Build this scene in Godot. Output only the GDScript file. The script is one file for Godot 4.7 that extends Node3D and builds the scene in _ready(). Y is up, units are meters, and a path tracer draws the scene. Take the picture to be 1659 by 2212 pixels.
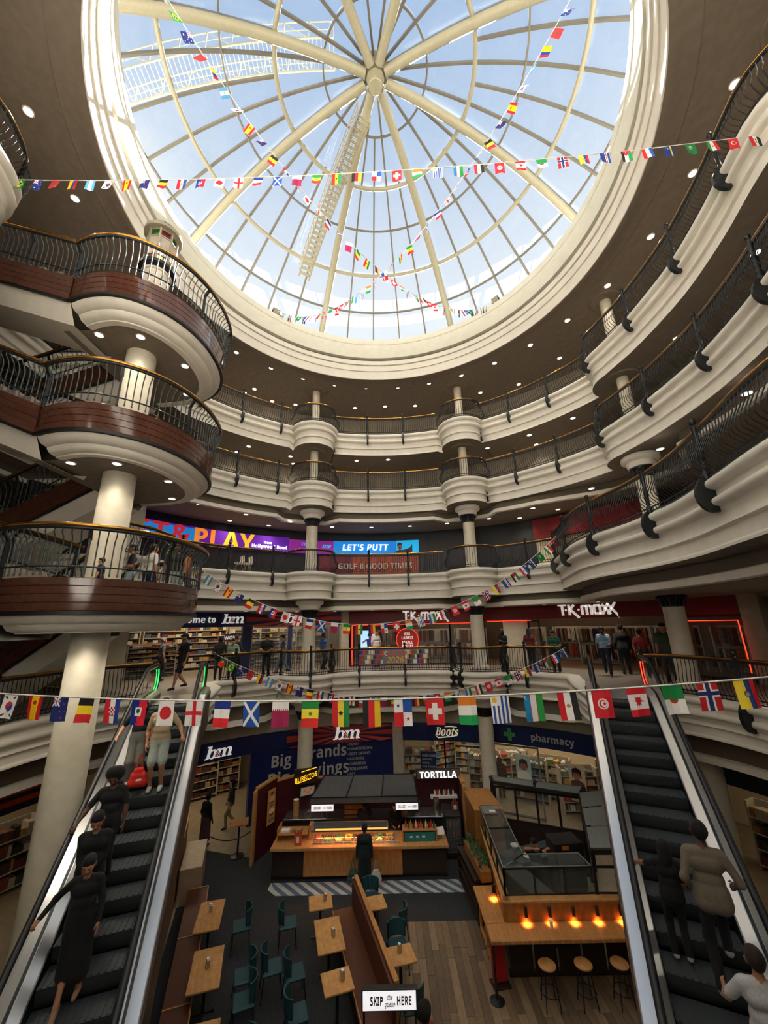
extends Node3D

# ---------------------------------------------------------------- mesh builder
class MB:
	var v := PackedVector3Array()
	var n := PackedVector3Array()
	var u := PackedVector2Array()
	var ix := PackedInt32Array()
	var use_uv := false
	func quad(a: Vector3, b: Vector3, c: Vector3, d: Vector3, ua := Vector2(0, 1), ub := Vector2(1, 1), uc := Vector2(1, 0), ud := Vector2(0, 0)) -> void:
		var nn := (b - a).cross(c - a)
		if nn.length_squared() < 1e-16:
			nn = (c - a).cross(d - a)
		nn = nn.normalized()
		var s := v.size()
		v.append_array([a, b, c, d])
		n.append_array([nn, nn, nn, nn])
		u.append_array([ua, ub, uc, ud])
		ix.append_array([s, s + 2, s + 1, s, s + 3, s + 2])
	func tri(a: Vector3, b: Vector3, c: Vector3) -> void:
		var nn := (b - a).cross(c - a).normalized()
		var s := v.size()
		v.append_array([a, b, c])
		n.append_array([nn, nn, nn])
		u.append_array([Vector2(), Vector2(), Vector2()])
		ix.append_array([s, s + 2, s + 1])
	# box with chamfered edges; t places it
	func box(size: Vector3, t := Transform3D(), b := 0.0) -> void:
		var h := size * 0.5
		if b <= 0.0:
			var p := []
			for i in 8:
				p.append(t * Vector3(h.x if i & 1 else -h.x, h.y if i & 2 else -h.y, h.z if i & 4 else -h.z))
			quad(p[4], p[5], p[7], p[6])
			quad(p[1], p[0], p[2], p[3])
			quad(p[5], p[1], p[3], p[7])
			quad(p[0], p[4], p[6], p[2])
			quad(p[6], p[7], p[3], p[2])
			quad(p[0], p[1], p[5], p[4])
			return
		b = minf(b, minf(h.x, minf(h.y, h.z)) * 0.9)
		var q := []
		for i in 8:
			var s := Vector3(1 if i & 1 else -1, 1 if i & 2 else -1, 1 if i & 4 else -1)
			q.append([t * (s * (h - Vector3(0, b, b))), t * (s * (h - Vector3(b, 0, b))), t * (s * (h - Vector3(b, b, 0)))])
		quad(q[4][2], q[5][2], q[7][2], q[6][2])
		quad(q[1][2], q[0][2], q[2][2], q[3][2])
		quad(q[5][0], q[1][0], q[3][0], q[7][0])
		quad(q[0][0], q[4][0], q[6][0], q[2][0])
		quad(q[6][1], q[7][1], q[3][1], q[2][1])
		quad(q[0][1], q[1][1], q[5][1], q[4][1])
		for e in [[4, 5, 2, 1], [7, 6, 2, 1], [1, 0, 2, 1], [2, 3, 2, 1], [5, 7, 0, 2], [3, 1, 0, 2], [6, 4, 0, 2], [0, 2, 0, 2]]:
			var i: int = e[0]
			var j: int = e[1]
			var f: int = e[2]
			var g: int = e[3]
			if f == 0:
				f = 2
				g = 0
			quad(q[i][f], q[i][g], q[j][g], q[j][f])
		for e in [[5, 1], [7, 3], [6, 2], [4, 0]]:
			var i: int = e[0]
			var j: int = e[1]
			quad(q[i][0], q[i][1], q[j][1], q[j][0])
		for i in 8:
			tri(q[i][0], q[i][1], q[i][2])
	func at(size: Vector3, p: Vector3, b := 0.0, yaw := 0.0) -> void:
		box(size, Transform3D(Basis(Vector3.UP, yaw), p), b)
	# box between two points with a square section
	func bar(a: Vector3, c: Vector3, w: float, h: float, up := Vector3.UP) -> void:
		var z := (c - a)
		var l := z.length()
		if l < 1e-5:
			return
		z /= l
		var x := up.cross(z)
		if x.length() < 1e-3:
			x = Vector3.RIGHT.cross(z)
		x = x.normalized()
		box(Vector3(w, h, l), Transform3D(Basis(x, z.cross(x), z), (a + c) * 0.5))
	# tube along points, radius constant or per point, smooth
	func tube(pts: Array, r: Variant, k := 8, caps := true) -> void:
		var m := pts.size()
		var s := v.size()
		var px := Vector3.ZERO
		for i in m:
			var t: Vector3 = pts[mini(i + 1, m - 1)] - pts[maxi(i - 1, 0)]
			t = t.normalized()
			if i == 0:
				px = t.cross(Vector3.UP)
				if px.length() < 1e-3:
					px = t.cross(Vector3.RIGHT)
			px = (px - t * px.dot(t)).normalized()
			var py := t.cross(px)
			var rr: float = r if r is float else r[i]
			for j in k + 1:
				var a := TAU * j / k
				var d := px * cos(a) + py * sin(a)
				v.append(pts[i] + d * rr)
				n.append(d)
				u.append(Vector2(float(j) / k, float(i) / maxf(1, m - 1)))
		for i in m - 1:
			for j in k:
				var a := s + i * (k + 1) + j
				ix.append_array([a, a + k + 2, a + 1, a, a + k + 1, a + k + 2])
		if caps:
			for e in [0, m - 1]:
				var c := v.size()
				var t: Vector3 = (pts[0] - pts[1]) if e == 0 else (pts[m - 1] - pts[m - 2])
				t = t.normalized()
				v.append(pts[e])
				n.append(t)
				u.append(Vector2())
				for j in k + 1:
					v.append(v[s + e * (k + 1) + j])
					n.append(t)
					u.append(Vector2())
				for j in k:
					if e == 0:
						ix.append_array([c, c + 1 + j, c + 2 + j])
					else:
						ix.append_array([c, c + 2 + j, c + 1 + j])
	# profile of (radius, height) turned about the y axis through p; sharp corners above ~35 degrees
	func lathe(prof: Array, p := Vector3.ZERO, k := 24, a0 := 0.0, a1 := TAU, tr := Transform3D()) -> void:
		var path := PackedVector2Array()
		for j in k + 1:
			var a := a0 + (a1 - a0) * j / k
			path.append(Vector2(sin(a), -cos(a)))
		for i in prof.size() - 1:
			var a: Vector2 = prof[i]
			var b: Vector2 = prof[i + 1]
			var na := seg_n(prof, i, true)
			var nb := seg_n(prof, i, false)
			var s := v.size()
			for j in k + 1:
				var d := path[j]
				v.append(tr * (p + Vector3(d.x * a.x, a.y, d.y * a.x)))
				v.append(tr * (p + Vector3(d.x * b.x, b.y, d.y * b.x)))
				n.append(tr.basis * Vector3(d.x * na.x, na.y, d.y * na.x))
				n.append(tr.basis * Vector3(d.x * nb.x, nb.y, d.y * nb.x))
				u.append(Vector2(float(j) / k, a.y))
				u.append(Vector2(float(j) / k, b.y))
			for j in k:
				var q := s + j * 2
				ix.append_array([q, q + 2, q + 1, q + 1, q + 2, q + 3])
	static func seg_n(prof: Array, i: int, first: bool) -> Vector2:
		var d: Vector2 = (prof[i + 1] - prof[i]).normalized()
		var e := d
		if first and i > 0:
			e = (prof[i] - prof[i - 1]).normalized()
		elif not first and i < prof.size() - 2:
			e = (prof[i + 2] - prof[i + 1]).normalized()
		if e.dot(d) > 0.75:
			d = (d + e).normalized()
		return Vector2(d.y, -d.x)
	# profile of (out, height) swept along a plan path (x, z); out points to the path's right-hand normal (-tz, tx)
	func sweep(prof: Array, path: PackedVector2Array, closed := false) -> void:
		var m := path.size()
		var nr := plan_normals(path, closed)
		for i in prof.size() - 1:
			var a: Vector2 = prof[i]
			var b: Vector2 = prof[i + 1]
			var na := seg_n(prof, i, true)
			var nb := seg_n(prof, i, false)
			var s := v.size()
			var c := m + 1 if closed else m
			for j in c:
				var w := path[j % m]
				var d := nr[j % m]
				var dn := d.normalized()
				v.append(Vector3(w.x + d.x * a.x, a.y, w.y + d.y * a.x))
				v.append(Vector3(w.x + d.x * b.x, b.y, w.y + d.y * b.x))
				n.append(Vector3(-dn.x * na.x, -na.y, -dn.y * na.x))
				n.append(Vector3(-dn.x * nb.x, -nb.y, -dn.y * nb.x))
				u.append(Vector2())
				u.append(Vector2())
			for j in c - 1:
				var q := s + j * 2
				ix.append_array([q, q + 2, q + 1, q + 1, q + 2, q + 3])
	static func plan_normals(path: PackedVector2Array, closed := false) -> PackedVector2Array:
		var m := path.size()
		var o := PackedVector2Array()
		for j in m:
			var p := path[(j - 1 + m) % m] if closed or j > 0 else path[j]
			var q := path[(j + 1) % m] if closed or j < m - 1 else path[j]
			var t1 := (path[j] - p).normalized()
			var t2 := (q - path[j]).normalized()
			if t1 == Vector2.ZERO:
				t1 = t2
			if t2 == Vector2.ZERO:
				t2 = t1
			var t := (t1 + t2).normalized()
			var d := Vector2(-t.y, t.x)
			o.append(d / maxf(0.45, t.dot(t1)))
		return o
	# flat polygon in plan at height y
	func plan_poly(poly: PackedVector2Array, y: float, up := true) -> void:
		var tr := Geometry2D.triangulate_polygon(poly)
		var s := v.size()
		for p in poly:
			v.append(Vector3(p.x, y, p.y))
			n.append(Vector3.UP if up else Vector3.DOWN)
			u.append(p)
		for t in range(0, tr.size(), 3):
			tri_ix(s + tr[t], s + tr[t + 1], s + tr[t + 2])
	# a triangle wound to suit the normal of its first corner
	func tri_ix(a: int, b: int, c: int) -> void:
		if (v[b] - v[a]).cross(v[c] - v[a]).dot(n[a]) > 0:
			ix.append_array([a, c, b])
		else:
			ix.append_array([a, b, c])
	# outline (x, y) pushed along z by depth, centred, under t
	func prism(poly: PackedVector2Array, depth: float, t := Transform3D()) -> void:
		var tr := Geometry2D.triangulate_polygon(poly)
		for side in [1, -1]:
			var s := v.size()
			for p in poly:
				v.append(t * Vector3(p.x, p.y, side * depth * 0.5))
				n.append((t.basis * Vector3(0, 0, side)).normalized())
				u.append(p)
			for q in range(0, tr.size(), 3):
				tri_ix(s + tr[q], s + tr[q + 1], s + tr[q + 2])
		var m := poly.size()
		var cw := Geometry2D.is_polygon_clockwise(poly)
		for i in m:
			var a := poly[i]
			var b := poly[(i + 1) % m]
			var h := depth * 0.5
			if not cw:
				quad(t * Vector3(a.x, a.y, h), t * Vector3(a.x, a.y, -h), t * Vector3(b.x, b.y, -h), t * Vector3(b.x, b.y, h))
			else:
				quad(t * Vector3(a.x, a.y, -h), t * Vector3(a.x, a.y, h), t * Vector3(b.x, b.y, h), t * Vector3(b.x, b.y, -h))
	func mesh(mat: Material) -> ArrayMesh:
		var m := ArrayMesh.new()
		add_to(m, mat)
		return m
	func add_to(m: ArrayMesh, mat: Material) -> void:
		if ix.is_empty():
			return
		var a := []
		a.resize(Mesh.ARRAY_MAX)
		a[Mesh.ARRAY_VERTEX] = v
		a[Mesh.ARRAY_NORMAL] = n
		a[Mesh.ARRAY_TEX_UV] = u
		a[Mesh.ARRAY_INDEX] = ix
		m.add_surface_from_arrays(Mesh.PRIMITIVE_TRIANGLES, a)
		m.surface_set_material(m.get_surface_count() - 1, mat)

# ---------------------------------------------------------------- naming
var used := {}
func numbered(called: String) -> String:
	var k: int = used.get(called, 0)
	used[called] = k + 1
	return called if k == 0 else "%s_%03d" % [called, k]
func put(called: String, m: Mesh, parent: Node = self) -> MeshInstance3D:
	var o := MeshInstance3D.new()
	o.name = numbered(called) if parent == self else called
	o.mesh = m
	parent.add_child(o, true)
	return o
func obj(called: String, b: MB, mat: Material, parent: Node = self) -> MeshInstance3D:
	return put(called, b.mesh(mat), parent)
func tag(o: Node, label: String, category := "", group := "", kind := "") -> Node:
	if label: o.set_meta("label", label)
	if category: o.set_meta("category", category)
	if group: o.set_meta("group", group)
	if kind: o.set_meta("kind", kind)
	return o
func thing(called: String, label: String, category: String, at := Vector3.ZERO, yaw := 0.0, group := "") -> Node3D:
	var o := Node3D.new()
	o.name = numbered(called)
	add_child(o)
	o.position = at
	o.rotation.y = yaw
	tag(o, label, category, group)
	return o
func struct(called: String, b: MB, mat: Material, label := "") -> MeshInstance3D:
	var o := obj(called, b, mat)
	tag(o, label, "", "", "structure")
	return o
func stuff(o: Node) -> Node:
	o.set_meta("kind", "stuff")
	return o
func dup(root: Node3D, at: Vector3, yaw: float, label := "") -> Node3D:
	var r: Node3D = root.duplicate()
	var base := String(root.name)
	var k := base.rfind("_")
	if k > 0 and base.substr(k + 1).is_valid_int():
		base = base.substr(0, k)
	r.name = numbered(base)
	add_child(r)
	r.position = at
	r.rotation.y = yaw
	if label: r.set_meta("label", label)
	return r

# ---------------------------------------------------------------- materials
var M := {}
func lin(hex: String) -> Color:
	return Color(hex)
func mat(key: String, hex: String, rough := 0.6, metal := 0.0, grain := 0.0, scale := 1.0, bump := 0.0) -> StandardMaterial3D:
	var m := StandardMaterial3D.new()
	m.resource_name = key
	m.albedo_color = Color(hex)
	m.roughness = rough
	m.metallic = metal
	m.cull_mode = BaseMaterial3D.CULL_DISABLED
	if grain > 0.0:
		m.albedo_texture = noise_tex(grain, 0.02, 5)
		m.uv1_triplanar = true
		m.uv1_world_triplanar = true
		m.uv1_scale = Vector3.ONE * scale
	if bump > 0.0:
		m.normal_enabled = true
		m.normal_texture = bump_tex()
		m.normal_scale = bump
		m.uv1_triplanar = true
		m.uv1_world_triplanar = true
		m.uv1_scale = Vector3.ONE * scale
	M[key] = m
	return m
var ntex := {}
func noise_tex(depth: float, freq: float, oct: int) -> Texture2D:
	var key := "%.2f %.3f %d" % [depth, freq, oct]
	if ntex.has(key):
		return ntex[key]
	var f := FastNoiseLite.new()
	f.seed = 7
	f.frequency = freq
	f.fractal_octaves = oct
	var im := f.get_seamless_image(256, 256)
	im.convert(Image.FORMAT_RGB8)
	for y in 256:
		for x in 256:
			var g := 1.0 - depth * (1.0 - im.get_pixel(x, y).r)
			im.set_pixel(x, y, Color(g, g, g))
	ntex[key] = ImageTexture.create_from_image(im)
	return ntex[key]
func bump_tex() -> Texture2D:
	if not ntex.has("bump"):
		var f := FastNoiseLite.new()
		f.seed = 3
		f.frequency = 0.06
		f.fractal_octaves = 3
		var im := f.get_seamless_image(256, 256)
		im.bump_map_to_normal_map(2.0)
		ntex["bump"] = ImageTexture.create_from_image(im)
	return ntex["bump"]
func glow(key: String, hex: String, energy: float) -> StandardMaterial3D:
	var m := StandardMaterial3D.new()
	m.resource_name = key
	m.albedo_color = Color(hex)
	m.emission_enabled = true
	m.emission = Color(hex)
	m.emission_energy_multiplier = energy
	m.cull_mode = BaseMaterial3D.CULL_DISABLED
	M[key] = m
	return m
func glass(key: String, hex: String, alpha: float, rough := 0.03) -> StandardMaterial3D:
	var m := StandardMaterial3D.new()
	m.resource_name = key
	m.transparency = BaseMaterial3D.TRANSPARENCY_ALPHA
	var c := Color(hex)
	c.a = alpha
	m.albedo_color = c
	m.roughness = rough
	m.cull_mode = BaseMaterial3D.CULL_DISABLED
	M[key] = m
	return m
func wood(key: String, a: String, b: String, rough: float, size: Vector3, seed_ := 1) -> StandardMaterial3D:
	var m := StandardMaterial3D.new()
	m.resource_name = key
	var f := FastNoiseLite.new()
	f.seed = seed_
	f.frequency = 0.012
	f.fractal_octaves = 4
	f.domain_warp_enabled = true
	f.domain_warp_amplitude = 12.0
	var im := f.get_seamless_image(256, 256)
	im.convert(Image.FORMAT_RGB8)
	var out := Image.create(256, 256, false, Image.FORMAT_RGB8)
	for y in 256:
		for x in 256:
			var g := im.get_pixel(x * 5 % 256, y).r * 0.7 + 0.3 * im.get_pixel(x, (y * 3) % 256).r
			out.set_pixel(x, y, Color(a).lerp(Color(b), clampf((g - 0.25) * 2.0, 0, 1)))
	m.albedo_texture = ImageTexture.create_from_image(out)
	m.roughness = rough
	m.uv1_triplanar = true
	m.uv1_world_triplanar = false
	m.uv1_scale = size
	m.cull_mode = BaseMaterial3D.CULL_DISABLED
	M[key] = m
	return m

# ---------------------------------------------------------------- plan curves
const C0 := Vector2(0.1, -9.1)
func spline(ctrl: Array, step := 0.25) -> PackedVector2Array:
	var o := PackedVector2Array()
	var m := ctrl.size()
	for i in m - 1:
		var p0: Vector2 = ctrl[maxi(i - 1, 0)]
		var p1: Vector2 = ctrl[i]
		var p2: Vector2 = ctrl[i + 1]
		var p3: Vector2 = ctrl[mini(i + 2, m - 1)]
		var k := maxi(1, int(p1.distance_to(p2) / step))
		for j in k:
			o.append(p1.cubic_interpolate(p2, p0, p3, float(j) / k))
	o.append(ctrl[m - 1])
	return o
func arc(c: Vector2, r: float, d0: float, d1: float, step := 4.0) -> PackedVector2Array:
	var o := PackedVector2Array()
	var k := maxi(1, int(ceil(absf(d1 - d0) / step)))
	for j in k + 1:
		var a := deg_to_rad(d0 + (d1 - d0) * j / k)
		o.append(c + Vector2(sin(a), -cos(a)) * r)
	return o
func offs(path: PackedVector2Array, d: float, closed := false) -> PackedVector2Array:
	var nr := MB.plan_normals(path, closed)
	var o := PackedVector2Array()
	for i in path.size():
		o.append(path[i] + nr[i] * d)
	return o
func join(parts: Array) -> PackedVector2Array:
	var o := PackedVector2Array()
	for p in parts:
		for q in p:
			if o.is_empty() or o[o.size() - 1].distance_to(q) > 0.01:
				o.append(q)
	return o
func path_len(p: PackedVector2Array) -> float:
	var s := 0.0
	for i in p.size() - 1:
		s += p[i].distance_to(p[i + 1])
	return s
# evenly spaced [point, tangent] along a path
func walk(p: PackedVector2Array, gap: float, start := 0.0) -> Array:
	var o := []
	var want := start
	var s := 0.0
	for i in p.size() - 1:
		var l := p[i].distance_to(p[i + 1])
		while want <= s + l + 1e-6 and l > 0:
			var f := (want - s) / l
			o.append([p[i].lerp(p[i + 1], f), (p[i + 1] - p[i]).normalized()])
			want += gap
		s += l
	return o
func v3(p: Vector2, y: float) -> Vector3:
	return Vector3(p.x, y, p.y)

# ---------------------------------------------------------------- scene
const G := -0.4
const F1 := 5.4
const F2 := 9.77
const F3 := 14.11
const F4 := 17.31
const ROOF := 19.67
const RAIL := 1.0

func _ready() -> void:
	camera_and_light()
	materials()
	plans()
	roof()
	galleries()
	columns()
	stair_tower()
	walls_and_shops()
	bunting_strings()
	escalators()
	ground_floor()
	people()

func camera_and_light() -> void:
	var cam := Camera3D.new()
	cam.name = "camera"
	cam.fov = rad_to_deg(2.0 * atan(1106.0 / 835.0))
	cam.near = 0.05
	cam.far = 400.0
	cam.transform = Transform3D(Basis(Vector3.RIGHT, deg_to_rad(16.25)) * Basis(Vector3.BACK, deg_to_rad(-1.25)), Vector3(0, 7.4, 0))
	add_child(cam)
	cam.current = true
	var e := Environment.new()
	e.background_mode = Environment.BG_SKY
	e.sky = Sky.new()
	e.sky.sky_material = sky_material()
	e.tonemap_mode = Environment.TONE_MAPPER_LINEAR
	e.tonemap_exposure = 1.3
	e.sdfgi_enabled = true
	e.ssao_enabled = true
	e.ssil_enabled = true
	var we := WorldEnvironment.new()
	we.name = "world"
	we.environment = e
	add_child(we)
	var sun := DirectionalLight3D.new()
	sun.name = "sun"
	sun.light_color = Color("fffaf3")
	sun.light_energy = 17.0
	sun.light_angular_distance = 0.6
	sun.shadow_enabled = true
	add_child(sun)
	# stands ahead of the camera and a little to the right, below the rim of the oculus as seen from here
	var az := deg_to_rad(9.0)
	var el := deg_to_rad(37.0)
	sun.look_at_from_position(Vector3.ZERO, -Vector3(sin(az) * cos(el), sin(el), -cos(az) * cos(el)), Vector3.UP)

# summer sky: blue overhead, whitening towards the horizon, thin clouds
func sky_material() -> PanoramaSkyMaterial:
	var w := 768
	var h := 384
	var im := Image.create(w, h, false, Image.FORMAT_RGBF)
	var f := FastNoiseLite.new()
	f.seed = 12
	f.frequency = 1.7
	f.fractal_octaves = 5
	for y in h:
		var el := PI * (0.5 - (y + 0.5) / h)
		for x in w:
			var az := TAU * (x + 0.5) / w
			var d := Vector3(cos(el) * sin(az), sin(el), cos(el) * cos(az))
			var t := clampf(d.y, 0.0, 1.0)
			var c := Color(0.66, 0.71, 0.77).lerp(Color(0.27, 0.40, 0.62), smoothstep(0.62, 1.0, t))
			var q := d / maxf(0.25, d.y) if d.y > 0 else d * 4.0
			var k := f.get_noise_3d(q.x * 0.55 + 0.9, 0.0, q.z * 0.55 - 0.4)
			k = smoothstep(0.0, 0.5, k) * 0.8
			c = c.lerp(Color(0.76, 0.77, 0.77), k)
			if d.y < 0:
				c = Color(0.35, 0.36, 0.36)
			im.set_pixel(x, y, c)
	var p := PanoramaSkyMaterial.new()
	p.panorama = ImageTexture.create_from_image(im)
	p.energy_multiplier = 1.0
	return p

func materials() -> void:
	mat("cream", "e9e4d8", 0.55, 0.0, 0.06, 0.5)
	mat("cream_column", "ddd6c2", 0.5, 0.0, 0.08, 0.6)
	mat("drum_paint", "dfdccd", 0.6, 0.0, 0.06, 0.4)
	mat("shaded_cream", "85796a", 0.85, 0.0, 0.10, 0.6)  # cream darkened so its colour carries the shade of ceilings and soffits
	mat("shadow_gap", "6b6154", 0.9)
	mat("steel_white", "9a937e", 0.42, 0.0, 0.08, 1.2)
	mat("glazing_bar", "6a655a", 0.45, 0.1)
	mat("glazing_light", "b9b4a2", 0.45, 0.1)
	mat("black_iron", "23272a", 0.38, 0.35)
	mat("grey_iron", "4a5254", 0.3, 0.5)
	mat("brass", "c08a3e", 0.25, 1.0)
	mat("marble", "5e3a2e", 0.12, 0.0, 0.22, 1.2)
	mat("black_line", "0d0c0c", 0.5)
	mat("walkway", "8d8276", 0.5, 0.0, 0.15, 0.7)
	mat("back_wall", "9c9383", 0.7, 0.0, 0.08, 0.5)
	mat("dark_front", "1b1d22", 0.5)
	mat("string", "e8e6de", 0.8)
	glass("dome_glass", "cfe0e8", 0.06)
	glow("lamp_disc", "fff8ee", 6.0)
	glass("lantern_pane", "e8e2d4", 0.45, 0.2)
	glass("lantern_red", "5a0a12", 0.75, 0.1)
	glass("lantern_green", "0a5a1c", 0.75, 0.1)
	glow("lantern_glow", "ffb45a", 8.0)

# ---------------------------------------------------------------- plans of the galleries, left to right round the void
var bays := [Vector2(-3.55, -18.4), Vector2(4.12, -18.3)]
var plan := {}
func bay(c: Vector2, r: float) -> PackedVector2Array:
	# the part of a circle about c that stands out from the main curve into the void
	var dir := (C0 - c).normalized()
	var mid := rad_to_deg(atan2(dir.x, -dir.y))
	return arc(c, r, mid + 97, mid - 97, 8.0)
func plans() -> void:
	var R := 9.92
	var left_notch := PackedVector2Array([Vector2(-9.2, -6.9), Vector2(-12.0, -6.9), Vector2(-12.0, -12.1), Vector2(-8.55, -12.1)])
	var far := join([arc(C0, R, -58, -28.6), bay(bays[0], 1.09), arc(C0, R, -16.4, 16.4), bay(bays[1], 1.09), arc(C0, R, 28.8, 60.0), arc(Vector2(9.3, -12.85), 1.15, -27, -112, 8.0)])
	var lobe := spline([Vector2(8.23, -12.42), Vector2(8.34, -11.8), Vector2(8.46, -11.1), Vector2(8.52, -9.9), Vector2(8.48, -8.6), Vector2(8.2, -7.1), Vector2(7.85, -5.9), Vector2(7.75, -5.2), Vector2(8.0, -4.4), Vector2(8.1, -3.2), Vector2(7.2, -1.6), Vector2(4.6, -0.1), Vector2(0, 0.6)])
	var l_left := spline([Vector2(0, 0.6), Vector2(-4.6, -0.1), Vector2(-7.2, -1.8), Vector2(-8.05, -3.6), Vector2(-7.98, -5.0), Vector2(-8.05, -5.8), Vector2(-8.4, -6.5), Vector2(-9.0, -6.85)])
	var l_up := PackedVector2Array([Vector2(-8.45, -12.1), Vector2(-8.5, -13.4)])
	plan["F4"] = join([l_left, left_notch, l_up, far, lobe])
	plan["F3"] = plan["F4"]
	var lobe2 := spline([Vector2(7.42, -15.72), Vector2(7.12, -15.72), Vector2(6.86, -15.42), Vector2(6.68, -14.8), Vector2(6.5, -14.0), Vector2(6.26, -13.1), Vector2(6.05, -12.0), Vector2(6.08, -10.8), Vector2(6.25, -9.4), Vector2(6.18, -7.8), Vector2(5.75, -6.2), Vector2(5.35, -4.8), Vector2(5.1, -3.0), Vector2(4.2, -1.0), Vector2(2.0, 0.3), Vector2(0, 0.6)])
	var far2 := join([arc(C0, R, -56, -28.6), bay(bays[0], 1.12), arc(C0, R, -16.4, 16.4), bay(bays[1], 1.12), arc(C0, R, 28.8, 47.8)])
	var l_up2 := PackedVector2Array([Vector2(-8.3, -12.1), Vector2(-7.95, -13.0), Vector2(-7.95, -14.0)])
	plan["F2"] = join([l_left, left_notch, l_up2, far2, lobe2])
	var far1 := join([arc(C0, R - 0.1, -44, -28.8), bay(bays[0], 1.15), arc(C0, R - 0.5, -16.0, 16.2), bay(bays[1], 1.15), arc(C0, R - 0.1, 29.0, 43.5)])
	var l1 := spline([Vector2(0, 0.6), Vector2(-4.6, -0.1), Vector2(-7.2, -1.8), Vector2(-8.05, -4.0), Vector2(-8.3, -6.6), Vector2(-8.75, -8.8), Vector2(-8.7, -10.2), Vector2(-8.3, -11.6), Vector2(-7.6, -12.6)])
	var r1 := spline([Vector2(7.75, -12.0), Vector2(8.2, -11.2), Vector2(8.5, -10.0), Vector2(8.5, -8.6), Vector2(8.2, -7.1), Vector2(7.9, -5.4), Vector2(8.0, -3.6), Vector2(7.2, -1.6), Vector2(4.6, -0.1), Vector2(0, 0.6)])
	plan["F1"] = join([l1, PackedVector2Array([Vector2(-7.35, -12.9), Vector2(-5.55, -12.55), Vector2(-6.15, -15.2), Vector2(-6.72, -16.0)]), far1, PackedVector2Array([Vector2(6.95, -16.0), Vector2(6.4, -14.4), Vector2(5.75, -11.7), Vector2(7.4, -12.35)]), r1])
	# edges of the lowered ceilings: set back behind the columns
	for f in ["F3", "F2", "F1"]:
		var p: PackedVector2Array = plan[f]
		var head := PackedVector2Array()
		var tail := PackedVector2Array()
		var lim := {"F3": -57.0, "F2": -55.0, "F1": -42.0}[f] as float
		var set_ := offs(p, -0.78)
		var lim2 := {"F3": 76.0, "F2": 49.0, "F1": 42.0}[f] as float
		for i in p.size():
			var q := set_[i] - C0
			var a := rad_to_deg(atan2(q.x, -q.y))
			if a < lim - 1.5 and i < p.size() / 2:
				head.append(set_[i])
			elif a > lim2 + 1.5 and i > p.size() / 2:
				tail.append(set_[i])
		var mid := PackedVector2Array()
		for q in [[lim, 10.25], [-31.5, 10.25], [-28.5, 10.95], [-16.5, 10.95], [-13.5, 10.2], [13.5, 10.2], [16.5, 10.95], [28.5, 10.95], [31.5, 10.25], [42.0, 10.25], [48.0, 10.5], [57.0, 11.2], [72.0, 11.2]]:
			if q[0] <= lim2 or f == "F3":
				if not mid.is_empty():
					var a0: Vector2 = mid[mid.size() - 1] - C0
					var d0 := rad_to_deg(atan2(a0.x, -a0.y))
					for k in range(1, int((q[0] - d0) / 3.0)):
						var g := k / floorf((q[0] - d0) / 3.0)
						var dd := deg_to_rad(lerpf(d0, q[0], g))
						mid.append(C0 + Vector2(sin(dd), -cos(dd)) * lerpf(a0.length(), q[1], g))
				var d := deg_to_rad(q[0])
				mid.append(C0 + Vector2(sin(d), -cos(d)) * q[1])
		plan["low_" + f] = join([head, mid, tail])
func nth(i: int) -> String:
	return ["first", "second", "third", "fourth", "fifth", "sixth", "seventh", "eighth", "ninth", "tenth", "eleventh", "twelfth", "thirteenth", "fourteenth", "fifteenth", "sixteenth", "seventeenth", "eighteenth", "nineteenth", "twentieth", "twenty-first", "twenty-second", "twenty-third"][i]

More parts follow.
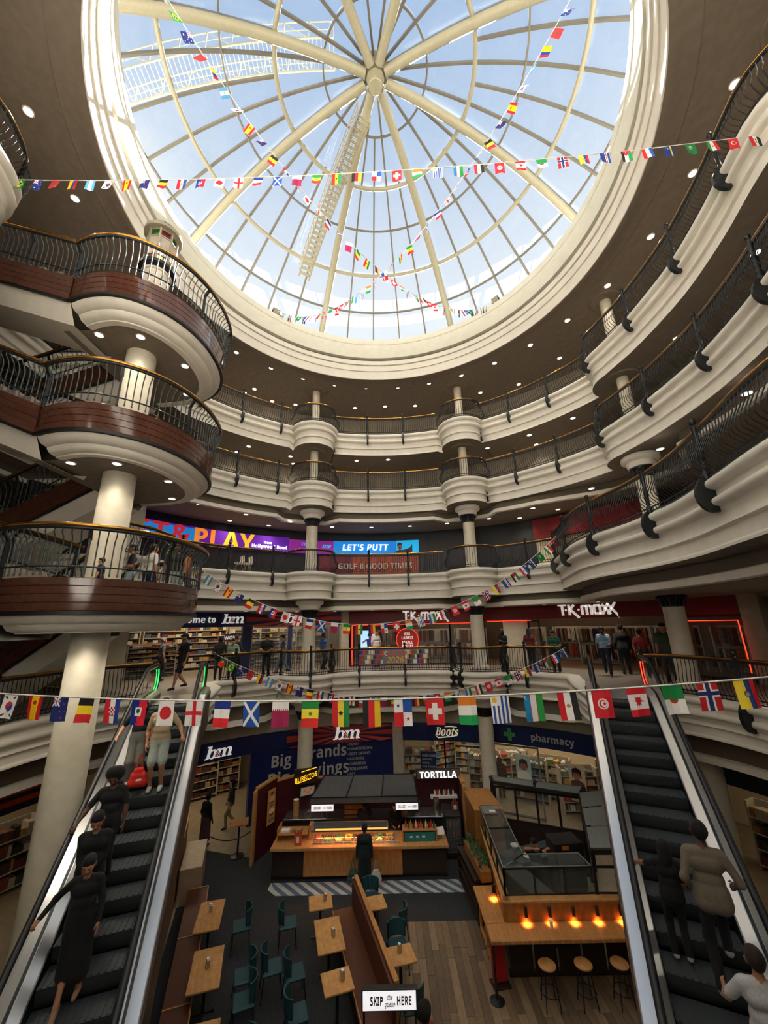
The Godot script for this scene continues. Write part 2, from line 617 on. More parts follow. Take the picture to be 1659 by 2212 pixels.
const DC := Vector2(0.03, -9.57)
func dome_pt(r: float, deg: float, drop := 0.0) -> Vector3:
	var a := deg_to_rad(deg)
	var rs := 15.87 - drop
	var y := 12.05 + sqrt(rs * rs - r * r)
	return Vector3(DC.x + sin(a) * r, y, DC.y - cos(a) * r)
func dome_arc(r0: float, r1: float, deg: float, drop: float, k: int) -> Array:
	var o := []
	for i in k + 1:
		o.append(dome_pt(lerpf(r0, r1, float(i) / k), deg, drop))
	return o
const MAIN0 := 24.5
const RINGS := [1.98, 3.72, 5.5, 7.25, 9.0, 10.7]
func roof() -> void:
	# drum round the oculus, with its stepped mouldings
	var b := MB.new()
	b.lathe([Vector2(8.62, ROOF + 0.02), Vector2(8.62, ROOF - 0.03), Vector2(8.38, ROOF - 0.03), Vector2(8.34, ROOF - 0.07), Vector2(7.98, ROOF - 0.07), Vector2(7.94, ROOF - 0.1), Vector2(7.74, ROOF - 0.1)], Vector3(DC.x, 0, DC.y), 96)
	flip(b)
	struct("trim_ceiling_step", b, M.shaded_cream)
	b = MB.new()
	b.lathe([Vector2(7.74, ROOF - 0.1), Vector2(7.71, ROOF - 0.1), Vector2(7.69, ROOF - 0.06), Vector2(7.69, ROOF + 0.28), Vector2(7.66, ROOF + 0.32)], Vector3(DC.x, 0, DC.y), 96)
	b.lathe([Vector2(7.75, ROOF + 0.33), Vector2(7.62, ROOF + 0.33), Vector2(7.6, ROOF + 0.37), Vector2(7.6, ROOF + 0.58), Vector2(7.58, ROOF + 0.61), Vector2(7.66, ROOF + 0.63)], Vector3(DC.x, 0, DC.y), 96)
	b.lathe([Vector2(7.66, ROOF + 0.64), Vector2(7.53, ROOF + 0.64), Vector2(7.51, ROOF + 0.67), Vector2(7.51, ROOF + 0.82), Vector2(7.49, ROOF + 0.85), Vector2(7.6, ROOF + 0.86)], Vector3(DC.x, 0, DC.y), 96)
	flip(b)
	struct("trim_1", b, M.cream)
	b = MB.new()
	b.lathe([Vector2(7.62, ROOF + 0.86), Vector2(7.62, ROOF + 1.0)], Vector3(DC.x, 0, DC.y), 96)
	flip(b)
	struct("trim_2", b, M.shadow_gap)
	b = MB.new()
	b.lathe([Vector2(7.62, ROOF + 1.0), Vector2(7.45, ROOF + 1.0), Vector2(7.43, ROOF + 1.04), Vector2(7.41, ROOF + 1.75), Vector2(7.38, ROOF + 1.78), Vector2(7.37, ROOF + 2.06), Vector2(7.4, ROOF + 2.1), Vector2(10.75, ROOF + 2.1), Vector2(10.75, 23.8)], Vector3(DC.x, 0, DC.y), 96)
	b.lathe([Vector2(11.0, 23.85), Vector2(11.0, 19.9)], Vector3(DC.x, 0, DC.y), 96)
	flip(b)
	struct("wall_drum", b, M.drum_paint)
	# ceiling of the top gallery, from the oculus out to the walls
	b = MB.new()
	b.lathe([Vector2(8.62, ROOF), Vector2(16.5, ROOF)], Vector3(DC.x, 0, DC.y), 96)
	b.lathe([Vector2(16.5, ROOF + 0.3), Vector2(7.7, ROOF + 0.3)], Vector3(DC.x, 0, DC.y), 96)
	struct("ceiling", b, M.shaded_cream)
	# the dome
	var d := thing("glass_dome", "shallow glazed dome of cream steel ribs over the round opening in the roof", "dome")
	for i in 8:
		b = MB.new()
		b.tube(dome_arc(0.42, 10.7, MAIN0 + 45.0 * i, 0.42, 14), 0.17, 12)
		obj("main_rib", b, M.steel_white, d)
	for i in 40:
		var deg := MAIN0 + 9.0 * i
		b = MB.new()
		var p := dome_arc(0.5 if i % 2 == 0 else (1.98 if i == 37 else 3.72), 10.7, deg, 0.06, 16)
		for j in p.size() - 1:
			b.bar(p[j], p[j + 1], 0.075, 0.13)
		obj("glazing_bar", b, M.glazing_bar, d)
	for ring in 5:
		var r: float = RINGS[ring]
		for i in 8:
			b = MB.new()
			var p := []
			for j in 11:
				p.append(dome_pt(r, MAIN0 + 45.0 * i + 4.5 * j, 0.30 if ring in [1, 3] else 0.1))
			if ring in [1, 3]:
				b.tube(p, 0.085, 10)
				obj("ring_tube", b, M.steel_white, d)
			else:
				for j in p.size() - 1:
					b.bar(p[j], p[j + 1], 0.06, 0.09)
				obj("ring_bar", b, M.glazing_bar, d)
	# glass, pane by pane
	for ring in 6:
		var r0: float = 0.5 if ring == 0 else RINGS[ring - 1]
		var r1: float = RINGS[ring]
		var n := 20 if ring < 2 else 40
		for i in n:
			b = MB.new()
			var a0 := MAIN0 + 360.0 / n * i
			var a1 := a0 + 360.0 / n
			b.quad(dome_pt(r0, a0), dome_pt(r1, a0), dome_pt(r1, a1), dome_pt(r0, a1))
			obj("pane", b, M.dome_glass, d)
	b = MB.new()
	var top := dome_pt(0.0, 0.0)
	b.lathe([Vector2(0, -0.95), Vector2(0.24, -0.95), Vector2(0.27, -0.92), Vector2(0.27, -0.86), Vector2(0.16, -0.84), Vector2(0.16, -0.55), Vector2(0.34, -0.5), Vector2(0.42, -0.3), Vector2(0.42, 0.02), Vector2(0.55, 0.08), Vector2(0, 0.1)], top, 24)
	obj("hub", b, M.steel_white, d)
	# pigeon-like dirt and a dropped flag are left to the glass; two floodlights stand on the ledge
	for s in [[-42.0, "black floodlight on the ledge left of the access ladder"], [46.5, "black floodlight on the ledge at the right of the dome rim"]]:
		var a := deg_to_rad(s[0])
		var fl := thing("floodlight", s[1], "floodlight", Vector3(DC.x + sin(a) * 7.5, ROOF + 2.1, DC.y - cos(a) * 7.5), -a, "floodlights on the dome rim")
		b = MB.new()
		b.box(Vector3(0.34, 0.24, 0.1), Transform3D(Basis(Vector3.RIGHT, 0.5), Vector3(0, 0.22, 0.02)), 0.02)
		obj("housing", b, M.black_iron, fl)
		b = MB.new()
		b.box(Vector3(0.3, 0.2, 0.02), Transform3D(Basis(Vector3.RIGHT, 0.5), Vector3(0, 0.2, 0.075)))
		obj("lens", b, M.steel_white, fl)
		b = MB.new()
		b.bar(Vector3(-0.18, 0, 0), Vector3(-0.18, 0.24, 0), 0.02, 0.04)
		b.bar(Vector3(0.18, 0, 0), Vector3(0.18, 0.24, 0), 0.02, 0.04)
		b.at(Vector3(0.38, 0.02, 0.1), Vector3(0, 0.01, 0))
		obj("bracket", b, M.black_iron, fl)
	gantry("access_ladder", "long curved white access ladder with cage hanging under the dome ribs", -32.2, 0.9, 7.35, 1.25, 0.55, true)
	gantry("maintenance_gantry", "pale curved maintenance gantry with railings arching over the outside of the glass", -93.0, 1.6, 10.9, -1.0, 0.9, false)

# a curved ladder truss that follows the dome at a distance below (or above) the glass
func gantry(called: String, label: String, deg: float, r0: float, r1: float, drop: float, w: float, inside: bool) -> void:
	var g := thing(called, label, "ladder" if inside else "gantry")
	var n := 30
	var a := deg_to_rad(deg)
	var side := Vector3(cos(a), 0, sin(a)) * w * 0.5
	var lo := []
	for i in n + 1:
		lo.append(dome_pt(lerpf(r0, r1, float(i) / n), deg, drop))
	var up := Vector3(0, 0.75, 0) if inside else Vector3(0, 1.0, 0)
	for s in [-1.0, 1.0]:
		var b := MB.new()
		for i in n:
			b.bar(lo[i] + side * s, lo[i + 1] + side * s, 0.05, 0.09)
		obj("side_rail", b, M.steel_white if inside else M.glazing_light, g)
		b = MB.new()
		for i in n:
			b.bar(lo[i] + side * s + up, lo[i + 1] + side * s + up, 0.035, 0.035)
			b.bar(lo[i] + side * s + up * 0.5, lo[i + 1] + side * s + up * 0.5, 0.02, 0.02)
			if i % 3 == 0:
				b.bar(lo[i] + side * s, lo[i] + side * s + up, 0.035, 0.035, Vector3.RIGHT)
				b.bar(lo[i] + side * s, lo[mini(i + 3, n)] + side * s + up, 0.02, 0.02)
		obj("hand_rail", b, M.steel_white if inside else M.glazing_light, g)
	for i in n:
		var b := MB.new()
		if inside:
			var f := float(i) / n
			for q in (1 if f > 0.45 else 3):
				var c: Vector3 = lo[i].lerp(lo[i + 1], 0.2 + q * 0.3)
				b.bar(c - side, c + side, 0.16 if f > 0.45 else 0.02, 0.02)
			b.bar(lo[i] - side, lo[i] + side, 0.04, 0.04)
		else:
			for q in 2:
				var c: Vector3 = lo[i].lerp(lo[i + 1], q * 0.5)
				b.bar(c - side, c + side, 0.02, 0.02)
		obj("rung", b, M.steel_white if inside else M.glazing_light, g)
func flip(b: MB) -> void:
	for i in b.n.size():
		b.n[i] = -b.n[i]
	for i in range(0, b.ix.size(), 3):
		var t := b.ix[i]
		b.ix[i] = b.ix[i + 1]
		b.ix[i + 1] = t

# fascia of a gallery: two rolls, a cove and a stepped band (out, height) from the top
func fascia_profile(y: float, deep := 1.2) -> Array:
	var o := [Vector2(-0.35, y), Vector2(-0.02, y)]
	for i in 7:
		var a := deg_to_rad(90.0 - 30.0 * i)
		o.append(Vector2(0.02 + 0.095 * cos(a), y - 0.1 + 0.095 * sin(a)))
	o.append(Vector2(-0.03, y - 0.21))
	o.append(Vector2(-0.03, y - 0.33))
	for i in 7:
		var a := deg_to_rad(90.0 - 30.0 * i)
		o.append(Vector2(0.0 + 0.08 * cos(a), y - 0.42 + 0.08 * sin(a)))
	o.append(Vector2(-0.05, y - 0.52))
	o.append(Vector2(-0.09, y - 0.60))
	o.append(Vector2(-0.10, y - 0.70 * deep / 1.2))
	o.append(Vector2(-0.07, y - 0.80 * deep / 1.2))
	o.append(Vector2(-0.03, y - 0.83 * deep / 1.2))
	o.append(Vector2(-0.11, y - 0.85 * deep / 1.2))
	o.append(Vector2(-0.12, y - 1.1 * deep / 1.2))
	o.append(Vector2(-0.06, y - 1.15 * deep / 1.2))
	o.append(Vector2(-0.06, y - deep))
	return o
func outward(p: Vector2, r: float) -> Vector2:
	return C0 + (p - C0).normalized() * r
# horizontal ring between the path and a circle further out
func ring_slab(b: MB, path: PackedVector2Array, r: float, y: float, up: bool) -> void:
	var s := b.v.size()
	for p in path:
		b.v.append(v3(p, y))
		b.v.append(v3(outward(p, r), y))
		for k in 2:
			b.n.append(Vector3.UP if up else Vector3.DOWN)
			b.u.append(Vector2())
	for i in path.size() - 1:
		var q := s + i * 2
		b.tri_ix(q, q + 1, q + 2)
		b.tri_ix(q + 1, q + 3, q + 2)

func galleries() -> void:
	for f in [["F4", F4, 0], ["F3", F3, 1], ["F2", F2, 2], ["F1", F1, 3]]:
		var p: PackedVector2Array = plan[f[0]]
		var y: float = f[1]
		var b := MB.new()
		b.sweep(fascia_profile(y, 1.0 if f[0] == "F1" else 1.2), p)
		struct("trim_%d" % (3 + f[2]), b, M.cream)
		b = MB.new()
		ring_slab(b, offs(p, -0.1), 17.0, y - 0.02, true)
		struct("floor_gallery_%d" % (4 - f[2]), b, M.walkway)
		b = MB.new()
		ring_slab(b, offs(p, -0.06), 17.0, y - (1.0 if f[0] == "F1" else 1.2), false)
		struct("ceiling_gallery_%d" % (3 - f[2]), b, M.shaded_cream)
		if f[0] != "F4":
			# dark recess and the lower ceiling set back behind it
			var fb: float = y - (1.0 if f[0] == "F1" else 1.2)
			var low: float = fb - (0.75 if f[0] == "F1" else 0.46)
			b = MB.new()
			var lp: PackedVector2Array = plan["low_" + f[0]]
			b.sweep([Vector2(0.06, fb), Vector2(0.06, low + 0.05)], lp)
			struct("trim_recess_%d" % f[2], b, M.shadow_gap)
			b = MB.new()
			b.sweep([Vector2(0.05, low + 0.2), Vector2(0.16, low + 0.16), Vector2(0.18, low), Vector2(0.04, low - 0.02), Vector2(0.0, low)], lp)
			struct("trim_edge_%d" % f[2], b, M.cream)
			b = MB.new()
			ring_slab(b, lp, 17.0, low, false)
			struct("ceiling_low_%d" % f[2], b, M.shaded_cream)
	first_floor_rails()
	var names := {"F4": "top", "F3": "third", "F2": "second"}
	for f in [["F4", F4], ["F3", F3], ["F2", F2]]:
		var y: float = f[1]
		var nm: String = names[f[0]]
		var R := 9.92
		var big: bool = f[0] == "F2"
		railing(arc(C0, R, -57.5, -28.9), y, "black iron railing with brass handrail on the %s gallery, left of the left column bay" % nm, 1.95, 0.55)
		railing(arc(C0, R, -16.2, 16.2), y, "black iron railing with brass handrail on the %s gallery, between the two column bays" % nm, 1.93, 1.9)
		railing(arc(C0, R, 29.0, 47.5 if big else 59.5), y, "black iron railing with brass handrail on the %s gallery, right of the right column bay" % nm, 1.93, 1.6)
		for k in 2:
			railing(bay(bays[k], 1.12 if big else 1.09), y, "curved black iron railing round the %s column bay of the %s gallery" % [["left", "right"][k], nm], 9.0, 99.0)
		var p: PackedVector2Array = plan[f[0]]
		var from := 0
		var to := p.size()
		for i in p.size():
			if p[i].x > 5 and p[i].y > (-15.75 if big else -13.75) and from == 0:
				from = i
			if from > 0 and p[i].y > -2.2 and to == p.size():
				to = i
		railing(p.slice(from, to), y, "wavy black iron railing with brass handrail along the right side of the %s gallery" % nm, 2.25, 0.75)
		for i in p.size():
			if p[i].x < -7.9 and p[i].y < -6.85:
				to = i
				break
		if f[0] != "F2":
			railing(p.slice(8, to), y, "black iron railing on the left lobe of the %s gallery, near the camera" % nm, 2.25, 0.6)
		if f[0] == "F4" or f[0] == "F3":
			railing(PackedVector2Array([Vector2(-12.05, -9.5), Vector2(-12.05, -12.12), Vector2(-8.5, -12.12), Vector2(-8.5, -13.4)]), y, "black iron railing round the stair opening of the %s gallery" % nm, 2.6, 0.0)
		else:
			railing(PackedVector2Array([Vector2(-8.3, -12.1), Vector2(-7.95, -13.0), Vector2(-7.9, -14.2)]), y, "short curved black iron railing of the second gallery beside the purple sign", 9.0, 99.0)
	downlights()

# S-curved baluster: pot-bellied towards the void
const BELLY := [Vector2(0.0, 0.05), Vector2(0.02, 0.16), Vector2(0.15, 0.28), Vector2(0.19, 0.40), Vector2(0.12, 0.55), Vector2(0.04, 0.70), Vector2(0.02, 0.93)]
func railing(path: PackedVector2Array, y: float, label: String, gap: float, first: float, belly := 1.0, group := "") -> Node3D:
	var t := thing("gallery_railing", label, "railing", Vector3.ZERO, 0.0, group)
	var b := MB.new()
	var top := []
	for p in path:
		top.append(v3(p, y + RAIL))
	b.tube(top, 0.036, 8)
	obj("handrail", b, M.brass, t)
	b = MB.new()
	b.sweep([Vector2(-0.03, y + RAIL - 0.02), Vector2(0.03, y + RAIL - 0.02), Vector2(0.03, y + RAIL - 0.075), Vector2(-0.03, y + RAIL - 0.075), Vector2(-0.03, y + RAIL - 0.02)], path)
	for h in [0.06, 0.15]:
		b.sweep([Vector2(-0.015, y + h), Vector2(0.015, y + h), Vector2(0.015, y + h - 0.025), Vector2(-0.015, y + h - 0.025), Vector2(-0.015, y + h)], path)
	obj("rails", b, M.black_iron, t)
	b = MB.new()
	for w in walk(path, 0.105, 0.05):
		var n := Vector2(-w[1].y, w[1].x)
		var pts := []
		for q in BELLY:
			pts.append(v3(w[0] + n * q.x * belly, y + q.y))
		b.tube(pts, 0.011, 4, false)
	stuff(obj("balusters", b, M.black_iron, t))
	if gap < 9.0:
		for w in walk(path, gap, first):
			newel(t, w[0], w[1], y)
	return t
func newel(t: Node3D, p: Vector2, tan: Vector2, y: float) -> void:
	var n := Vector2(-tan.y, tan.x)
	var at := p + n * 0.03
	var b := MB.new()
	b.lathe([Vector2(0, y), Vector2(0.07, y), Vector2(0.07, y + 0.12), Vector2(0.045, y + 0.16), Vector2(0.05, y + 0.5), Vector2(0.06, y + 0.55), Vector2(0.042, y + 0.6), Vector2(0.05, y + 1.02), Vector2(0.062, y + 1.05), Vector2(0.03, y + 1.09), Vector2(0.055, y + 1.12), Vector2(0.062, y + 1.16), Vector2(0.05, y + 1.2), Vector2(0, y + 1.225)], v3(at, 0), 10)
	obj("newel_post", b, M.black_iron, t)
	# crescent bracket that clasps the two rolls of the fascia
	b = MB.new()
	var poly := PackedVector2Array()
	for i in 11:
		var a := deg_to_rad(100.0 - 20.0 * i)
		poly.append(Vector2(0.02 + 0.25 * maxf(cos(a), -0.2), -0.27 + 0.34 * sin(a)))
	var x := Vector3(n.x, 0, n.y)
	b.prism(poly, 0.09, Transform3D(Basis(x, Vector3.UP, x.cross(Vector3.UP)), v3(p, y)))
	obj("scroll_bracket", b, M.black_iron, t)

func downlight(p: Vector2, y: float, label: String, group: String, r := 0.11, energy := 1.0) -> void:
	if p.distance_to(C0) > 11.9:
		p = outward(p, 11.9)
	var t := thing("ceiling_downlight", label, "downlight", v3(p, y), 0.0, group)
	if not lamp_meshes.has(r):
		var b := MB.new()
		b.lathe([Vector2(r * 0.86, 0.0), Vector2(r * 0.9, -0.02), Vector2(r * 1.1, -0.018), Vector2(r * 1.14, 0.0)], Vector3.ZERO, 20)
		var c := MB.new()
		c.lathe([Vector2(0, -0.006), Vector2(r * 0.88, -0.006)], Vector3.ZERO, 20)
		lamp_meshes[r] = [b.mesh(M.cream), c.mesh(M.lamp_disc)]
	put("trim_ring", lamp_meshes[r][0], t)
	put("light_disc", lamp_meshes[r][1], t)
	var l := SpotLight3D.new()
	l.name = "light"
	l.position = Vector3(0, -0.03, 0)
	l.rotation.x = -PI / 2
	l.spot_angle = 62.0
	l.spot_range = 30.0
	l.spot_attenuation = 2.0
	l.light_size = r * 0.8
	l.light_color = Color("fff1dc")
	l.light_energy = LAMP * energy
	l.shadow_enabled = true
	t.add_child(l)
const LAMP := 2.4
var lamp_meshes := {}
func downlights() -> void:
	var i := 0
	for d in [-122, -108, -95, -48.5, -37.5, -27, -16.5, -5.8, 5, 15.6, 26.5, 37.5, 49, 60.5, 72.5, 85, 97, 109.5, 122]:
		downlight(C0 + Vector2(sin(deg_to_rad(d)), -cos(deg_to_rad(d))) * 9.05, ROOF, "round white downlight in the top ceiling beside the dome, %s clockwise from near left" % nth(i), "inner ring of downlights in the top ceiling")
		i += 1
	i = 0
	i = 0
	for q in [Vector2(-9.3, -17.2), Vector2(-6.8, -18.0), Vector2(-8.0, -19.0), Vector2(-6.8, -20.2), Vector2(-4.96, -19.6), Vector2(-1.57, -20.1), Vector2(0.2, -20.0), Vector2(1.96, -20.0), Vector2(5.5, -18.8), Vector2(7.4, -18.1), Vector2(8.7, -16.0), Vector2(10.4, -14.0), Vector2(11.0, -11.0), Vector2(10.8, -8.0)]:
		downlight(q, ROOF, "round white downlight in the outer row of the top ceiling, %s in its row" % nth(i), "outer row of downlights in the top ceiling")
		i += 1
	i = 0
	for q in [Vector2(-6.69, -17.6), Vector2(-4.92, -18.9), Vector2(-1.45, -19.65), Vector2(0.28, -19.6), Vector2(-7.9, -18.7), Vector2(-5.0, -19.9), Vector2(5.45, -18.4), Vector2(7.14, -17.05), Vector2(8.55, -15.5), Vector2(9.5, -20.0), Vector2(9.6, -10.5), Vector2(9.4, -7.5), Vector2(-9.4, -5.2)]:
		downlight(q, F4 - 1.2, "round white downlight in the ceiling of the third gallery, %s in its row" % nth(i), "downlights of the third gallery")
		i += 1
	i = 0
	for q in [Vector2(-7.8, -15.5), Vector2(-6.4, -17.2), Vector2(-4.7, -18.7), Vector2(-2.77, -19.9), Vector2(-0.7, -20.2), Vector2(1.37, -20.1), Vector2(3.3, -19.7), Vector2(-7.7, -18.4), Vector2(-6.3, -19.9), Vector2(5.3, -18.9), Vector2(6.85, -18.9), Vector2(6.9, -17.2), Vector2(8.2, -17.5), Vector2(8.3, -14.6), Vector2(8.6, -11.0), Vector2(8.6, -8.0)]:
		downlight(q, F3 - 1.66, "round white downlight in the ceiling over the play signs, %s in its row" % nth(i), "downlights of the second gallery")
		i += 1

func columns() -> void:
	var spots := [[Vector2(-3.55, -18.45), "left"], [Vector2(4.12, -18.35), "right"], [Vector2(9.05, -12.6), "far right"], [Vector2(9.0, -5.0), "near right"], [Vector2(-9.0, -5.2), "near left"]]
	for s in spots:
		for f in [[F4, ROOF, 0.2, false, "top"], [F3, F4 - 1.2, 0.2, false, "third"], [F2, F3 - 1.2, 0.27, true, "second"], [F1, F2 - 1.2, 0.29, true, "first"], [G, F1 - 1.0, 0.31, true, "ground"]]:
			if s[1].begins_with("near") and f[0] < F3:
				continue
			column(s[0], f[0], f[1], f[2], f[3], "round cream column of the %s storey at the %s bay" % [f[4], s[1]])
func column(at: Vector2, y0: float, y1: float, r: float, capital: bool, label: String) -> void:
	var t := thing("round_column", label, "column", v3(at, y0))
	var h := y1 - y0
	var b := MB.new()
	if not capital:
		b.lathe([Vector2(r * 1.25, 0), Vector2(r * 1.25, 0.12), Vector2(r, 0.16), Vector2(r, h)], Vector3.ZERO, 28)
		obj("shaft", b, M.cream_column, t)
		b = MB.new()
		b.lathe([Vector2(r, h - 0.02), Vector2(0.48, h - 0.02), Vector2(0.5, h - 0.05), Vector2(0.56, h - 0.05), Vector2(0.58, h)], Vector3.ZERO, 32)
		flip(b)
		obj("ceiling_ring", b, M.shaded_cream, t)
		return
	b.lathe([Vector2(r * 1.3, 0), Vector2(r * 1.3, 0.15), Vector2(r * 1.06, 0.2), Vector2(r, 0.24), Vector2(r, h - 0.8)], Vector3.ZERO, 28)
	obj("shaft", b, M.cream_column, t)
	b = MB.new()
	b.lathe([Vector2(r, h - 0.82), Vector2(r * 1.12, h - 0.8), Vector2(r * 1.12, h - 0.77), Vector2(r * 1.03, h - 0.75), Vector2(r * 1.1, h - 0.6), Vector2(r * 1.35, h - 0.5), Vector2(r * 1.42, h - 0.46), Vector2(r * 1.2, h - 0.45)], Vector3.ZERO, 28)
	for i in 16:
		var a := TAU * i / 16
		var d := Vector3(sin(a), 0, cos(a))
		b.tube([d * r * 1.05 + Vector3(0, h - 0.78, 0), d * r * 1.18 + Vector3(0, h - 0.6, 0), d * r * 1.42 + Vector3(0, h - 0.5, 0), d * r * 1.48 + Vector3(0, h - 0.55, 0)], [0.035, 0.045, 0.035, 0.015], 6)
	obj("leaf_ring", b, M.black_iron, t)
	b = MB.new()
	b.lathe([Vector2(r * 1.2, h - 0.46), Vector2(r * 1.55, h - 0.44), Vector2(r * 1.62, h - 0.36), Vector2(r * 1.75, h - 0.26), Vector2(r * 2.15, h - 0.2), Vector2(r * 2.22, h - 0.17), Vector2(r * 2.22, h - 0.05), Vector2(r * 2.12, h - 0.02), Vector2(r * 2.05, h)], Vector3.ZERO, 36)
	obj("capital", b, M.cream, t)

func first_floor_rails() -> void:
	var R := 9.92
	var far := join([arc(C0, R - 0.1, -43, -28.8), bay(bays[0], 1.15), arc(C0, R - 0.5, -16.0, 16.2), bay(bays[1], 1.15), arc(C0, R - 0.1, 29.0, 42.5)])
	var t := railing(far, F1, "long black iron railing with brass handrail on the first floor between the two escalators", 2.05, 0.6, 0.45)
	t.name = "long_gallery_railing"
	var l := spline([Vector2(-8.3, -6.9), Vector2(-8.75, -8.8), Vector2(-8.7, -10.2), Vector2(-8.3, -11.6), Vector2(-7.7, -12.5), Vector2(-7.35, -12.9)])
	railing(l, F1, "black iron railing on the first floor left of the left escalator", 2.4, 0.1, 0.45)
	var r := spline([Vector2(7.45, -12.3), Vector2(7.8, -12.0), Vector2(8.2, -11.2), Vector2(8.5, -10.0), Vector2(8.5, -8.6), Vector2(8.2, -7.1), Vector2(7.9, -5.4)])
	railing(r, F1, "black iron railing on the first floor right of the right escalator", 2.4, 0.1, 0.45)
	var i := 0
	for q in [Vector2(-7.8, -15.6), Vector2(-6.2, -17.6), Vector2(-4.4, -19.6), Vector2(-2.6, -20.2), Vector2(-0.7, -19.6), Vector2(1.4, -19.5), Vector2(3.0, -20.0), Vector2(5.5, -18.9), Vector2(7.0, -17.6), Vector2(8.4, -15.8), Vector2(-8.9, -16.6), Vector2(9.4, -9.0), Vector2(9.0, -6.6), Vector2(10.6, -8.6)]:
		downlight(q, F2 - 1.66, "small round white downlight in the first-floor ceiling before the shops, %s in its row" % nth(i), "downlights of the first floor", 0.09)
		i += 1

func stair_tower() -> void:
	var lobe := spline([Vector2(-7.45, -7.45), Vector2(-6.95, -7.3), Vector2(-6.35, -7.28), Vector2(-5.8, -7.5), Vector2(-5.32, -7.95), Vector2(-5.0, -8.6), Vector2(-4.88, -9.4), Vector2(-5.0, -10.4), Vector2(-5.45, -11.25), Vector2(-6.2, -11.8), Vector2(-7.2, -12.0), Vector2(-7.6, -12.0)], 0.15)
	var lv := [[8.4, F1, F2, "lowest"], [12.15, F2, F3, "middle"], [15.7, F3, F4, "topmost"]]
	for k in 3:
		var y: float = lv[k][0]
		var nm: String = lv[k][3]
		var t := thing("stair_landing", "rounded stair landing with red-brown marble fascia, %s of the three stacked on the left" % nm, "landing")
		var full := join([PackedVector2Array([Vector2(-7.9, -7.45)]), lobe])
		# marble in four courses with thin dark joints, a black line and stepped plaster below
		for c in 4:
			var b := MB.new()
			var y0 := y - 0.155 * c - 0.008
			b.sweep([Vector2(-0.05, y0), Vector2(0.0, y0), Vector2(0.004, y0 - 0.004), Vector2(0.004, y0 - 0.143), Vector2(0.0, y0 - 0.147), Vector2(-0.05, y0 - 0.147)], lobe)
			obj("marble_course", b, M.marble, t)
		var b := MB.new()
		b.sweep([Vector2(-0.02, y), Vector2(-0.02, y - 0.62)], lobe)
		b.sweep([Vector2(-0.03, y - 0.63), Vector2(0.03, y - 0.63), Vector2(0.03, y - 0.7), Vector2(-0.06, y - 0.7)], lobe)
		obj("black_line", b, M.black_line, t)
		b = MB.new()
		b.sweep([Vector2(-0.05, y - 0.7), Vector2(-0.07, y - 0.74), Vector2(-0.13, y - 0.82), Vector2(-0.24, y - 0.86), Vector2(-0.26, y - 0.86), Vector2(-0.27, y - 0.9), Vector2(-0.33, y - 0.97), Vector2(-0.43, y - 1.0), Vector2(-0.46, y - 1.0), Vector2(-0.47, y - 1.03), Vector2(-0.62, y - 1.03), Vector2(-0.63, y - 1.01)], lobe)
		obj("moulding", b, M.cream, t)
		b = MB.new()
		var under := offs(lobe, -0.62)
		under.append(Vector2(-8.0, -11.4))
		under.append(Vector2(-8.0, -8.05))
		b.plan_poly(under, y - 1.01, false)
		obj("soffit", b, M.shaded_cream, t)  # shade under the landing is put into the darkened cream
		b = MB.new()
		var top := offs(lobe, -0.03)
		top.append(Vector2(-8.0, -12.0))
		top.append(Vector2(-8.0, -7.45))
		b.plan_poly(top, y - 0.42, true)
		obj("landing_floor", b, M.walkway, t)
		stair_railing(lobe, y, "curved iron railing with single balusters on the %s stair landing" % nm)
		flight(t, nm, Vector2(-7.45, -8.35), Vector2(-12.0, -8.35), y, lv[k][2], 1.75, -0.88, "near")
		flight(t, nm, Vector2(-12.0, -11.1), Vector2(-7.75, -11.1), lv[k][1], y, 1.7, 0.85, "far")
		var di := -1
		for q in [Vector2(-7.2, -8.2), Vector2(-6.2, -8.3), Vector2(-5.65, -9.5), Vector2(-6.3, -10.9)]:
			di += 1
			downlight(q, y - 1.01, "round white downlight under the %s stair landing, %s from the stairs" % [nm, nth(di)], "downlights under the %s stair landing" % nm, 0.1)
	# the column that carries the landings, with a lantern on its top
	var tops := [7.4, 11.14, 14.69]
	var bottoms := [0.0, 8.4, 12.15]
	for k in 3:
		var c := thing("landing_column", "thick round cream column below the %s stair landing" % lv[k][3], "column", Vector3(-6.62, bottoms[k], -9.05))
		var b := MB.new()
		b.lathe([Vector2(0.42, 0), Vector2(0.42, 0.1), Vector2(0.37, 0.14), Vector2(0.36, tops[k] - bottoms[k])], Vector3.ZERO, 32)
		obj("shaft", b, M.cream_column, c)
	lantern(Vector3(-6.62, 16.98, -9.05))

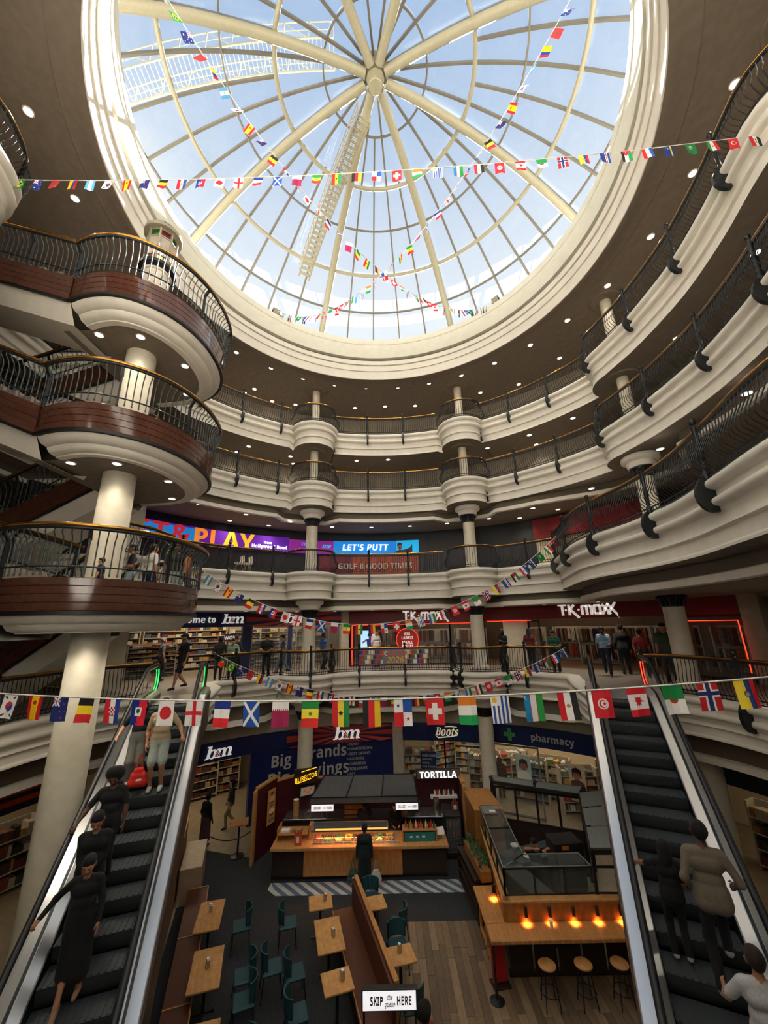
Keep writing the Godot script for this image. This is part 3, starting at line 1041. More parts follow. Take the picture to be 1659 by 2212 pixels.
# single balusters: straight below, kinked outwards near the handrail
func stair_railing(path: PackedVector2Array, y: float, label: String, y_end := INF) -> void:
	var t := thing("stair_railing", label, "railing")
	var total := path_len(path)
	var e := y if y_end == INF else y_end
	var rise := func(s: float) -> float: return lerpf(y, e, s / total)
	var b := MB.new()
	var top := []
	var mid := []
	var low := []
	for w in walk(path, 0.12, 0.0):
		var s := 0.12 * top.size()
		var n := Vector2(-w[1].y, w[1].x)
		top.append(v3(w[0] + n * 0.14, rise.call(s) + RAIL))
		low.append(v3(w[0] + n * 0.02, rise.call(s) + 0.2))
	b.tube(top, 0.042, 10)
	obj("handrail", b, M.brass, t)
	b = MB.new()
	var under := []
	for q in top:
		under.append(q - Vector3(0, 0.06, 0))
	b.tube(under, 0.034, 8)
	b.tube(low, 0.018, 6)
	obj("rails", b, M.black_iron, t)
	b = MB.new()
	b.tube([Vector3(0.02, 0.05, 0), Vector3(0.02, 0.62, 0), Vector3(0.05, 0.74, 0), Vector3(0.14, 0.84, 0), Vector3(0.14, 0.95, 0)], 0.0125, 6)
	b.tube([Vector3(0.02, 0.02, 0), Vector3(0.02, 0.05, 0), Vector3(0.02, 0.075, 0)], [0.012, 0.022, 0.012], 6)
	var one := b.mesh(M.grey_iron)
	b = MB.new()
	b.bar(Vector3(0.02, 0, 0), Vector3(0.02, 0.75, 0), 0.035, 0.07, Vector3.RIGHT)
	b.bar(Vector3(0.02, 0.73, 0), Vector3(0.14, 0.95, 0), 0.035, 0.07, Vector3.FORWARD)
	var post := b.mesh(M.black_iron)
	var i := 0
	for w in walk(path, 0.135, 0.06):
		var x := Vector3(-w[1].y, 0, w[1].x)
		var o := put("baluster" if i % 12 else "rail_post", one if i % 12 else post, t)
		o.transform = Transform3D(Basis(x, Vector3.UP, x.cross(Vector3.UP)), v3(w[0], rise.call(0.06 + 0.135 * i)))
		i += 1

# straight flight from a to b (plan), width w; open: side of the railing that shows
func flight(t: Node3D, nm: String, a: Vector2, c: Vector2, y0: float, y1: float, w: float, side: float, which: String) -> void:
	var f := thing("stair_flight", "%s stair flight with red-brown stringer %s the %s landing" % [which, "rising from" if which == "near" else "climbing to", nm], "stairs")
	var dir := (c - a).normalized()
	var n := Vector2(-dir.y, dir.x)
	var l := a.distance_to(c)
	var k := int(roundf((y1 - y0) / 0.165))
	var b := MB.new()
	for i in k:
		var q := a + dir * (l * (i + 0.5) / k)
		var h := (y1 - y0) / k
		b.box(Vector3(l / k + 0.02, h + 0.12, w - 0.1), Transform3D(Basis(Vector3(dir.x, 0, dir.y), Vector3.UP, Vector3(dir.x, 0, dir.y).cross(Vector3.UP)), v3(q, y0 + h * (i + 0.5) - 0.06)))
	obj("steps", b, M.walkway, f)
	for s in [-1.0, 1.0]:
		b = MB.new()
		var o: Vector2 = n * (s * w * 0.5)
		var p := [v3(a + o, y0), v3(c + o, y1), v3(c + o, y1 - 0.66), v3(a + o, y0 - 0.66)]
		var q := []
		for e in p:
			q.append(e + Vector3(n.x, 0, n.y) * (s * 0.06))
		b.quad(q[0], q[1], q[2], q[3])
		b.quad(p[1], p[0], p[3], p[2])
		b.quad(p[0], p[1], q[1], q[0])
		b.quad(p[3], q[3], q[2], p[2])
		obj("stringer", b, M.marble, f)
		b = MB.new()
		for j in 3:
			var dy := Vector3(0, -0.155 * (j + 1), 0)
			b.bar(p[0] + dy + Vector3(n.x, 0, n.y) * (s * 0.061), p[1] + dy + Vector3(n.x, 0, n.y) * (s * 0.061), 0.004, 0.01)
		b.bar(p[3] + Vector3(n.x, 0, n.y) * (s * 0.05) + Vector3(0, -0.03, 0), p[2] + Vector3(n.x, 0, n.y) * (s * 0.05) + Vector3(0, -0.03, 0), 0.06, 0.06)
		obj("joint_lines", b, M.black_line, f)
	b = MB.new()
	var h0 := n * (w * 0.5)
	b.quad(v3(a - h0, y0 - 0.66), v3(a + h0, y0 - 0.66), v3(c + h0, y1 - 0.66), v3(c - h0, y1 - 0.66))
	b.quad(v3(a - h0 * 0.7, y0 - 1.15), v3(a + h0 * 0.7, y0 - 1.15), v3(c + h0 * 0.7, y1 - 1.15), v3(c - h0 * 0.7, y1 - 1.15))
	for s in [-1.0, 1.0]:
		b.quad(v3(a + h0 * s, y0 - 0.66), v3(c + h0 * s, y1 - 0.66), v3(c + h0 * 0.7 * s, y1 - 1.15), v3(a + h0 * 0.7 * s, y0 - 1.15))
	obj("soffit", b, M.cream, f)
	for s in [-1.0, 1.0]:
		var o: Vector2 = n * (s * (w * 0.5 + 0.02))
		var rp := PackedVector2Array([a + o, c + o])
		if s > 0:
			stair_railing(rp, y0, "sloping iron railing on one side of the %s flight at the %s landing" % [which, nm], y1)
		else:
			stair_railing(PackedVector2Array([c + o, a + o]), y1, "sloping iron railing on the other side of the %s flight at the %s landing" % [which, nm], y0)

func lantern(p: Vector3) -> void:
	var t := thing("column_lantern", "eight-sided white lantern with red and green glass on a column stub at the topmost landing", "lantern", p)
	var b := MB.new()
	b.lathe([Vector2(0.36, -1.28), Vector2(0.36, 0.45), Vector2(0.4, 0.47), Vector2(0.4, 0.52), Vector2(0.3, 0.55), Vector2(0.3, 0.62)], Vector3.ZERO, 28)
	obj("base", b, M.cream_column, t)
	b = MB.new()
	b.lathe([Vector2(0.3, 0.62), Vector2(0.5, 0.62), Vector2(0.5, 0.72), Vector2(0.3, 0.72)], Vector3.ZERO, 28)
	obj("collar", b, M.black_iron, t)
	var R := 0.4
	for i in 8:
		var a := TAU * (i + 0.5) / 8
		var a2 := TAU * (i + 1.5) / 8
		var d := Vector3(sin(a), 0, cos(a)) * R
		var d2 := Vector3(sin(a2), 0, cos(a2)) * R
		b = MB.new()
		b.bar(d + Vector3(0, 0.72, 0), d + Vector3(0, 1.95, 0), 0.05, 0.05, d)
		for h in [0.74, 0.98, 1.68, 1.93]:
			b.bar(d + Vector3(0, h, 0), d2 + Vector3(0, h, 0), 0.035, 0.035)
		obj("frame", b, M.steel_white, t)
		for z in [[0.74, 0.98, "panes_low"], [0.98, 1.68, "pane"], [1.68, 1.93, "panes_high"]]:
			b = MB.new()
			b.quad(d * 0.98 + Vector3(0, z[0], 0), d2 * 0.98 + Vector3(0, z[0], 0), d2 * 0.98 + Vector3(0, z[1], 0), d * 0.98 + Vector3(0, z[1], 0))
			var m: Material = M.lantern_pane if z[2] == "pane" else (M.lantern_green if (i + (1 if z[0] > 1 else 0)) % 2 == 0 else M.lantern_red)
			obj("pane" if z[2] == "pane" else "coloured_pane", b, m, t)
	b = MB.new()
	b.lathe([Vector2(0.02, 0.75), Vector2(0.06, 0.8), Vector2(0.06, 1.5), Vector2(0.0, 1.6)], Vector3.ZERO, 12)
	obj("lamp_tube", b, M.lantern_glow, t)
	var l := OmniLight3D.new()
	l.name = "light"
	l.position = Vector3(0, 1.2, 0)
	l.light_color = Color("ffb060")
	l.light_energy = 1.2
	l.light_size = 0.05
	l.omni_range = 30.0
	l.omni_attenuation = 2.0
	l.shadow_enabled = true
	t.add_child(l)
	b = MB.new()
	b.lathe([Vector2(0.38, 1.95), Vector2(0.52, 1.97), Vector2(0.52, 2.08), Vector2(0.46, 2.12)], Vector3.ZERO, 28)
	obj("cornice", b, M.steel_white, t)
	b = MB.new()
	b.lathe([Vector2(0.46, 2.1), Vector2(0.4, 2.24), Vector2(0.2, 2.36), Vector2(0.02, 2.4), Vector2(0.015, 2.55), Vector2(0, 2.56)], Vector3.ZERO, 28)
	obj("cap", b, M.black_iron, t)

func wp(deg: float, r: float, y: float) -> Vector3:
	var a := deg_to_rad(deg)
	return Vector3(C0.x + sin(a) * r, y, C0.y - cos(a) * r)
# wall from angle a to b on the shop circle, with thickness, facing the void
func wall_panel(b: MB, a0: float, a1: float, r: float, y0: float, y1: float, thick := 0.12) -> void:
	var k := maxi(1, int(ceil((a1 - a0) / 3.0)))
	for i in k:
		var p := lerpf(a0, a1, float(i) / k)
		var q := lerpf(a0, a1, float(i + 1) / k)
		var f := [wp(p, r, y0), wp(q, r, y0), wp(q, r, y1), wp(p, r, y1)]
		var g := [wp(p, r + thick, y0), wp(q, r + thick, y0), wp(q, r + thick, y1), wp(p, r + thick, y1)]
		b.quad(f[0], f[1], f[2], f[3])
		b.quad(g[1], g[0], g[3], g[2])
		b.quad(f[3], f[2], g[2], g[3])
		b.quad(f[1], f[0], g[0], g[1])
		if i == 0:
			b.quad(g[0], f[0], f[3], g[3])
		if i == k - 1:
			b.quad(f[1], g[1], g[2], f[2])
# a frame that stands on the shop circle at an angle and faces the void: x to the right, z towards the void
func wall_frame(deg: float, r: float, y: float) -> Transform3D:
	var a := deg_to_rad(deg)
	return Transform3D(Basis(Vector3(cos(a), 0, sin(a)), Vector3.UP, Vector3(-sin(a), 0, cos(a))), wp(deg, r, y))
var fonts := {}
func font(bold: bool, serif := false) -> Font:
	var key := "%s%s" % [bold, serif]
	if not fonts.has(key):
		var f := SystemFont.new()
		f.font_names = PackedStringArray(["Droid Serif" if serif else "Droid Sans"])
		f.font_weight = 700 if bold else 400
		fonts[key] = f
	return fonts[key]
# raised lettering under a parent, centred on t; height of the capitals in metres
func letters(parent: Node, text: String, t: Transform3D, cap: float, m: Material, bold := true, serif := false, slant := 0.0, squash := 1.0, depth := 0.03, align := HORIZONTAL_ALIGNMENT_CENTER) -> MeshInstance3D:
	var tm := TextMesh.new()
	tm.text = text
	tm.font = font(bold, serif)
	tm.font_size = 64
	tm.pixel_size = cap / 46.0
	tm.depth = depth
	tm.curve_step = 4.0
	tm.horizontal_alignment = align
	tm.material = m
	var o := MeshInstance3D.new()
	o.name = "lettering"
	o.mesh = tm
	o.transform = t * Transform3D(Basis(Vector3(squash, 0, 0), Vector3(slant, 1, 0), Vector3(0, 0, 1)), Vector3.ZERO)
	parent.add_child(o, true)
	return o
func shop_sign(called: String, label: String, a0: float, a1: float, r: float, y0: float, y1: float, m: Material) -> Node3D:
	var t := thing(called, label, "shop sign")
	var b := MB.new()
	wall_panel(b, a0, a1, r, y0, y1, 0.15)
	obj("panel", b, m, t)
	return t
# fan of red rays on a panel
func rays(t: Node3D, a0: float, a1: float, r: float, y0: float, y1: float, centre: float, m: Material) -> void:
	var b := MB.new()
	var yc := (y0 + y1) * 0.5
	for i in 36:
		var q := TAU * i / 36.0
		for side in 1:
			var pts := []
			for e in [q - 0.05, q + 0.05]:
				var d := Vector2(cos(e), sin(e))
				# clip the ray to the panel, in metres along the wall
				var lx := deg_to_rad((a1 - centre) if d.x > 0 else (centre - a0)) * r
				var k := minf(lx / maxf(absf(d.x), 1e-4), (y1 - y0) * 0.5 / maxf(absf(d.y), 1e-4))
				pts.append(d * k)
			var far0 := wp(centre + rad_to_deg(pts[0].x / r), r - 0.02, yc + pts[0].y)
			var far1 := wp(centre + rad_to_deg(pts[1].x / r), r - 0.02, yc + pts[1].y)
			var nx: float = pts[0].x * 0.16
			var near0 := wp(centre + rad_to_deg(nx / r), r - 0.02, yc + pts[0].y * 0.16)
			var n := 5
			var prev0 := near0
			var prev1 := near0
			for j in n:
				var f := 0.16 + 0.84 * (j + 1) / n
				var c0 := wp(centre + rad_to_deg(pts[0].x * f / r), r - 0.02, yc + pts[0].y * f)
				var c1 := wp(centre + rad_to_deg(pts[1].x * f / r), r - 0.02, yc + pts[1].y * f)
				b.quad(prev0, prev1, c1, c0)
				prev0 = c0
				prev1 = c1
	obj("rays", b, m, t)
func bm_logo(t: Node3D, f: Transform3D, cap: float) -> void:
	letters(t, "b", f.translated_local(Vector3(-cap * 0.72, 0, 0)), cap * 1.1, M.sign_white, true, true, 0.22, 1.25)
	letters(t, "m", f.translated_local(Vector3(cap * 0.62, 0, 0)), cap * 1.1, M.sign_white, true, true, 0.22, 1.2)
	letters(t, "&", f.translated_local(Vector3(-cap * 0.1, -cap * 0.16, 0.02)), cap * 0.55, M.sign_red, true, true, 0.1)
# geometric lettering with long tails, as flat cut-outs
func maxx_logo(t: Node3D, f: Transform3D, h: float) -> void:
	var b := MB.new()
	var w := 0.17
	var st := [
		[Vector2(-2.25, 0.5), Vector2(-1.45, 0.5)], [Vector2(-1.85, 0.5), Vector2(-1.85, -0.5)],
		[Vector2(-1.2, 0.5), Vector2(-1.2, -0.5)], [Vector2(-0.7, 0.48), Vector2(-1.15, 0.05)], [Vector2(-1.15, 0.1), Vector2(-0.35, -0.75)],
		[Vector2(0.0, 0.35), Vector2(0.0, -0.5)], [Vector2(0.0, 0.33), Vector2(0.8, 0.33)], [Vector2(0.42, 0.35), Vector2(0.42, -0.5)], [Vector2(0.82, 0.35), Vector2(0.82, -0.5)],
		[Vector2(1.08, 0.33), Vector2(1.62, 0.33)], [Vector2(1.08, 0.33), Vector2(1.08, -0.4)], [Vector2(1.08, -0.4), Vector2(1.62, -0.4)], [Vector2(1.6, 0.35), Vector2(1.6, -0.5)],
		[Vector2(1.8, 0.4), Vector2(2.45, -0.5)], [Vector2(2.35, 0.5), Vector2(1.75, -0.5)], [Vector2(2.25, 0.45), Vector2(3.15, -0.75)], [Vector2(2.95, 0.55), Vector2(2.2, -0.5)]]
	for s in st:
		var a: Vector2 = s[0] * h
		var c: Vector2 = s[1] * h
		b.bar(f * Vector3(a.x, a.y, 0.03), f * Vector3(c.x, c.y, 0.03), w * h * 1.25, 0.05, f.basis.z)
	for q in [Vector2(-1.52, 0.0), Vector2(-0.32, 0.0)]:
		b.lathe([Vector2(0.09 * h, -0.02), Vector2(0.09 * h, 0.03), Vector2(0, 0.03)], Vector3.ZERO, 12, 0, TAU, f * Transform3D(Basis(Vector3.RIGHT, PI / 2), Vector3(q.x * h, q.y * h, 0.03)))
	obj("lettering", b, M.sign_white, t)
# filled five-point star or similar outline standing proud of a frame
func star_poly(r: float, k := 5, inner := 0.42) -> PackedVector2Array:
	var o := PackedVector2Array()
	for i in k * 2:
		var a := PI / 2 + PI * i / k
		o.append(Vector2(cos(a), sin(a)) * (r if i % 2 == 0 else r * inner))
	return o

var rng := RandomNumberGenerator.new()
# shelf unit: frame and boards with rows of packets; many small packets are one «stuff» part
func shelf_unit(label: String, at: Vector3, yaw: float, w: float, h: float, d: float, shelves: int, pal: Array, group: String, hang := false) -> void:
	var t := thing("clothes_rack" if hang else "shelf_unit", label, "clothes rack" if hang else "shelf", at, yaw, group)
	var b := MB.new()
	for s in [-1, 1]:
		b.at(Vector3(0.05, h, d), Vector3(s * w * 0.5, h * 0.5, 0))
	b.at(Vector3(w, h, 0.03), Vector3(0, h * 0.5, -d * 0.5))
	obj("frame", b, M.shelf_frame, t)
	var bs := []
	for c in pal:
		bs.append(MB.new())
	for k in shelves:
		var y := 0.12 + (h - 0.12) * k / shelves
		b = MB.new()
		if hang:
			b.bar(Vector3(-w * 0.5, y + (h / shelves) * 0.9, 0), Vector3(w * 0.5, y + (h / shelves) * 0.9, 0), 0.03, 0.03)
		else:
			b.at(Vector3(w - 0.04, 0.03, d), Vector3(0, y, 0))
		obj("shelf", b, M.shelf_frame, t)
		var x := -w * 0.5 + 0.06
		var room := (h - 0.12) / shelves - 0.06
		while x < w * 0.5 - 0.1:
			var ci := rng.randi() % pal.size()
			var run := rng.randi_range(1, 4)
			var pw := rng.randf_range(0.03, 0.05) if hang else rng.randf_range(0.04, 0.11)
			var ph := room * (rng.randf_range(0.75, 0.95) if hang else rng.randf_range(0.45, 0.95))
			for q in run:
				if x + pw > w * 0.5 - 0.04:
					break
				var dd := d * rng.randf_range(0.5, 0.9)
				if hang:
					bs[ci].box(Vector3(pw, ph, dd * 0.9), Transform3D(Basis(Vector3.UP, rng.randf_range(-0.15, 0.15)), Vector3(x + pw * 0.5, y + room * 0.97 - ph * 0.5, 0)), 0.012)
				else:
					bs[ci].at(Vector3(pw * 0.93, ph, dd), Vector3(x + pw * 0.5, y + 0.015 + ph * 0.5, d * 0.5 - dd * 0.5 - 0.02))
				x += pw
			x += rng.randf_range(0.0, 0.03)
	var m := ArrayMesh.new()
	for i in pal.size():
		bs[i].add_to(m, pal_mat(pal[i]))
	stuff(put("garments" if hang else "packets", m, t))
func pal_mat(hex: String) -> Material:
	if not M.has("pal_" + hex):
		mat("pal_" + hex, hex, 0.55)
	return M["pal_" + hex]
func ceiling_strips(label: String, a0: float, a1: float, y: float, n: int, r0: float, r1: float, energy: float, group: String) -> void:
	for i in n:
		var a := lerpf(a0, a1, (i + 0.5) / n)
		for j in 3:
			var r := lerpf(r0, r1, (j + 0.5) / 3)
			var f := wall_frame(a, r, y)
			var t := thing("strip_light", "%s, %s from the left, %s" % [label, nth(i), ["front", "middle", "rear"][j]], "strip light", f.origin, -deg_to_rad(a), group)
			var b := MB.new()
			b.at(Vector3(1.1, 0.05, 0.14), Vector3(0, 0.01, 0), 0.01)
			obj("housing", b, M.cream, t)
			b = MB.new()
			b.at(Vector3(1.04, 0.012, 0.09), Vector3(0, -0.021, 0))
			obj("tube", b, M.strip_glow, t)
	var mid := (a0 + a1) * 0.5
	var l := AreaLight3D.new()
	l.name = "shop_light"
	l.area_size = Vector2(deg_to_rad(a1 - a0) * r0 * 0.8, 2.0)
	l.light_energy = energy
	l.light_color = Color("ffe2b8")
	l.shadow_enabled = true
	l.area_range = 30.0
	l.transform = Transform3D(wall_frame(mid, (r0 + r1) * 0.5, y - 0.08).basis * Basis(Vector3.RIGHT, -PI / 2), wp(mid, (r0 + r1) * 0.5, y - 0.08))
	add_child(l, true)

func shop_materials() -> void:
	mat("navy", "14245e", 0.45, 0.0, 0.12, 0.7)
	mat("navy_dark", "101b45", 0.5)
	mat("boots_blue", "12285c", 0.4, 0.0, 0.1, 0.7)
	mat("ray_red", "c23a22", 0.5)
	mat("tk_red", "7d1019", 0.4, 0.0, 0.1, 0.7)
	glow("sign_white", "f2efe6", 0.35)
	glow("sign_cream", "efe0b8", 0.3)
	mat("pal_orange", "d86a24", 0.5)
	mat("pal_yellow", "e8c23c", 0.5)
	mat("sign_white_plain", "dcd8ce", 0.5)
	mat("sign_red", "c8281e", 0.5)
	mat("letter_grey", "b9b9b4", 0.5)
	mat("shelf_frame", "b8b0a2", 0.5)
	mat("shop_wall", "cdbfa4", 0.7)
	mat("shop_floor", "b09a7c", 0.35, 0.0, 0.1, 0.6)
	mat("pillar", "b9b09c", 0.6, 0.0, 0.1, 0.6)
	glow("strip_glow", "fff0d2", 3.0)
	glow("neon_red", "ff3a20", 1.7)
	glow("screen_purple", "5a1f96", 0.45)
	glow("screen_blue", "1f7fd0", 0.55)
	glow("screen_cyan", "28a5dc", 0.6)
	glow("screen_magenta", "8a2a8e", 0.45)
	glow("glow_red_letter", "c22a3c", 0.5)
	glow("glow_orange", "e8812a", 0.6)
	glow("glow_yellow", "f0b428", 0.65)
	glow("glow_white", "f4f2f6", 0.9)
	glow("screen_pale", "9ec4ee", 0.9)
	mat("orange_board", "a8482a", 0.5, 0.0, 0.2, 0.6)
	mat("green_cross", "3f9a5c", 0.5)
	glass("shop_glass", "dfe8e6", 0.07)
	mat("alu", "a8a39a", 0.35, 0.6)

func walls_and_shops() -> void:
	rng.seed = 5
	shop_materials()
	var b := MB.new()
	# outer shell
	for i in 72:
		var a := i * 5.0
		b.quad(wp(a, 17.0, -0.6), wp(a + 5, 17.0, -0.6), wp(a + 5, 17.0, 20.2), wp(a, 17.0, 20.2))
	struct("wall_outer", b, M.back_wall)
	b = MB.new()
	wall_panel(b, -75, 95, 12.6, F4 - 0.02, ROOF, 0.2)
	struct("wall_top", b, M.back_wall)
	b = MB.new()
	wall_panel(b, -75, 95, 12.6, F3 - 0.02, F4 - 1.2, 0.2)
	struct("wall_third", b, M.back_wall)
	# second gallery: black fronts with lit boards
	b = MB.new()
	wall_panel(b, -75, 36.8, 12.6, F2 - 0.02, F3 - 1.66, 0.2)
	struct("wall_second", b, M.dark_front)
	b = MB.new()
	wall_panel(b, 36.8, 95, 12.6, F2 - 0.02, 11.35, 0.2)
	struct("wall_second_1", b, M.shop_wall)
	play_signs()
	first_floor_shops()
	ground_shops()

func play_signs() -> void:
	var t := shop_sign("light_board", "long purple light board with huge red and orange letters on the second gallery", -60, -25, 12.3, 11.2, 11.98, M.screen_purple)
	var b := MB.new()
	wall_panel(b, -60, -45.5, 12.285, 11.22, 11.9, 0.01)
	obj("blue_patch", b, M.screen_blue, t)
	var xs := [["E", -57.5, "m"], ["T", -53.8, "m"], ["&", -49.8, "m"], ["P", -45.6, "o"], ["L", -42.4, "o"], ["A", -38.8, "y"], ["Y", -35.2, "y"]]
	for q in xs:
		var m: Material = {"m": M.glow_red_letter, "o": M.glow_orange, "y": M.glow_yellow}[q[2]]
		letters(t, q[0], wall_frame(q[1], 12.2, 11.52), 0.8, m, true, false, 0.0, 1.12, 0.05)
	b = MB.new()
	b.prism(star_poly(0.07), 0.02, wall_frame(-38.8, 12.16, 11.38))
	obj("star", b, M.screen_purple, t)
	letters(t, "from", wall_frame(-30.2, 12.27, 11.62), 0.13, M.glow_white)
	letters(t, "Hollywood Bowl", wall_frame(-29.8, 12.2, 11.40), 0.17, M.glow_white)
	t = shop_sign("light_board", "short purple and blue light board with pale script behind the left column", -25, -13.8, 12.3, 11.2, 11.9, M.screen_magenta)
	letters(t, "come", wall_frame(-20.2, 12.27, 11.7), 0.2, M.screen_cyan, true, true, 0.3)
	letters(t, "me", wall_frame(-15.5, 12.27, 11.62), 0.22, M.screen_cyan, true, true, 0.3)
	t = shop_sign("light_board", "bright blue light board with white slanted capitals and a cheering man", -13.8, 8.4, 12.3, 11.18, 11.93, M.screen_blue)
	b = MB.new()
	wall_panel(b, 2.5, 8.4, 12.285, 11.18, 11.93, 0.01)
	obj("cyan_patch", b, M.screen_cyan, t)
	letters(t, "LET'S PUTT", wall_frame(-5.6, 12.17, 11.55), 0.34, M.glow_white, true, false, 0.12, 1.06)
	# the printed man: flat shapes on the board
	var f := wall_frame(3.8, 12.27, 11.5)
	b = MB.new()
	b.prism(PackedVector2Array([Vector2(-0.4, -0.3), Vector2(-0.3, -0.16), Vector2(-0.1, -0.1), Vector2(0.15, -0.1), Vector2(0.5, 0.02), Vector2(0.68, 0.3), Vector2(0.84, 0.3), Vector2(0.8, -0.1), Vector2(0.5, -0.3)]), 0.01, f)
	obj("printed_jacket", b, M.dark_front, t)
	b = MB.new()
	var face := PackedVector2Array()
	for i in 14:
		face.append(Vector2(-0.08 + 0.13 * cos(TAU * i / 14), 0.09 + 0.19 * sin(TAU * i / 14)))
	b.prism(face, 0.014, f)
	b.prism(PackedVector2Array([Vector2(0.66, 0.28), Vector2(0.66, 0.38), Vector2(0.84, 0.38), Vector2(0.84, 0.28)]), 0.014, f)
	obj("printed_face", b, pal_mat("b8805e"), t)
	b = MB.new()
	b.prism(PackedVector2Array([Vector2(-0.22, 0.12), Vector2(-0.2, 0.27), Vector2(-0.08, 0.32), Vector2(0.06, 0.26), Vector2(0.06, 0.14), Vector2(-0.02, 0.2)]), 0.02, f)
	b.prism(PackedVector2Array([Vector2(-0.12, -0.02), Vector2(-0.02, -0.02), Vector2(-0.04, 0.05), Vector2(-0.1, 0.05)]), 0.02, f)
	obj("printed_hair", b, M.dark_front, t)
	t = shop_sign("printed_hoarding", "orange and maroon hoarding with grey capitals below the blue light board", -17.5, 8.1, 12.3, F2, 11.05, M.orange_board)
	b = MB.new()
	wall_panel(b, -17.5, -9, 12.288, F2, 11.05, 0.01)
	obj("maroon_patch", b, pal_mat("6e1f36"), t)
	letters(t, "GOLF &", wall_frame(-9.2, 12.2, 10.5), 0.3, M.letter_grey)
	letters(t, "GOOD TIMES", wall_frame(0.6, 12.17, 10.5), 0.3, M.letter_grey)
	t = shop_sign("red_fascia", "plain dark red shop fascia on the second gallery at the right", 36.8, 62, 12.3, 11.35, 12.3, M.tk_red)

func first_floor_shops() -> void:
	var top := F2 - 1.66
	# blue shop on the left
	var t := shop_sign("shop_sign", "long navy sign with white words above the left first-floor shop", -62, -34, 12.2, 7.45, 8.12, M.navy)
	letters(t, "Welcome to", wall_frame(-45.6, 12.08, 7.78), 0.27, M.sign_white)
	bm_logo(t, wall_frame(-36.9, 12.16, 7.80), 0.36)
	t = shop_sign("shop_sign", "navy sign with red rays and white italic letters, left of the cream pier", -34, -11.7, 12.2, 7.45, 8.12, M.navy)
	rays(t, -34, -11.7, 12.2, 7.45, 8.12, -22.6, M.ray_red)
	bm_logo(t, wall_frame(-22.6, 12.16, 7.80), 0.40)
	var b := MB.new()
	for q in [[-63.0, -57.5], [-34.5, -32.5], [-24.3, -23.3]]:
		wall_panel(b, q[0], q[1], 12.25, F1 - 0.02, 7.45, 0.3)
	struct("wall_shop_piers", b, M.navy_dark)
	b = MB.new()
	wall_panel(b, -11.7, -9.8, 12.1, F1 - 0.02, top, 0.5)
	wall_panel(b, 27.5, 33.0, 12.25, F1 - 0.02, 7.5, 0.2)
	wall_panel(b, 61.0, 62.5, 12.1, F1 - 0.02, top, 0.5)
	wall_panel(b, 70.8, 73.5, 12.1, F1 - 0.02, top, 0.5)
	wall_panel(b, 75.0, 90.0, 12.1, F1 - 0.02, top, 0.5)
	wall_panel(b, -62, 95, 12.3, 8.0, top, 0.3)
	wall_panel(b, -61.5, -58.2, 11.5, F1 - 0.02, top, 0.6)
	struct("wall_first", b, M.pillar)
	b = MB.new()
	wall_panel(b, -62.0, -58.6, 11.5, F2 - 0.02, F3 - 1.66, 0.6)
	struct("wall_second_pier", b, M.cream)
	b = MB.new()
	wall_panel(b, -75, 95, 16.4, F1, top, 0.2)
	for a in [-62.0, -10.8, 74.0]:
		b.quad(wp(a, 12.4, F1), wp(a, 16.4, F1), wp(a, 16.4, top), wp(a, 12.4, top))
	struct("wall_shop_back", b, M.shop_wall)
	b = MB.new()
	wall_panel(b, -9.5, 74, 16.2, F1, top, 0.1)
	struct("wall_red_shop_back", b, mat("shop_brown", "5c4636", 0.7, 0.0, 0.15, 0.7))
	b = MB.new()
	ring_slab(b, arc(C0, 12.4, -9.5, 74, 4.0), 16.3, F1 - 0.01, true)
	struct("floor_red_shop", b, mat("shop_floor_brown", "7a5a3e", 0.35, 0.0, 0.15, 0.7))
	shop_sign("shop_sign", "short dark red shop sign behind the right first-floor column", 62.4, 70.9, 12.15, 7.5, 8.3, M.tk_red)
	window_pane(62.5, 70.8, 12.2, F1, 7.5, "shop window with neon edge behind the right first-floor column", true)
	for q in [[-38.6, "left"], [-36.6, "right"]]:
		var ch := thing("shell_chair", "white shell chair behind the second gallery rail, the %s one of two" % q[1], "chair", wp(q[0], 10.9, F2), deg_to_rad(40.0), "white chairs on the second gallery")
		var cb := MB.new()
		cb.lathe([Vector2(0, 0.44), Vector2(0.2, 0.44), Vector2(0.23, 0.5)], Vector3.ZERO, 16)
		cb.lathe([Vector2(0.22, 0.45), Vector2(0.25, 0.6), Vector2(0.22, 0.82), Vector2(0.2, 0.82), Vector2(0.22, 0.6), Vector2(0.2, 0.47)], Vector3.ZERO, 14, 0.6, 2.6)
		obj("shell", cb, M.sign_white_plain, ch)
		for k in 4:
			cb = MB.new()
			var ca := PI / 4 + PI / 2 * k
			cb.tube([Vector3(cos(ca) * 0.12, 0.44, sin(ca) * 0.12), Vector3(cos(ca) * 0.22, 0, sin(ca) * 0.22)], 0.014, 6)
			obj("leg", cb, M.shelf_frame, ch)
	ceiling_strips("strip light of the left first-floor shop", -56, -14, top, 7, 12.9, 16.0, 9.0, "strip lights of the left first-floor shop")
	ceiling_strips("strip light of the red first-floor shop", -6, 58, top, 7, 12.9, 16.0, 3.5, "strip lights of the red first-floor shop")
	var palB := ["8a4034", "b8985a", "d0c8b8", "5e3a50", "50607a", "6a5a42", "3a3430"]
	var n := 0
	for q in [[-53, 15.8, 2.2], [-45, 15.9, 2.2], [-38, 15.8, 2.2], [-30, 15.9, 2.0], [-24, 15.6, 2.0], [-17, 15.8, 2.0], [-49, 14.2, 1.4], [-29, 14.0, 1.4]]:
		shelf_unit("shelf of coloured packets in the left first-floor shop, %s from its left" % ["first", "second", "third", "fourth", "fifth", "sixth", "low one", "low window one"][n], wp(q[0], q[1], F1), -deg_to_rad(q[0]), 2.0, q[2], 0.45, 7, palB, "shelves of the left first-floor shop")
		n += 1
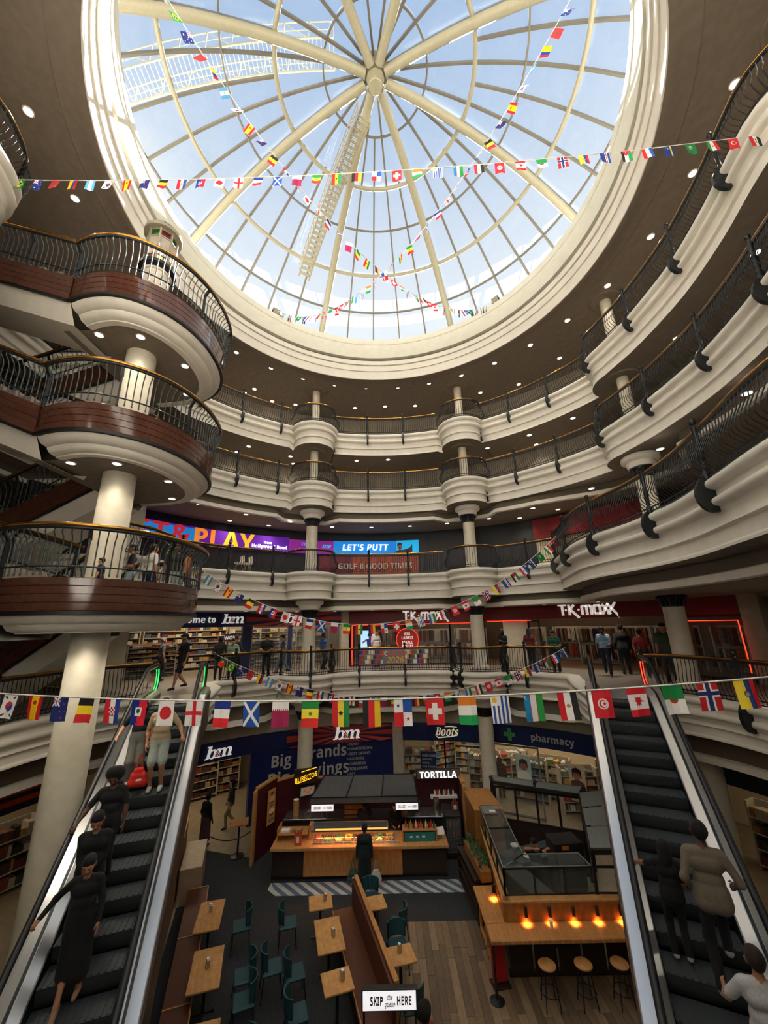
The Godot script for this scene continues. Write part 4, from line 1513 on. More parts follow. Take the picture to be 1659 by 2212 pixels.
	# display cards in that shop
	t = thing("hanging_sign", "maroon hanging sign with a white word inside the left first-floor shop", "sign", wp(-36.0, 12.9, 6.95), deg_to_rad(36.0))
	b = MB.new()
	b.at(Vector3(0.66, 0.34, 0.04), Vector3.ZERO, 0.008)
	obj("board", b, pal_mat("6a1a34"), t)
	letters(t, "WOW!", Transform3D(Basis(), Vector3(0, 0, 0.03)), 0.17, M.sign_white)
	for q in [[-23.3, -11.9, "wide clear shop window beside the cream pier on the first floor"], [-32.4, -24.4, "narrow clear shop window with shelves behind it on the first floor"]]:
		window_pane(q[0], q[1], 12.28, F1, 7.45, q[2], false)
	# red shop
	t = shop_sign("shop_sign", "dark red shop sign with white cut-out letters behind the bunting", -9.8, 23.5, 12.2, 7.46, 8.14, M.tk_red)
	maxx_logo(t, wall_frame(8.3, 12.17, 7.82), 0.44)
	t = shop_sign("shop_sign", "dark red shop sign with white cut-out letters above the busy entrance at the right", 23.5, 62, 12.15, 7.5, 8.3, M.tk_red)
	maxx_logo(t, wall_frame(45.0, 12.12, 7.86), 0.46)
	for q in [[-9.0, 4.0, "left bay of the neon-edged red shop window"], [4.0, 15.0, "middle bay of the neon-edged red shop window"], [15.0, 23.2, "right bay of the neon-edged red shop window"], [29.0 + 4.2, 35.4, "narrow window of the red shop next to the white panel"]]:
		window_pane(q[0], q[1], 12.28, F1, 7.46, q[2], true)
	t = thing("neon_edge", "thin red neon line framing the left window of the red shop", "neon light")
	b = MB.new()
	for q in [[-9.0, 23.2, 7.4], [24.0, 34.0, 7.45]]:
		var k := 10
		for i in k:
			b.bar(wp(lerpf(q[0], q[1], float(i) / k), 12.16, q[2]), wp(lerpf(q[0], q[1], float(i + 1) / k), 12.16, q[2]), 0.022, 0.026)
	b.bar(wp(-9.0, 12.16, F1 + 0.05), wp(-9.0, 12.16, 7.4), 0.035, 0.035, Vector3.RIGHT)
	obj("tube", b, M.neon_red, t)
	t = thing("neon_edge", "red neon frame of the shop window behind the right column", "neon light")
	b = MB.new()
	b.bar(wp(63.0, 12.0, 7.3), wp(70.5, 12.0, 7.3), 0.022, 0.025)
	b.bar(wp(70.5, 12.0, 7.3), wp(70.5, 12.0, F1 + 0.3), 0.022, 0.025, Vector3.RIGHT)
	obj("tube", b, M.neon_red, t)
	# round board and screen in the red window
	t = thing("round_sign", "round red window sign with white capitals and a neon rim", "sign", wp(4.6, 12.15, 6.62), -deg_to_rad(4.6))
	b = MB.new()
	b.lathe([Vector2(0.56, -0.03), Vector2(0.56, 0.02), Vector2(0, 0.02)], Vector3.ZERO, 40, 0, TAU, Transform3D(Basis(Vector3.RIGHT, PI / 2), Vector3()))
	obj("disc", b, M.sign_red, t)
	b = MB.new()
	var ringp := []
	for i in 41:
		ringp.append(Vector3(cos(TAU * i / 40), sin(TAU * i / 40), 0) * 0.57)
	b.tube(ringp, 0.018, 6, false)
	obj("neon_rim", b, M.neon_red, t)
	for q in [["BIG", 0.29], ["LABELS", 0.10], ["SMALL", -0.13], ["PRICES", -0.31]]:
		letters(t, q[0], Transform3D(Basis(), Vector3(0, q[1], 0.03)), 0.145, M.sign_white, true, false, 0.0, 0.9, 0.012)
	t = thing("advertising_screen", "tall bright screen showing a person in a blue shirt, in the red window", "screen", wp(-5.0, 12.15, 6.4), deg_to_rad(5.0))
	b = MB.new()
	b.at(Vector3(0.86, 1.5, 0.06), Vector3(0, 0, -0.03))
	obj("frame", b, M.dark_front, t)
	b = MB.new()
	b.at(Vector3(0.8, 1.44, 0.02), Vector3(0, 0, 0.01))
	obj("screen", b, M.screen_pale, t)
	b = MB.new()
	b.prism(PackedVector2Array([Vector2(-0.18, 0.24), Vector2(0.2, 0.24), Vector2(0.16, -0.12), Vector2(-0.14, -0.12)]), 0.012, Transform3D(Basis(), Vector3(0.08, 0.05, 0.026)))
	b.prism(PackedVector2Array([Vector2(-0.1, 0.55), Vector2(0.1, 0.55), Vector2(0.13, 0.42), Vector2(-0.13, 0.42)]), 0.012, Transform3D(Basis(), Vector3(0.08, 0.02, 0.027)))
	obj("printed_shirt", b, pal_mat("2340a8"), t)
	b = MB.new()
	b.prism(PackedVector2Array([Vector2(-0.08, 0.44), Vector2(0.08, 0.44), Vector2(0.06, 0.26), Vector2(-0.06, 0.26)]), 0.012, Transform3D(Basis(), Vector3(0.08, 0.02, 0.026)))
	b.prism(PackedVector2Array([Vector2(-0.2, 0.28), Vector2(-0.16, 0.2), Vector2(-0.38, 0.06), Vector2(-0.42, 0.12)]), 0.012, Transform3D(Basis(), Vector3(0.08, 0.02, 0.026)))
	obj("printed_skin", b, pal_mat("9a6a50"), t)
	b = MB.new()
	b.prism(PackedVector2Array([Vector2(-0.15, -0.1), Vector2(0.17, -0.1), Vector2(0.2, -0.72), Vector2(-0.2, -0.72)]), 0.012, Transform3D(Basis(), Vector3(0.08, 0.05, 0.025)))
	obj("printed_trousers", b, pal_mat("e4e4ea"), t)
	var palC := ["3a2a26", "6a4a3a", "8a2a24", "c8b8a0", "2a3040", "a86a3a", "d0c8bc"]
	n = 0
	for q in [[-4, 15.6], [3, 15.9], [10, 15.4], [18, 15.8], [30, 15.6], [38, 15.9], [44, 14.6], [50, 15.6], [56, 14.8], [65, 14.6]]:
		shelf_unit("rack of dark and tan clothes inside the red shop, %s counting from the left" % ["first", "second", "third", "fourth", "fifth", "sixth", "seventh", "eighth", "ninth", "tenth"][n], wp(q[0], q[1], F1), -deg_to_rad(q[0]), 1.8, 1.7, 0.5, 2, palC, "clothes racks of the red shop", true)
		n += 1
	banner()

func window_pane(a0: float, a1: float, r: float, y0: float, y1: float, label: String, dark: bool) -> void:
	var t := thing("shop_window", label, "window")
	var b := MB.new()
	var c0 := wp(a0, r, 0)
	var c1 := wp(a1, r, 0)
	for y in [y0 + 0.04, y1 - 0.04]:
		b.bar(c0 + Vector3(0, y, 0), c1 + Vector3(0, y, 0), 0.05, 0.08)
	for c in [c0, c1]:
		b.bar(c + Vector3(0, y0, 0), c + Vector3(0, y1, 0), 0.06, 0.06, Vector3.RIGHT)
	obj("frame", b, M.dark_front if dark else M.alu, t)
	b = MB.new()
	b.quad(c0 + Vector3(0, y0, 0), c1 + Vector3(0, y0, 0), c1 + Vector3(0, y1, 0), c0 + Vector3(0, y1, 0))
	obj("pane", b, M.shop_glass, t)

func banner() -> void:
	# printed banner on the first-floor railing
	var f := Transform3D(Basis(), Vector3(0.3, F1 + 0.62, -18.34))
	var t := thing("printed_banner", "wide printed banner of many flags with orange and yellow words, tied to the first-floor railing", "banner", f.origin)
	var b := MB.new()
	b.at(Vector3(3.1, 0.62, 0.012), Vector3.ZERO)
	obj("cloth", b, pal_mat("8a7a92"), t)
	var k := 0
	var cols := ["b83030", "f0f0ea", "2c4c9c", "3a8a4a", "e0c040", "c83838", "e8e8e0", "222228"]
	var bs := []
	for c in cols:
		bs.append(MB.new())
	for side in [-1, 1]:
		for ix in 4:
			for iy in 3:
				for s in 3:
					bs[(k * 5 + s * 3) % 8].at(Vector3(0.08, 0.17, 0.006), Vector3(side * (0.62 + ix * 0.27) + (s - 1) * 0.08, -0.2 + iy * 0.2, 0.009))
				k += 1
	for i in cols.size():
		stuff(obj("printed_flags", bs[i], pal_mat(cols[i]), t))
	letters(t, "W RLD CUP", Transform3D(Basis(), Vector3(0.02, 0.14, 0.014)), 0.19, M.pal_orange, true, false, 0.0, 0.86, 0.008)
	letters(t, "2026", Transform3D(Basis(), Vector3(0.06, -0.13, 0.014)), 0.25, M.pal_yellow, true, false, 0.15, 1.0, 0.008)
	b = MB.new()
	b.lathe([Vector2(0.1, 0), Vector2(0.1, 0.008), Vector2(0, 0.008)], Vector3.ZERO, 20, 0, TAU, Transform3D(Basis(Vector3.RIGHT, PI / 2), Vector3(-0.34, 0.15, 0.01)))
	obj("printed_ball", b, pal_mat("f0f0ea"), t)
	b = MB.new()
	for i in 6:
		var a := TAU * i / 5.0
		var d := Vector2(cos(a), sin(a)) * (0.066 if i < 5 else 0.0)
		var pg := PackedVector2Array()
		for j in 5:
			pg.append(d + Vector2(cos(TAU * j / 5.0 + a), sin(TAU * j / 5.0 + a)) * 0.026)
		b.prism(pg, 0.004, Transform3D(Basis(), Vector3(-0.34, 0.15, 0.022)))
	obj("ball_patches", b, pal_mat("222228"), t)

func ground_shops() -> void:
	var top := F1 - 1.75
	var R := 11.2
	var b := MB.new()
	wall_panel(b, -80, 95, R + 0.05, 2.9, top, 0.4)
	wall_panel(b, 0.4, 2.8, R - 0.12, G, top, 0.5)
	wall_panel(b, -52, -46, R, G, 3.0, 0.4)
	wall_panel(b, 49, 60, R, G, 3.0, 0.3)
	struct("wall_ground", b, M.pillar)
	b = MB.new()
	wall_panel(b, -32, 0.4, R + 0.1, G, 2.9, 0.3)
	struct("wall_ground_navy", b, M.navy)
	b = MB.new()
	wall_panel(b, -95, 95, 16.4, G, top, 0.2)
	for a in [-80.0, -50.0, 1.6, 52.0, 80.0]:
		b.quad(wp(a, R + 0.2, G), wp(a, 16.4, G), wp(a, 16.4, top), wp(a, R + 0.2, top))
	struct("wall_ground_back", b, M.shop_wall)
	var t := shop_sign("shop_sign", "navy ground-floor sign with white words next to the left escalator", -50, -24.5, R, 2.25, 2.95, M.navy)
	letters(t, "to", wall_frame(-44.3, R - 0.04, 2.56), 0.3, M.sign_white)
	bm_logo(t, wall_frame(-39.0, R - 0.04, 2.58), 0.38)
	t = shop_sign("shop_sign", "ground-floor sign of red rays with white italic letters above the slogan wall", -24.5, 0.4, R, 2.22, 2.95, M.navy)
	rays(t, -24.5, 0.4, R, 2.22, 2.95, -10.6, M.ray_red)
	bm_logo(t, wall_frame(-10.6, R - 0.04, 2.6), 0.44)
	t = thing("slogan_wall", "grey slogan lettering on the navy wall behind the food counter", "lettering")
	letters(t, "Big", wall_frame(-25.5, R + 0.04, 1.78), 0.44, M.letter_grey)
	letters(t, "Brands", wall_frame(-15.8, R - 0.02, 1.92), 0.44, M.letter_grey)
	letters(t, "Big", wall_frame(-25.9, R + 0.04, 1.1), 0.46, M.letter_grey)
	letters(t, "Savings", wall_frame(-15.8, R - 0.02, 1.24), 0.46, M.letter_grey)
	var k := 0
	for w in ["FOOD", "CONFECTIONERY", "SOFT DRINKS", "ALCOHOL", "CLEANING", "TOILETRIES", "PET", "DIY"]:
		letters(t, "• " + w, wall_frame(-10.4, R + 0.04, 2.12 - 0.2 * k), 0.11, M.letter_grey, true, false, 0.0, 1.0, 0.01, HORIZONTAL_ALIGNMENT_LEFT)
		k += 1
	t = shop_sign("shop_sign", "dark blue ground-floor sign with cream script lettering, left of the right column", 2.8, 22.5, R, 2.22, 2.95, M.boots_blue)
	script_logo(t, wall_frame(13.4, R - 0.03, 2.6))
	t = shop_sign("shop_sign", "dark blue ground-floor sign with a green cross, right of the right column", 22.5, 52, R, 2.3, 3.05, M.boots_blue)
	b = MB.new()
	var f := wall_frame(27.6, R - 0.03, 2.68)
	b.prism(PackedVector2Array([Vector2(-0.08, 0.24), Vector2(0.08, 0.24), Vector2(0.08, 0.08), Vector2(0.24, 0.08), Vector2(0.24, -0.08), Vector2(0.08, -0.08), Vector2(0.08, -0.24), Vector2(-0.08, -0.24), Vector2(-0.08, -0.08), Vector2(-0.24, -0.08), Vector2(-0.24, 0.08), Vector2(-0.08, 0.08)]), 0.05, f)
	obj("cross", b, M.green_cross, t)
	letters(t, "pharmacy", wall_frame(36.6, R - 0.1, 2.68), 0.26, M.letter_grey)
	script_logo(t, wall_frame(48.6, R - 0.03, 2.7))
	t = shop_sign("shop_sign", "navy sign with two red stripes on the ground floor, left of the thick column", -80, -62, R, 2.6, 3.3, M.navy_dark)
	b = MB.new()
	for y in [2.78, 3.04]:
		wall_panel(b, -80, -67, R - 0.02, y, y + 0.14, 0.02)
	obj("stripes", b, M.ray_red, t)
	t = shop_sign("shop_sign", "dark teal sign on the ground floor behind the right escalator", 60, 90, R, 2.5, 3.3, pal_mat("10233a"))
	ceiling_strips("strip light of the left ground-floor shop", -48, -31, top - 0.5, 3, 12.0, 16.0, 4.0, "strip lights of the left ground-floor shop")
	ceiling_strips("strip light of the ground-floor chemist", 5, 48, top - 0.5, 6, 12.0, 16.0, 8.0, "strip lights of the ground-floor chemist")
	ceiling_strips("strip light of the far left ground-floor shop", -78, -62, top - 0.5, 2, 12.0, 16.0, 1.5, "strip lights of the far left ground-floor shop")
	ceiling_strips("strip light of the shop behind the right escalator", 62, 78, top - 0.5, 2, 12.0, 16.0, 1.5, "strip lights of the shop behind the right escalator")
	var palA := ["7a3a2c", "a08048", "b0a48e", "4a3426", "3a4048", "5e2c2a", "2a2624"]
	var palD := ["d0c6b2", "a8443a", "c8a050", "5a7a98", "8a9a80", "c8c6c4", "4a4440"]
	var n := 0
	for q in [[-46, 15.6], [-41, 15.4], [-36.5, 15.5], [-32.5, 15.7]]:
		shelf_unit("brown-lit tall shelf of groceries in the left ground-floor shop, %s from the left" % ["first", "second", "third", "fourth"][n], wp(q[0], q[1], G), -deg_to_rad(q[0]), 1.35, 2.1, 0.5, 6, palA, "grocery shelves of the left ground-floor shop")
		n += 1
	n = 0
	for q in [[6, 13.6], [11, 15.8], [16, 15.6], [20, 13.4], [25, 14.2], [29, 13.2], [33, 13.8], [38, 13.0], [43, 14.6]]:
		shelf_unit("white shelf of bright boxes in the ground-floor chemist, %s from the left" % ["first", "second", "third", "fourth", "fifth", "sixth", "seventh", "eighth", "ninth"][n], wp(q[0], q[1], G), -deg_to_rad(q[0]) + (0.6 if n % 3 == 1 else 0.0), 1.5, 1.7, 0.5, 5, palD, "shelves of the ground-floor chemist")
		n += 1
	n = 0
	for q in [[-76, 14.0], [-70, 14.4], [-66, 13.6], [66, 13.5], [72, 14.2]]:
		shelf_unit("shelf of warm coloured goods %s" % ["at the far left edge of the ground floor", "in the middle of the far left shop window", "beside the thick column in the far left shop", "just behind the right escalator column", "at the far right edge of the ground floor"][n], wp(q[0], q[1], G), -deg_to_rad(q[0]), 1.6, 1.9, 0.5, 4, palA, "shelves of the side shops")
		n += 1
	for q in [[3.0, 12.5, "left chemist window with a low white sill"], [12.5, 22.0, "middle chemist window left of the right column"], [22.5, 33.0, "wide chemist window right of the right column"]]:
		window_pane(q[0], q[1], R + 0.2, G, 2.25, q[2], false)
	t = thing("welcome_board", "blue board with white lines of text standing in the chemist window", "sign", wp(8.6, R + 0.1, 1.2), -deg_to_rad(8.6))
	b = MB.new()
	b.at(Vector3(0.7, 1.05, 0.03), Vector3.ZERO)
	obj("board", b, M.boots_blue, t)
	k = 0
	for w in ["welcome", "pharmacy", "beauty", "food & drink", "baby & child", "photo"]:
		letters(t, w, Transform3D(Basis(), Vector3(-0.28, 0.38 - k * 0.15, 0.025)), 0.11 if k == 0 else 0.075, M.letter_grey, true, false, 0.0, 0.95, 0.008, HORIZONTAL_ALIGNMENT_LEFT)
		k += 1
	b = MB.new()
	b.at(Vector3(0.05, 1.2, 0.05), Vector3(-0.3, -1.0, -0.02))
	b.at(Vector3(0.05, 1.2, 0.05), Vector3(0.3, -1.0, -0.02))
	obj("legs", b, M.alu, t)
	# cardboard figure posters in the chemist window
	n = 0
	for q in [[29.5, "poster of a smiling person in a white coat in the chemist window"], [40.0, "poster of a dark-haired face in the chemist entrance"]]:
		t = thing("window_poster", q[1], "poster", wp(q[0], R + 0.35, 1.15), -deg_to_rad(q[0]))
		b = MB.new()
		b.at(Vector3(0.62, 1.3, 0.02), Vector3.ZERO)
		obj("sheet", b, pal_mat("d8c4a4" if n else "b8d4d8"), t)
		b = MB.new()
		b.prism(PackedVector2Array([Vector2(-0.12, 0.36), Vector2(0.12, 0.36), Vector2(0.14, 0.18), Vector2(0.07, 0.06), Vector2(-0.07, 0.06), Vector2(-0.14, 0.18)]), 0.01, Transform3D(Basis(), Vector3(0, 0.05, 0.02)))
		obj("printed_face", b, pal_mat("9a6248"), t)
		b = MB.new()
		b.prism(PackedVector2Array([Vector2(-0.17, 0.1), Vector2(-0.16, 0.42), Vector2(0, 0.5), Vector2(0.17, 0.42), Vector2(0.18, 0.1), Vector2(0.12, 0.3), Vector2(-0.11, 0.32)]), 0.01, Transform3D(Basis(), Vector3(0, 0.05, 0.028)))
		obj("printed_hair", b, pal_mat("1e1614"), t)
		b = MB.new()
		b.prism(PackedVector2Array([Vector2(-0.3, -0.55), Vector2(-0.26, 0.02), Vector2(-0.08, 0.1), Vector2(0.08, 0.1), Vector2(0.26, 0.02), Vector2(0.3, -0.55)]), 0.01, Transform3D(Basis(), Vector3(0, 0, 0.018)))
		obj("printed_coat", b, pal_mat("6a4a3a" if n else "e8ece8"), t)
		n += 1
# flowing script word, letters slanted and underlined by its own swash
func script_logo(t: Node3D, f: Transform3D) -> void:
	letters(t, "Boots", f, 0.34, M.sign_cream, true, true, 0.28, 0.8, 0.03)
	var b := MB.new()
	b.tube([f * Vector3(-0.5, -0.2, 0), f * Vector3(-0.42, -0.26, 0), f * Vector3(-0.1, -0.22, 0), f * Vector3(0.3, -0.17, 0), f * Vector3(0.42, -0.08, 0)], [0.02, 0.025, 0.025, 0.02, 0.012], 6)
	b.tube([f * Vector3(-0.1, 0.2, 0), f * Vector3(0.15, 0.23, 0), f * Vector3(0.46, 0.2, 0)], [0.012, 0.025, 0.012], 6)
	obj("swash", b, M.sign_cream, t)

# flags as they hang from their hoist, upright, drawn on one sheet of print
# h / v: equal bands, down or across; r x y w h colour; c x y r colour; s star; d x1 y1 x2 y2 width colour; t triangle
const FLAGS := [
	["czech", "v ffffff,d7141a t 0,0,1,0,0.5,0.45,11457e"], ["bands", "v 21468b,ffffff,c8102e"], ["stripes", "v b22234,ffffff,b22234,ffffff,b22234,ffffff,b22234,ffffff,b22234 r 0,0,0.55,0.42,3c3b6e"],
	["green_red", "r 0,0,1,0.4,046a38 r 0,0.4,1,0.6,da291c c 0.5,0.4,0.16,ffe900 c 0.5,0.4,0.1,da291c"], ["diamond", "r 0,0,1,1,009b3a t 0.5,0.08,0.9,0.5,0.1,0.5,fedf00 t 0.5,0.92,0.9,0.5,0.1,0.5,fedf00 c 0.5,0.5,0.24,002776 d 0.28,0.45,0.72,0.55,0.05,ffffff"],
	["blue_stars", "r 0,0,1,1,1a2f7a r 0,0,0.5,0.4,1a2f7a d 0,0,0.5,0.4,0.08,ffffff d 0.5,0,0,0.4,0.08,ffffff d 0.25,0,0.25,0.4,0.12,ffffff d 0,0.2,0.5,0.2,0.1,ffffff d 0.25,0,0.25,0.4,0.06,c8102e d 0,0.2,0.5,0.2,0.05,c8102e s 0.25,0.75,0.12,ffffff s 0.75,0.2,0.07,ffffff s 0.6,0.5,0.07,ffffff s 0.88,0.5,0.07,ffffff s 0.75,0.82,0.07,ffffff"],
	["red_star", "r 0,0,1,1,c1272d s 0.5,0.5,0.22,1a5a34"], ["yellow_blue_red", "r 0,0,0.5,1,fcd116 r 0.5,0,0.25,1,003893 r 0.75,0,0.25,1,ce1126"], ["pale_blue", "v 5aa5d8,ffffff,5aa5d8 c 0.5,0.5,0.09,e0a830"],
	["white_circle", "r 0,0,1,1,f2f0ee c 0.5,0.5,0.25,cd2e3a t 0.72,0.38,0.75,0.62,0.3,0.62,0047a0 c 0.5,0.62,0.13,0047a0 d 0.14,0.12,0.3,0.2,0.1,333333 d 0.7,0.2,0.86,0.12,0.1,333333 d 0.14,0.88,0.3,0.8,0.1,333333 d 0.7,0.8,0.86,0.88,0.1,333333"],
	["red_yellow", "r 0,0,1,1,c60b1e r 0.25,0,0.5,1,ffc400 c 0.5,0.3,0.13,a8431e"], ["blue_canton", "r 0,0,1,1,14276e d 0,0,0.5,0.4,0.09,ffffff d 0.5,0,0,0.4,0.09,ffffff d 0.25,0,0.25,0.4,0.14,ffffff d 0,0.2,0.5,0.2,0.11,ffffff d 0.25,0,0.25,0.4,0.07,c8102e d 0,0.2,0.5,0.2,0.06,c8102e s 0.75,0.3,0.07,cc2233 s 0.6,0.6,0.07,cc2233 s 0.85,0.6,0.07,cc2233 s 0.74,0.85,0.08,cc2233"],
	["black_yellow_red", "h 1a1a1a,fdda24,d8232f"], ["chequer", "v d8202c,ffffff,1b3f96 r 0.3,0.34,0.4,0.34,d8202c r 0.3,0.34,0.1,0.08,ffffff r 0.5,0.34,0.1,0.08,ffffff r 0.4,0.42,0.1,0.08,ffffff r 0.6,0.42,0.1,0.08,ffffff r 0.3,0.5,0.1,0.08,ffffff r 0.5,0.5,0.1,0.08,ffffff r 0.4,0.58,0.1,0.08,ffffff r 0.6,0.58,0.1,0.08,ffffff"],
	["blue_red", "v 0a2a8a,d21034 r 0.3,0.33,0.42,0.32,f4f4f0 c 0.5,0.46,0.12,1e4a3a"], ["red_disc", "r 0,0,1,1,f4f2f2 c 0.5,0.5,0.34,d0222c"], ["red_cross", "r 0,0,1,1,f4f2f2 r 0.4,0,0.2,1,d8202c r 0,0.43,1,0.14,d8202c"],
	["blue_white_red", "h 0c2f8a,f4f2f2,d8202c"], ["saltire", "r 0,0,1,1,1a4fae d 0,0,1,1,0.16,f4f4f4 d 1,0,0,1,0.16,f4f4f4"],
	["serrated", "r 0,0,1,1,a01d52 r 0,0,1,0.3,f4f2f2 t 0,0.3,0.11,0.3,0.055,0.4,f4f2f2 t 0.11,0.3,0.22,0.3,0.165,0.4,f4f2f2 t 0.22,0.3,0.33,0.3,0.275,0.4,f4f2f2 t 0.33,0.3,0.44,0.3,0.385,0.4,f4f2f2 t 0.44,0.3,0.55,0.3,0.495,0.4,f4f2f2 t 0.55,0.3,0.66,0.3,0.605,0.4,f4f2f2 t 0.66,0.3,0.77,0.3,0.715,0.4,f4f2f2 t 0.77,0.3,0.88,0.3,0.825,0.4,f4f2f2 t 0.88,0.3,1,0.3,0.94,0.4,f4f2f2"],
	["green_yellow_red", "h 1a8a40,f8e03c,e0312c s 0.5,0.5,0.14,1a7a3a"], ["red_yellow_green", "v d8282c,f4d63c,1f8a4a s 0.5,0.5,0.16,16181c"], ["black_red_yellow", "v 1a1a1c,d8202c,f0c828"],
	["quarters", "r 0,0,0.5,0.5,f4f2f2 r 0.5,0,0.5,0.5,1c50a8 r 0,0.5,0.5,0.5,d8202c r 0.5,0.5,0.5,0.5,f4f2f2 s 0.25,0.26,0.12,1c3f8a s 0.75,0.74,0.12,d8202c"], ["white_cross", "r 0,0,1,1,dd2a2a r 0.36,0.2,0.28,0.6,f6f4f2 r 0.14,0.39,0.72,0.22,f6f4f2"],
	["orange_white_green", "h e07f1e,f4f2f2,0f9a50"], ["blue_stripes", "v f4f2f2,2a50a8,f4f2f2,2a50a8,f4f2f2,2a50a8,f4f2f2,2a50a8,f4f2f2 r 0,0,0.45,0.38,f4f2f2 c 0.22,0.19,0.13,e8b83a"], ["blue_white_green", "r 0,0,1,1,f4f2f2 r 0,0,0.32,1,1a8ac8 r 0.68,0,0.32,1,1f9a46 r 0.32,0,0.03,1,d8202c r 0.65,0,0.03,1,d8202c c 0.16,0.16,0.1,f4f2f2 c 0.19,0.16,0.09,1a8ac8"],
	["red_white_black", "v d8202c,f4f2f2,1c1c1e c 0.5,0.5,0.09,b8903a"], ["red_moon", "r 0,0,1,1,dc2430 c 0.5,0.5,0.26,f4f2f2 c 0.5,0.5,0.19,dc2430 c 0.54,0.5,0.15,f4f2f2 s 0.56,0.5,0.12,dc2430"], ["leaf", "h d8202c,f4f2f2,d8202c r 0,0.25,1,0.5,f4f2f2 s 0.5,0.5,0.24,d8202c d 0.5,0.5,0.8,0.5,0.05,d8202c t 0.34,0.36,0.66,0.36,0.5,0.66,d8202c"],
	["green_white", "h 0f8a46,f4f2f2 c 0.5,0.5,0.2,d8202c c 0.52,0.47,0.17,0f8a46 s 0.52,0.52,0.1,d8202c"], ["nordic", "r 0,0,1,1,c8202e r 0.32,0,0.36,1,f4f2f2 r 0,0.28,1,0.24,f4f2f2 r 0.41,0,0.18,1,1c2f6a r 0,0.34,1,0.12,1c2f6a"], ["yellow_blue_red_arms", "r 0,0,0.5,1,f4d63c r 0.5,0,0.25,1,1c3f8a r 0.75,0,0.25,1,d8202c c 0.5,0.5,0.15,7a5a3a c 0.5,0.52,0.09,8ab0d0"],
	["blue_band", "r 0,0,1,1,1a3f94 r 0.52,0,0.26,1,f4f2f2 r 0.6,0,0.1,1,c8202e s 0.65,0.35,0.1,f0c828"], ["triangle_red", "v 1c1c1e,f4f2f2,1f8a4a t 0,0,1,0,0.5,0.5,c8202e s 0.5,0.16,0.08,f4f2f2"], ["red_white_blue", "v d8202c,f4f2f2,1c50a8 c 0.5,0.5,0.1,8a9a5a"],
	["blue_line", "r 0,0,1,1,12358e r 0.6,0,0.14,1,f0dc28 s 0.25,0.16,0.08,f4f2f2 s 0.4,0.28,0.1,f4f2f2"], ["green_plain", "r 0,0,1,1,12803c d 0.3,0.4,0.7,0.4,0.1,e8f0e8 d 0.3,0.52,0.62,0.52,0.05,e8f0e8 d 0.35,0.3,0.6,0.3,0.06,e8f0e8"], ["green_white_red", "v 1f9a46,f4f2f2,d8202c c 0.5,0.5,0.1,d8202c"],
	["red_crescent", "r 0,0,1,1,dc2030 c 0.45,0.45,0.25,f4f2f2 c 0.52,0.45,0.2,dc2030 s 0.66,0.5,0.11,f4f2f2"], ["red_white_black_script", "v d8202c,f4f2f2,1c1c1e d 0.5,0.3,0.5,0.7,0.1,1f8a4a"], ["yellow_triangle", "r 0,0,1,1,1c3f9a t 0.25,0,1,0,1,0.8,f0c828"], ["yellow_cross", "r 0,0,1,1,1c6aa8 r 0.41,0,0.18,1,f4d03c r 0,0.3,1,0.15,f4d03c"],
	["sky_diagonal", "r 0,0,1,1,1a8ad8 d 0,1,1,0,0.34,f0d83c d 0,1,1,0,0.24,d8202c"], ["white_red", "v ffffff,d7141a t 0,0,1,0,0.5,0.45,11457e"]]
var flag_mesh := []
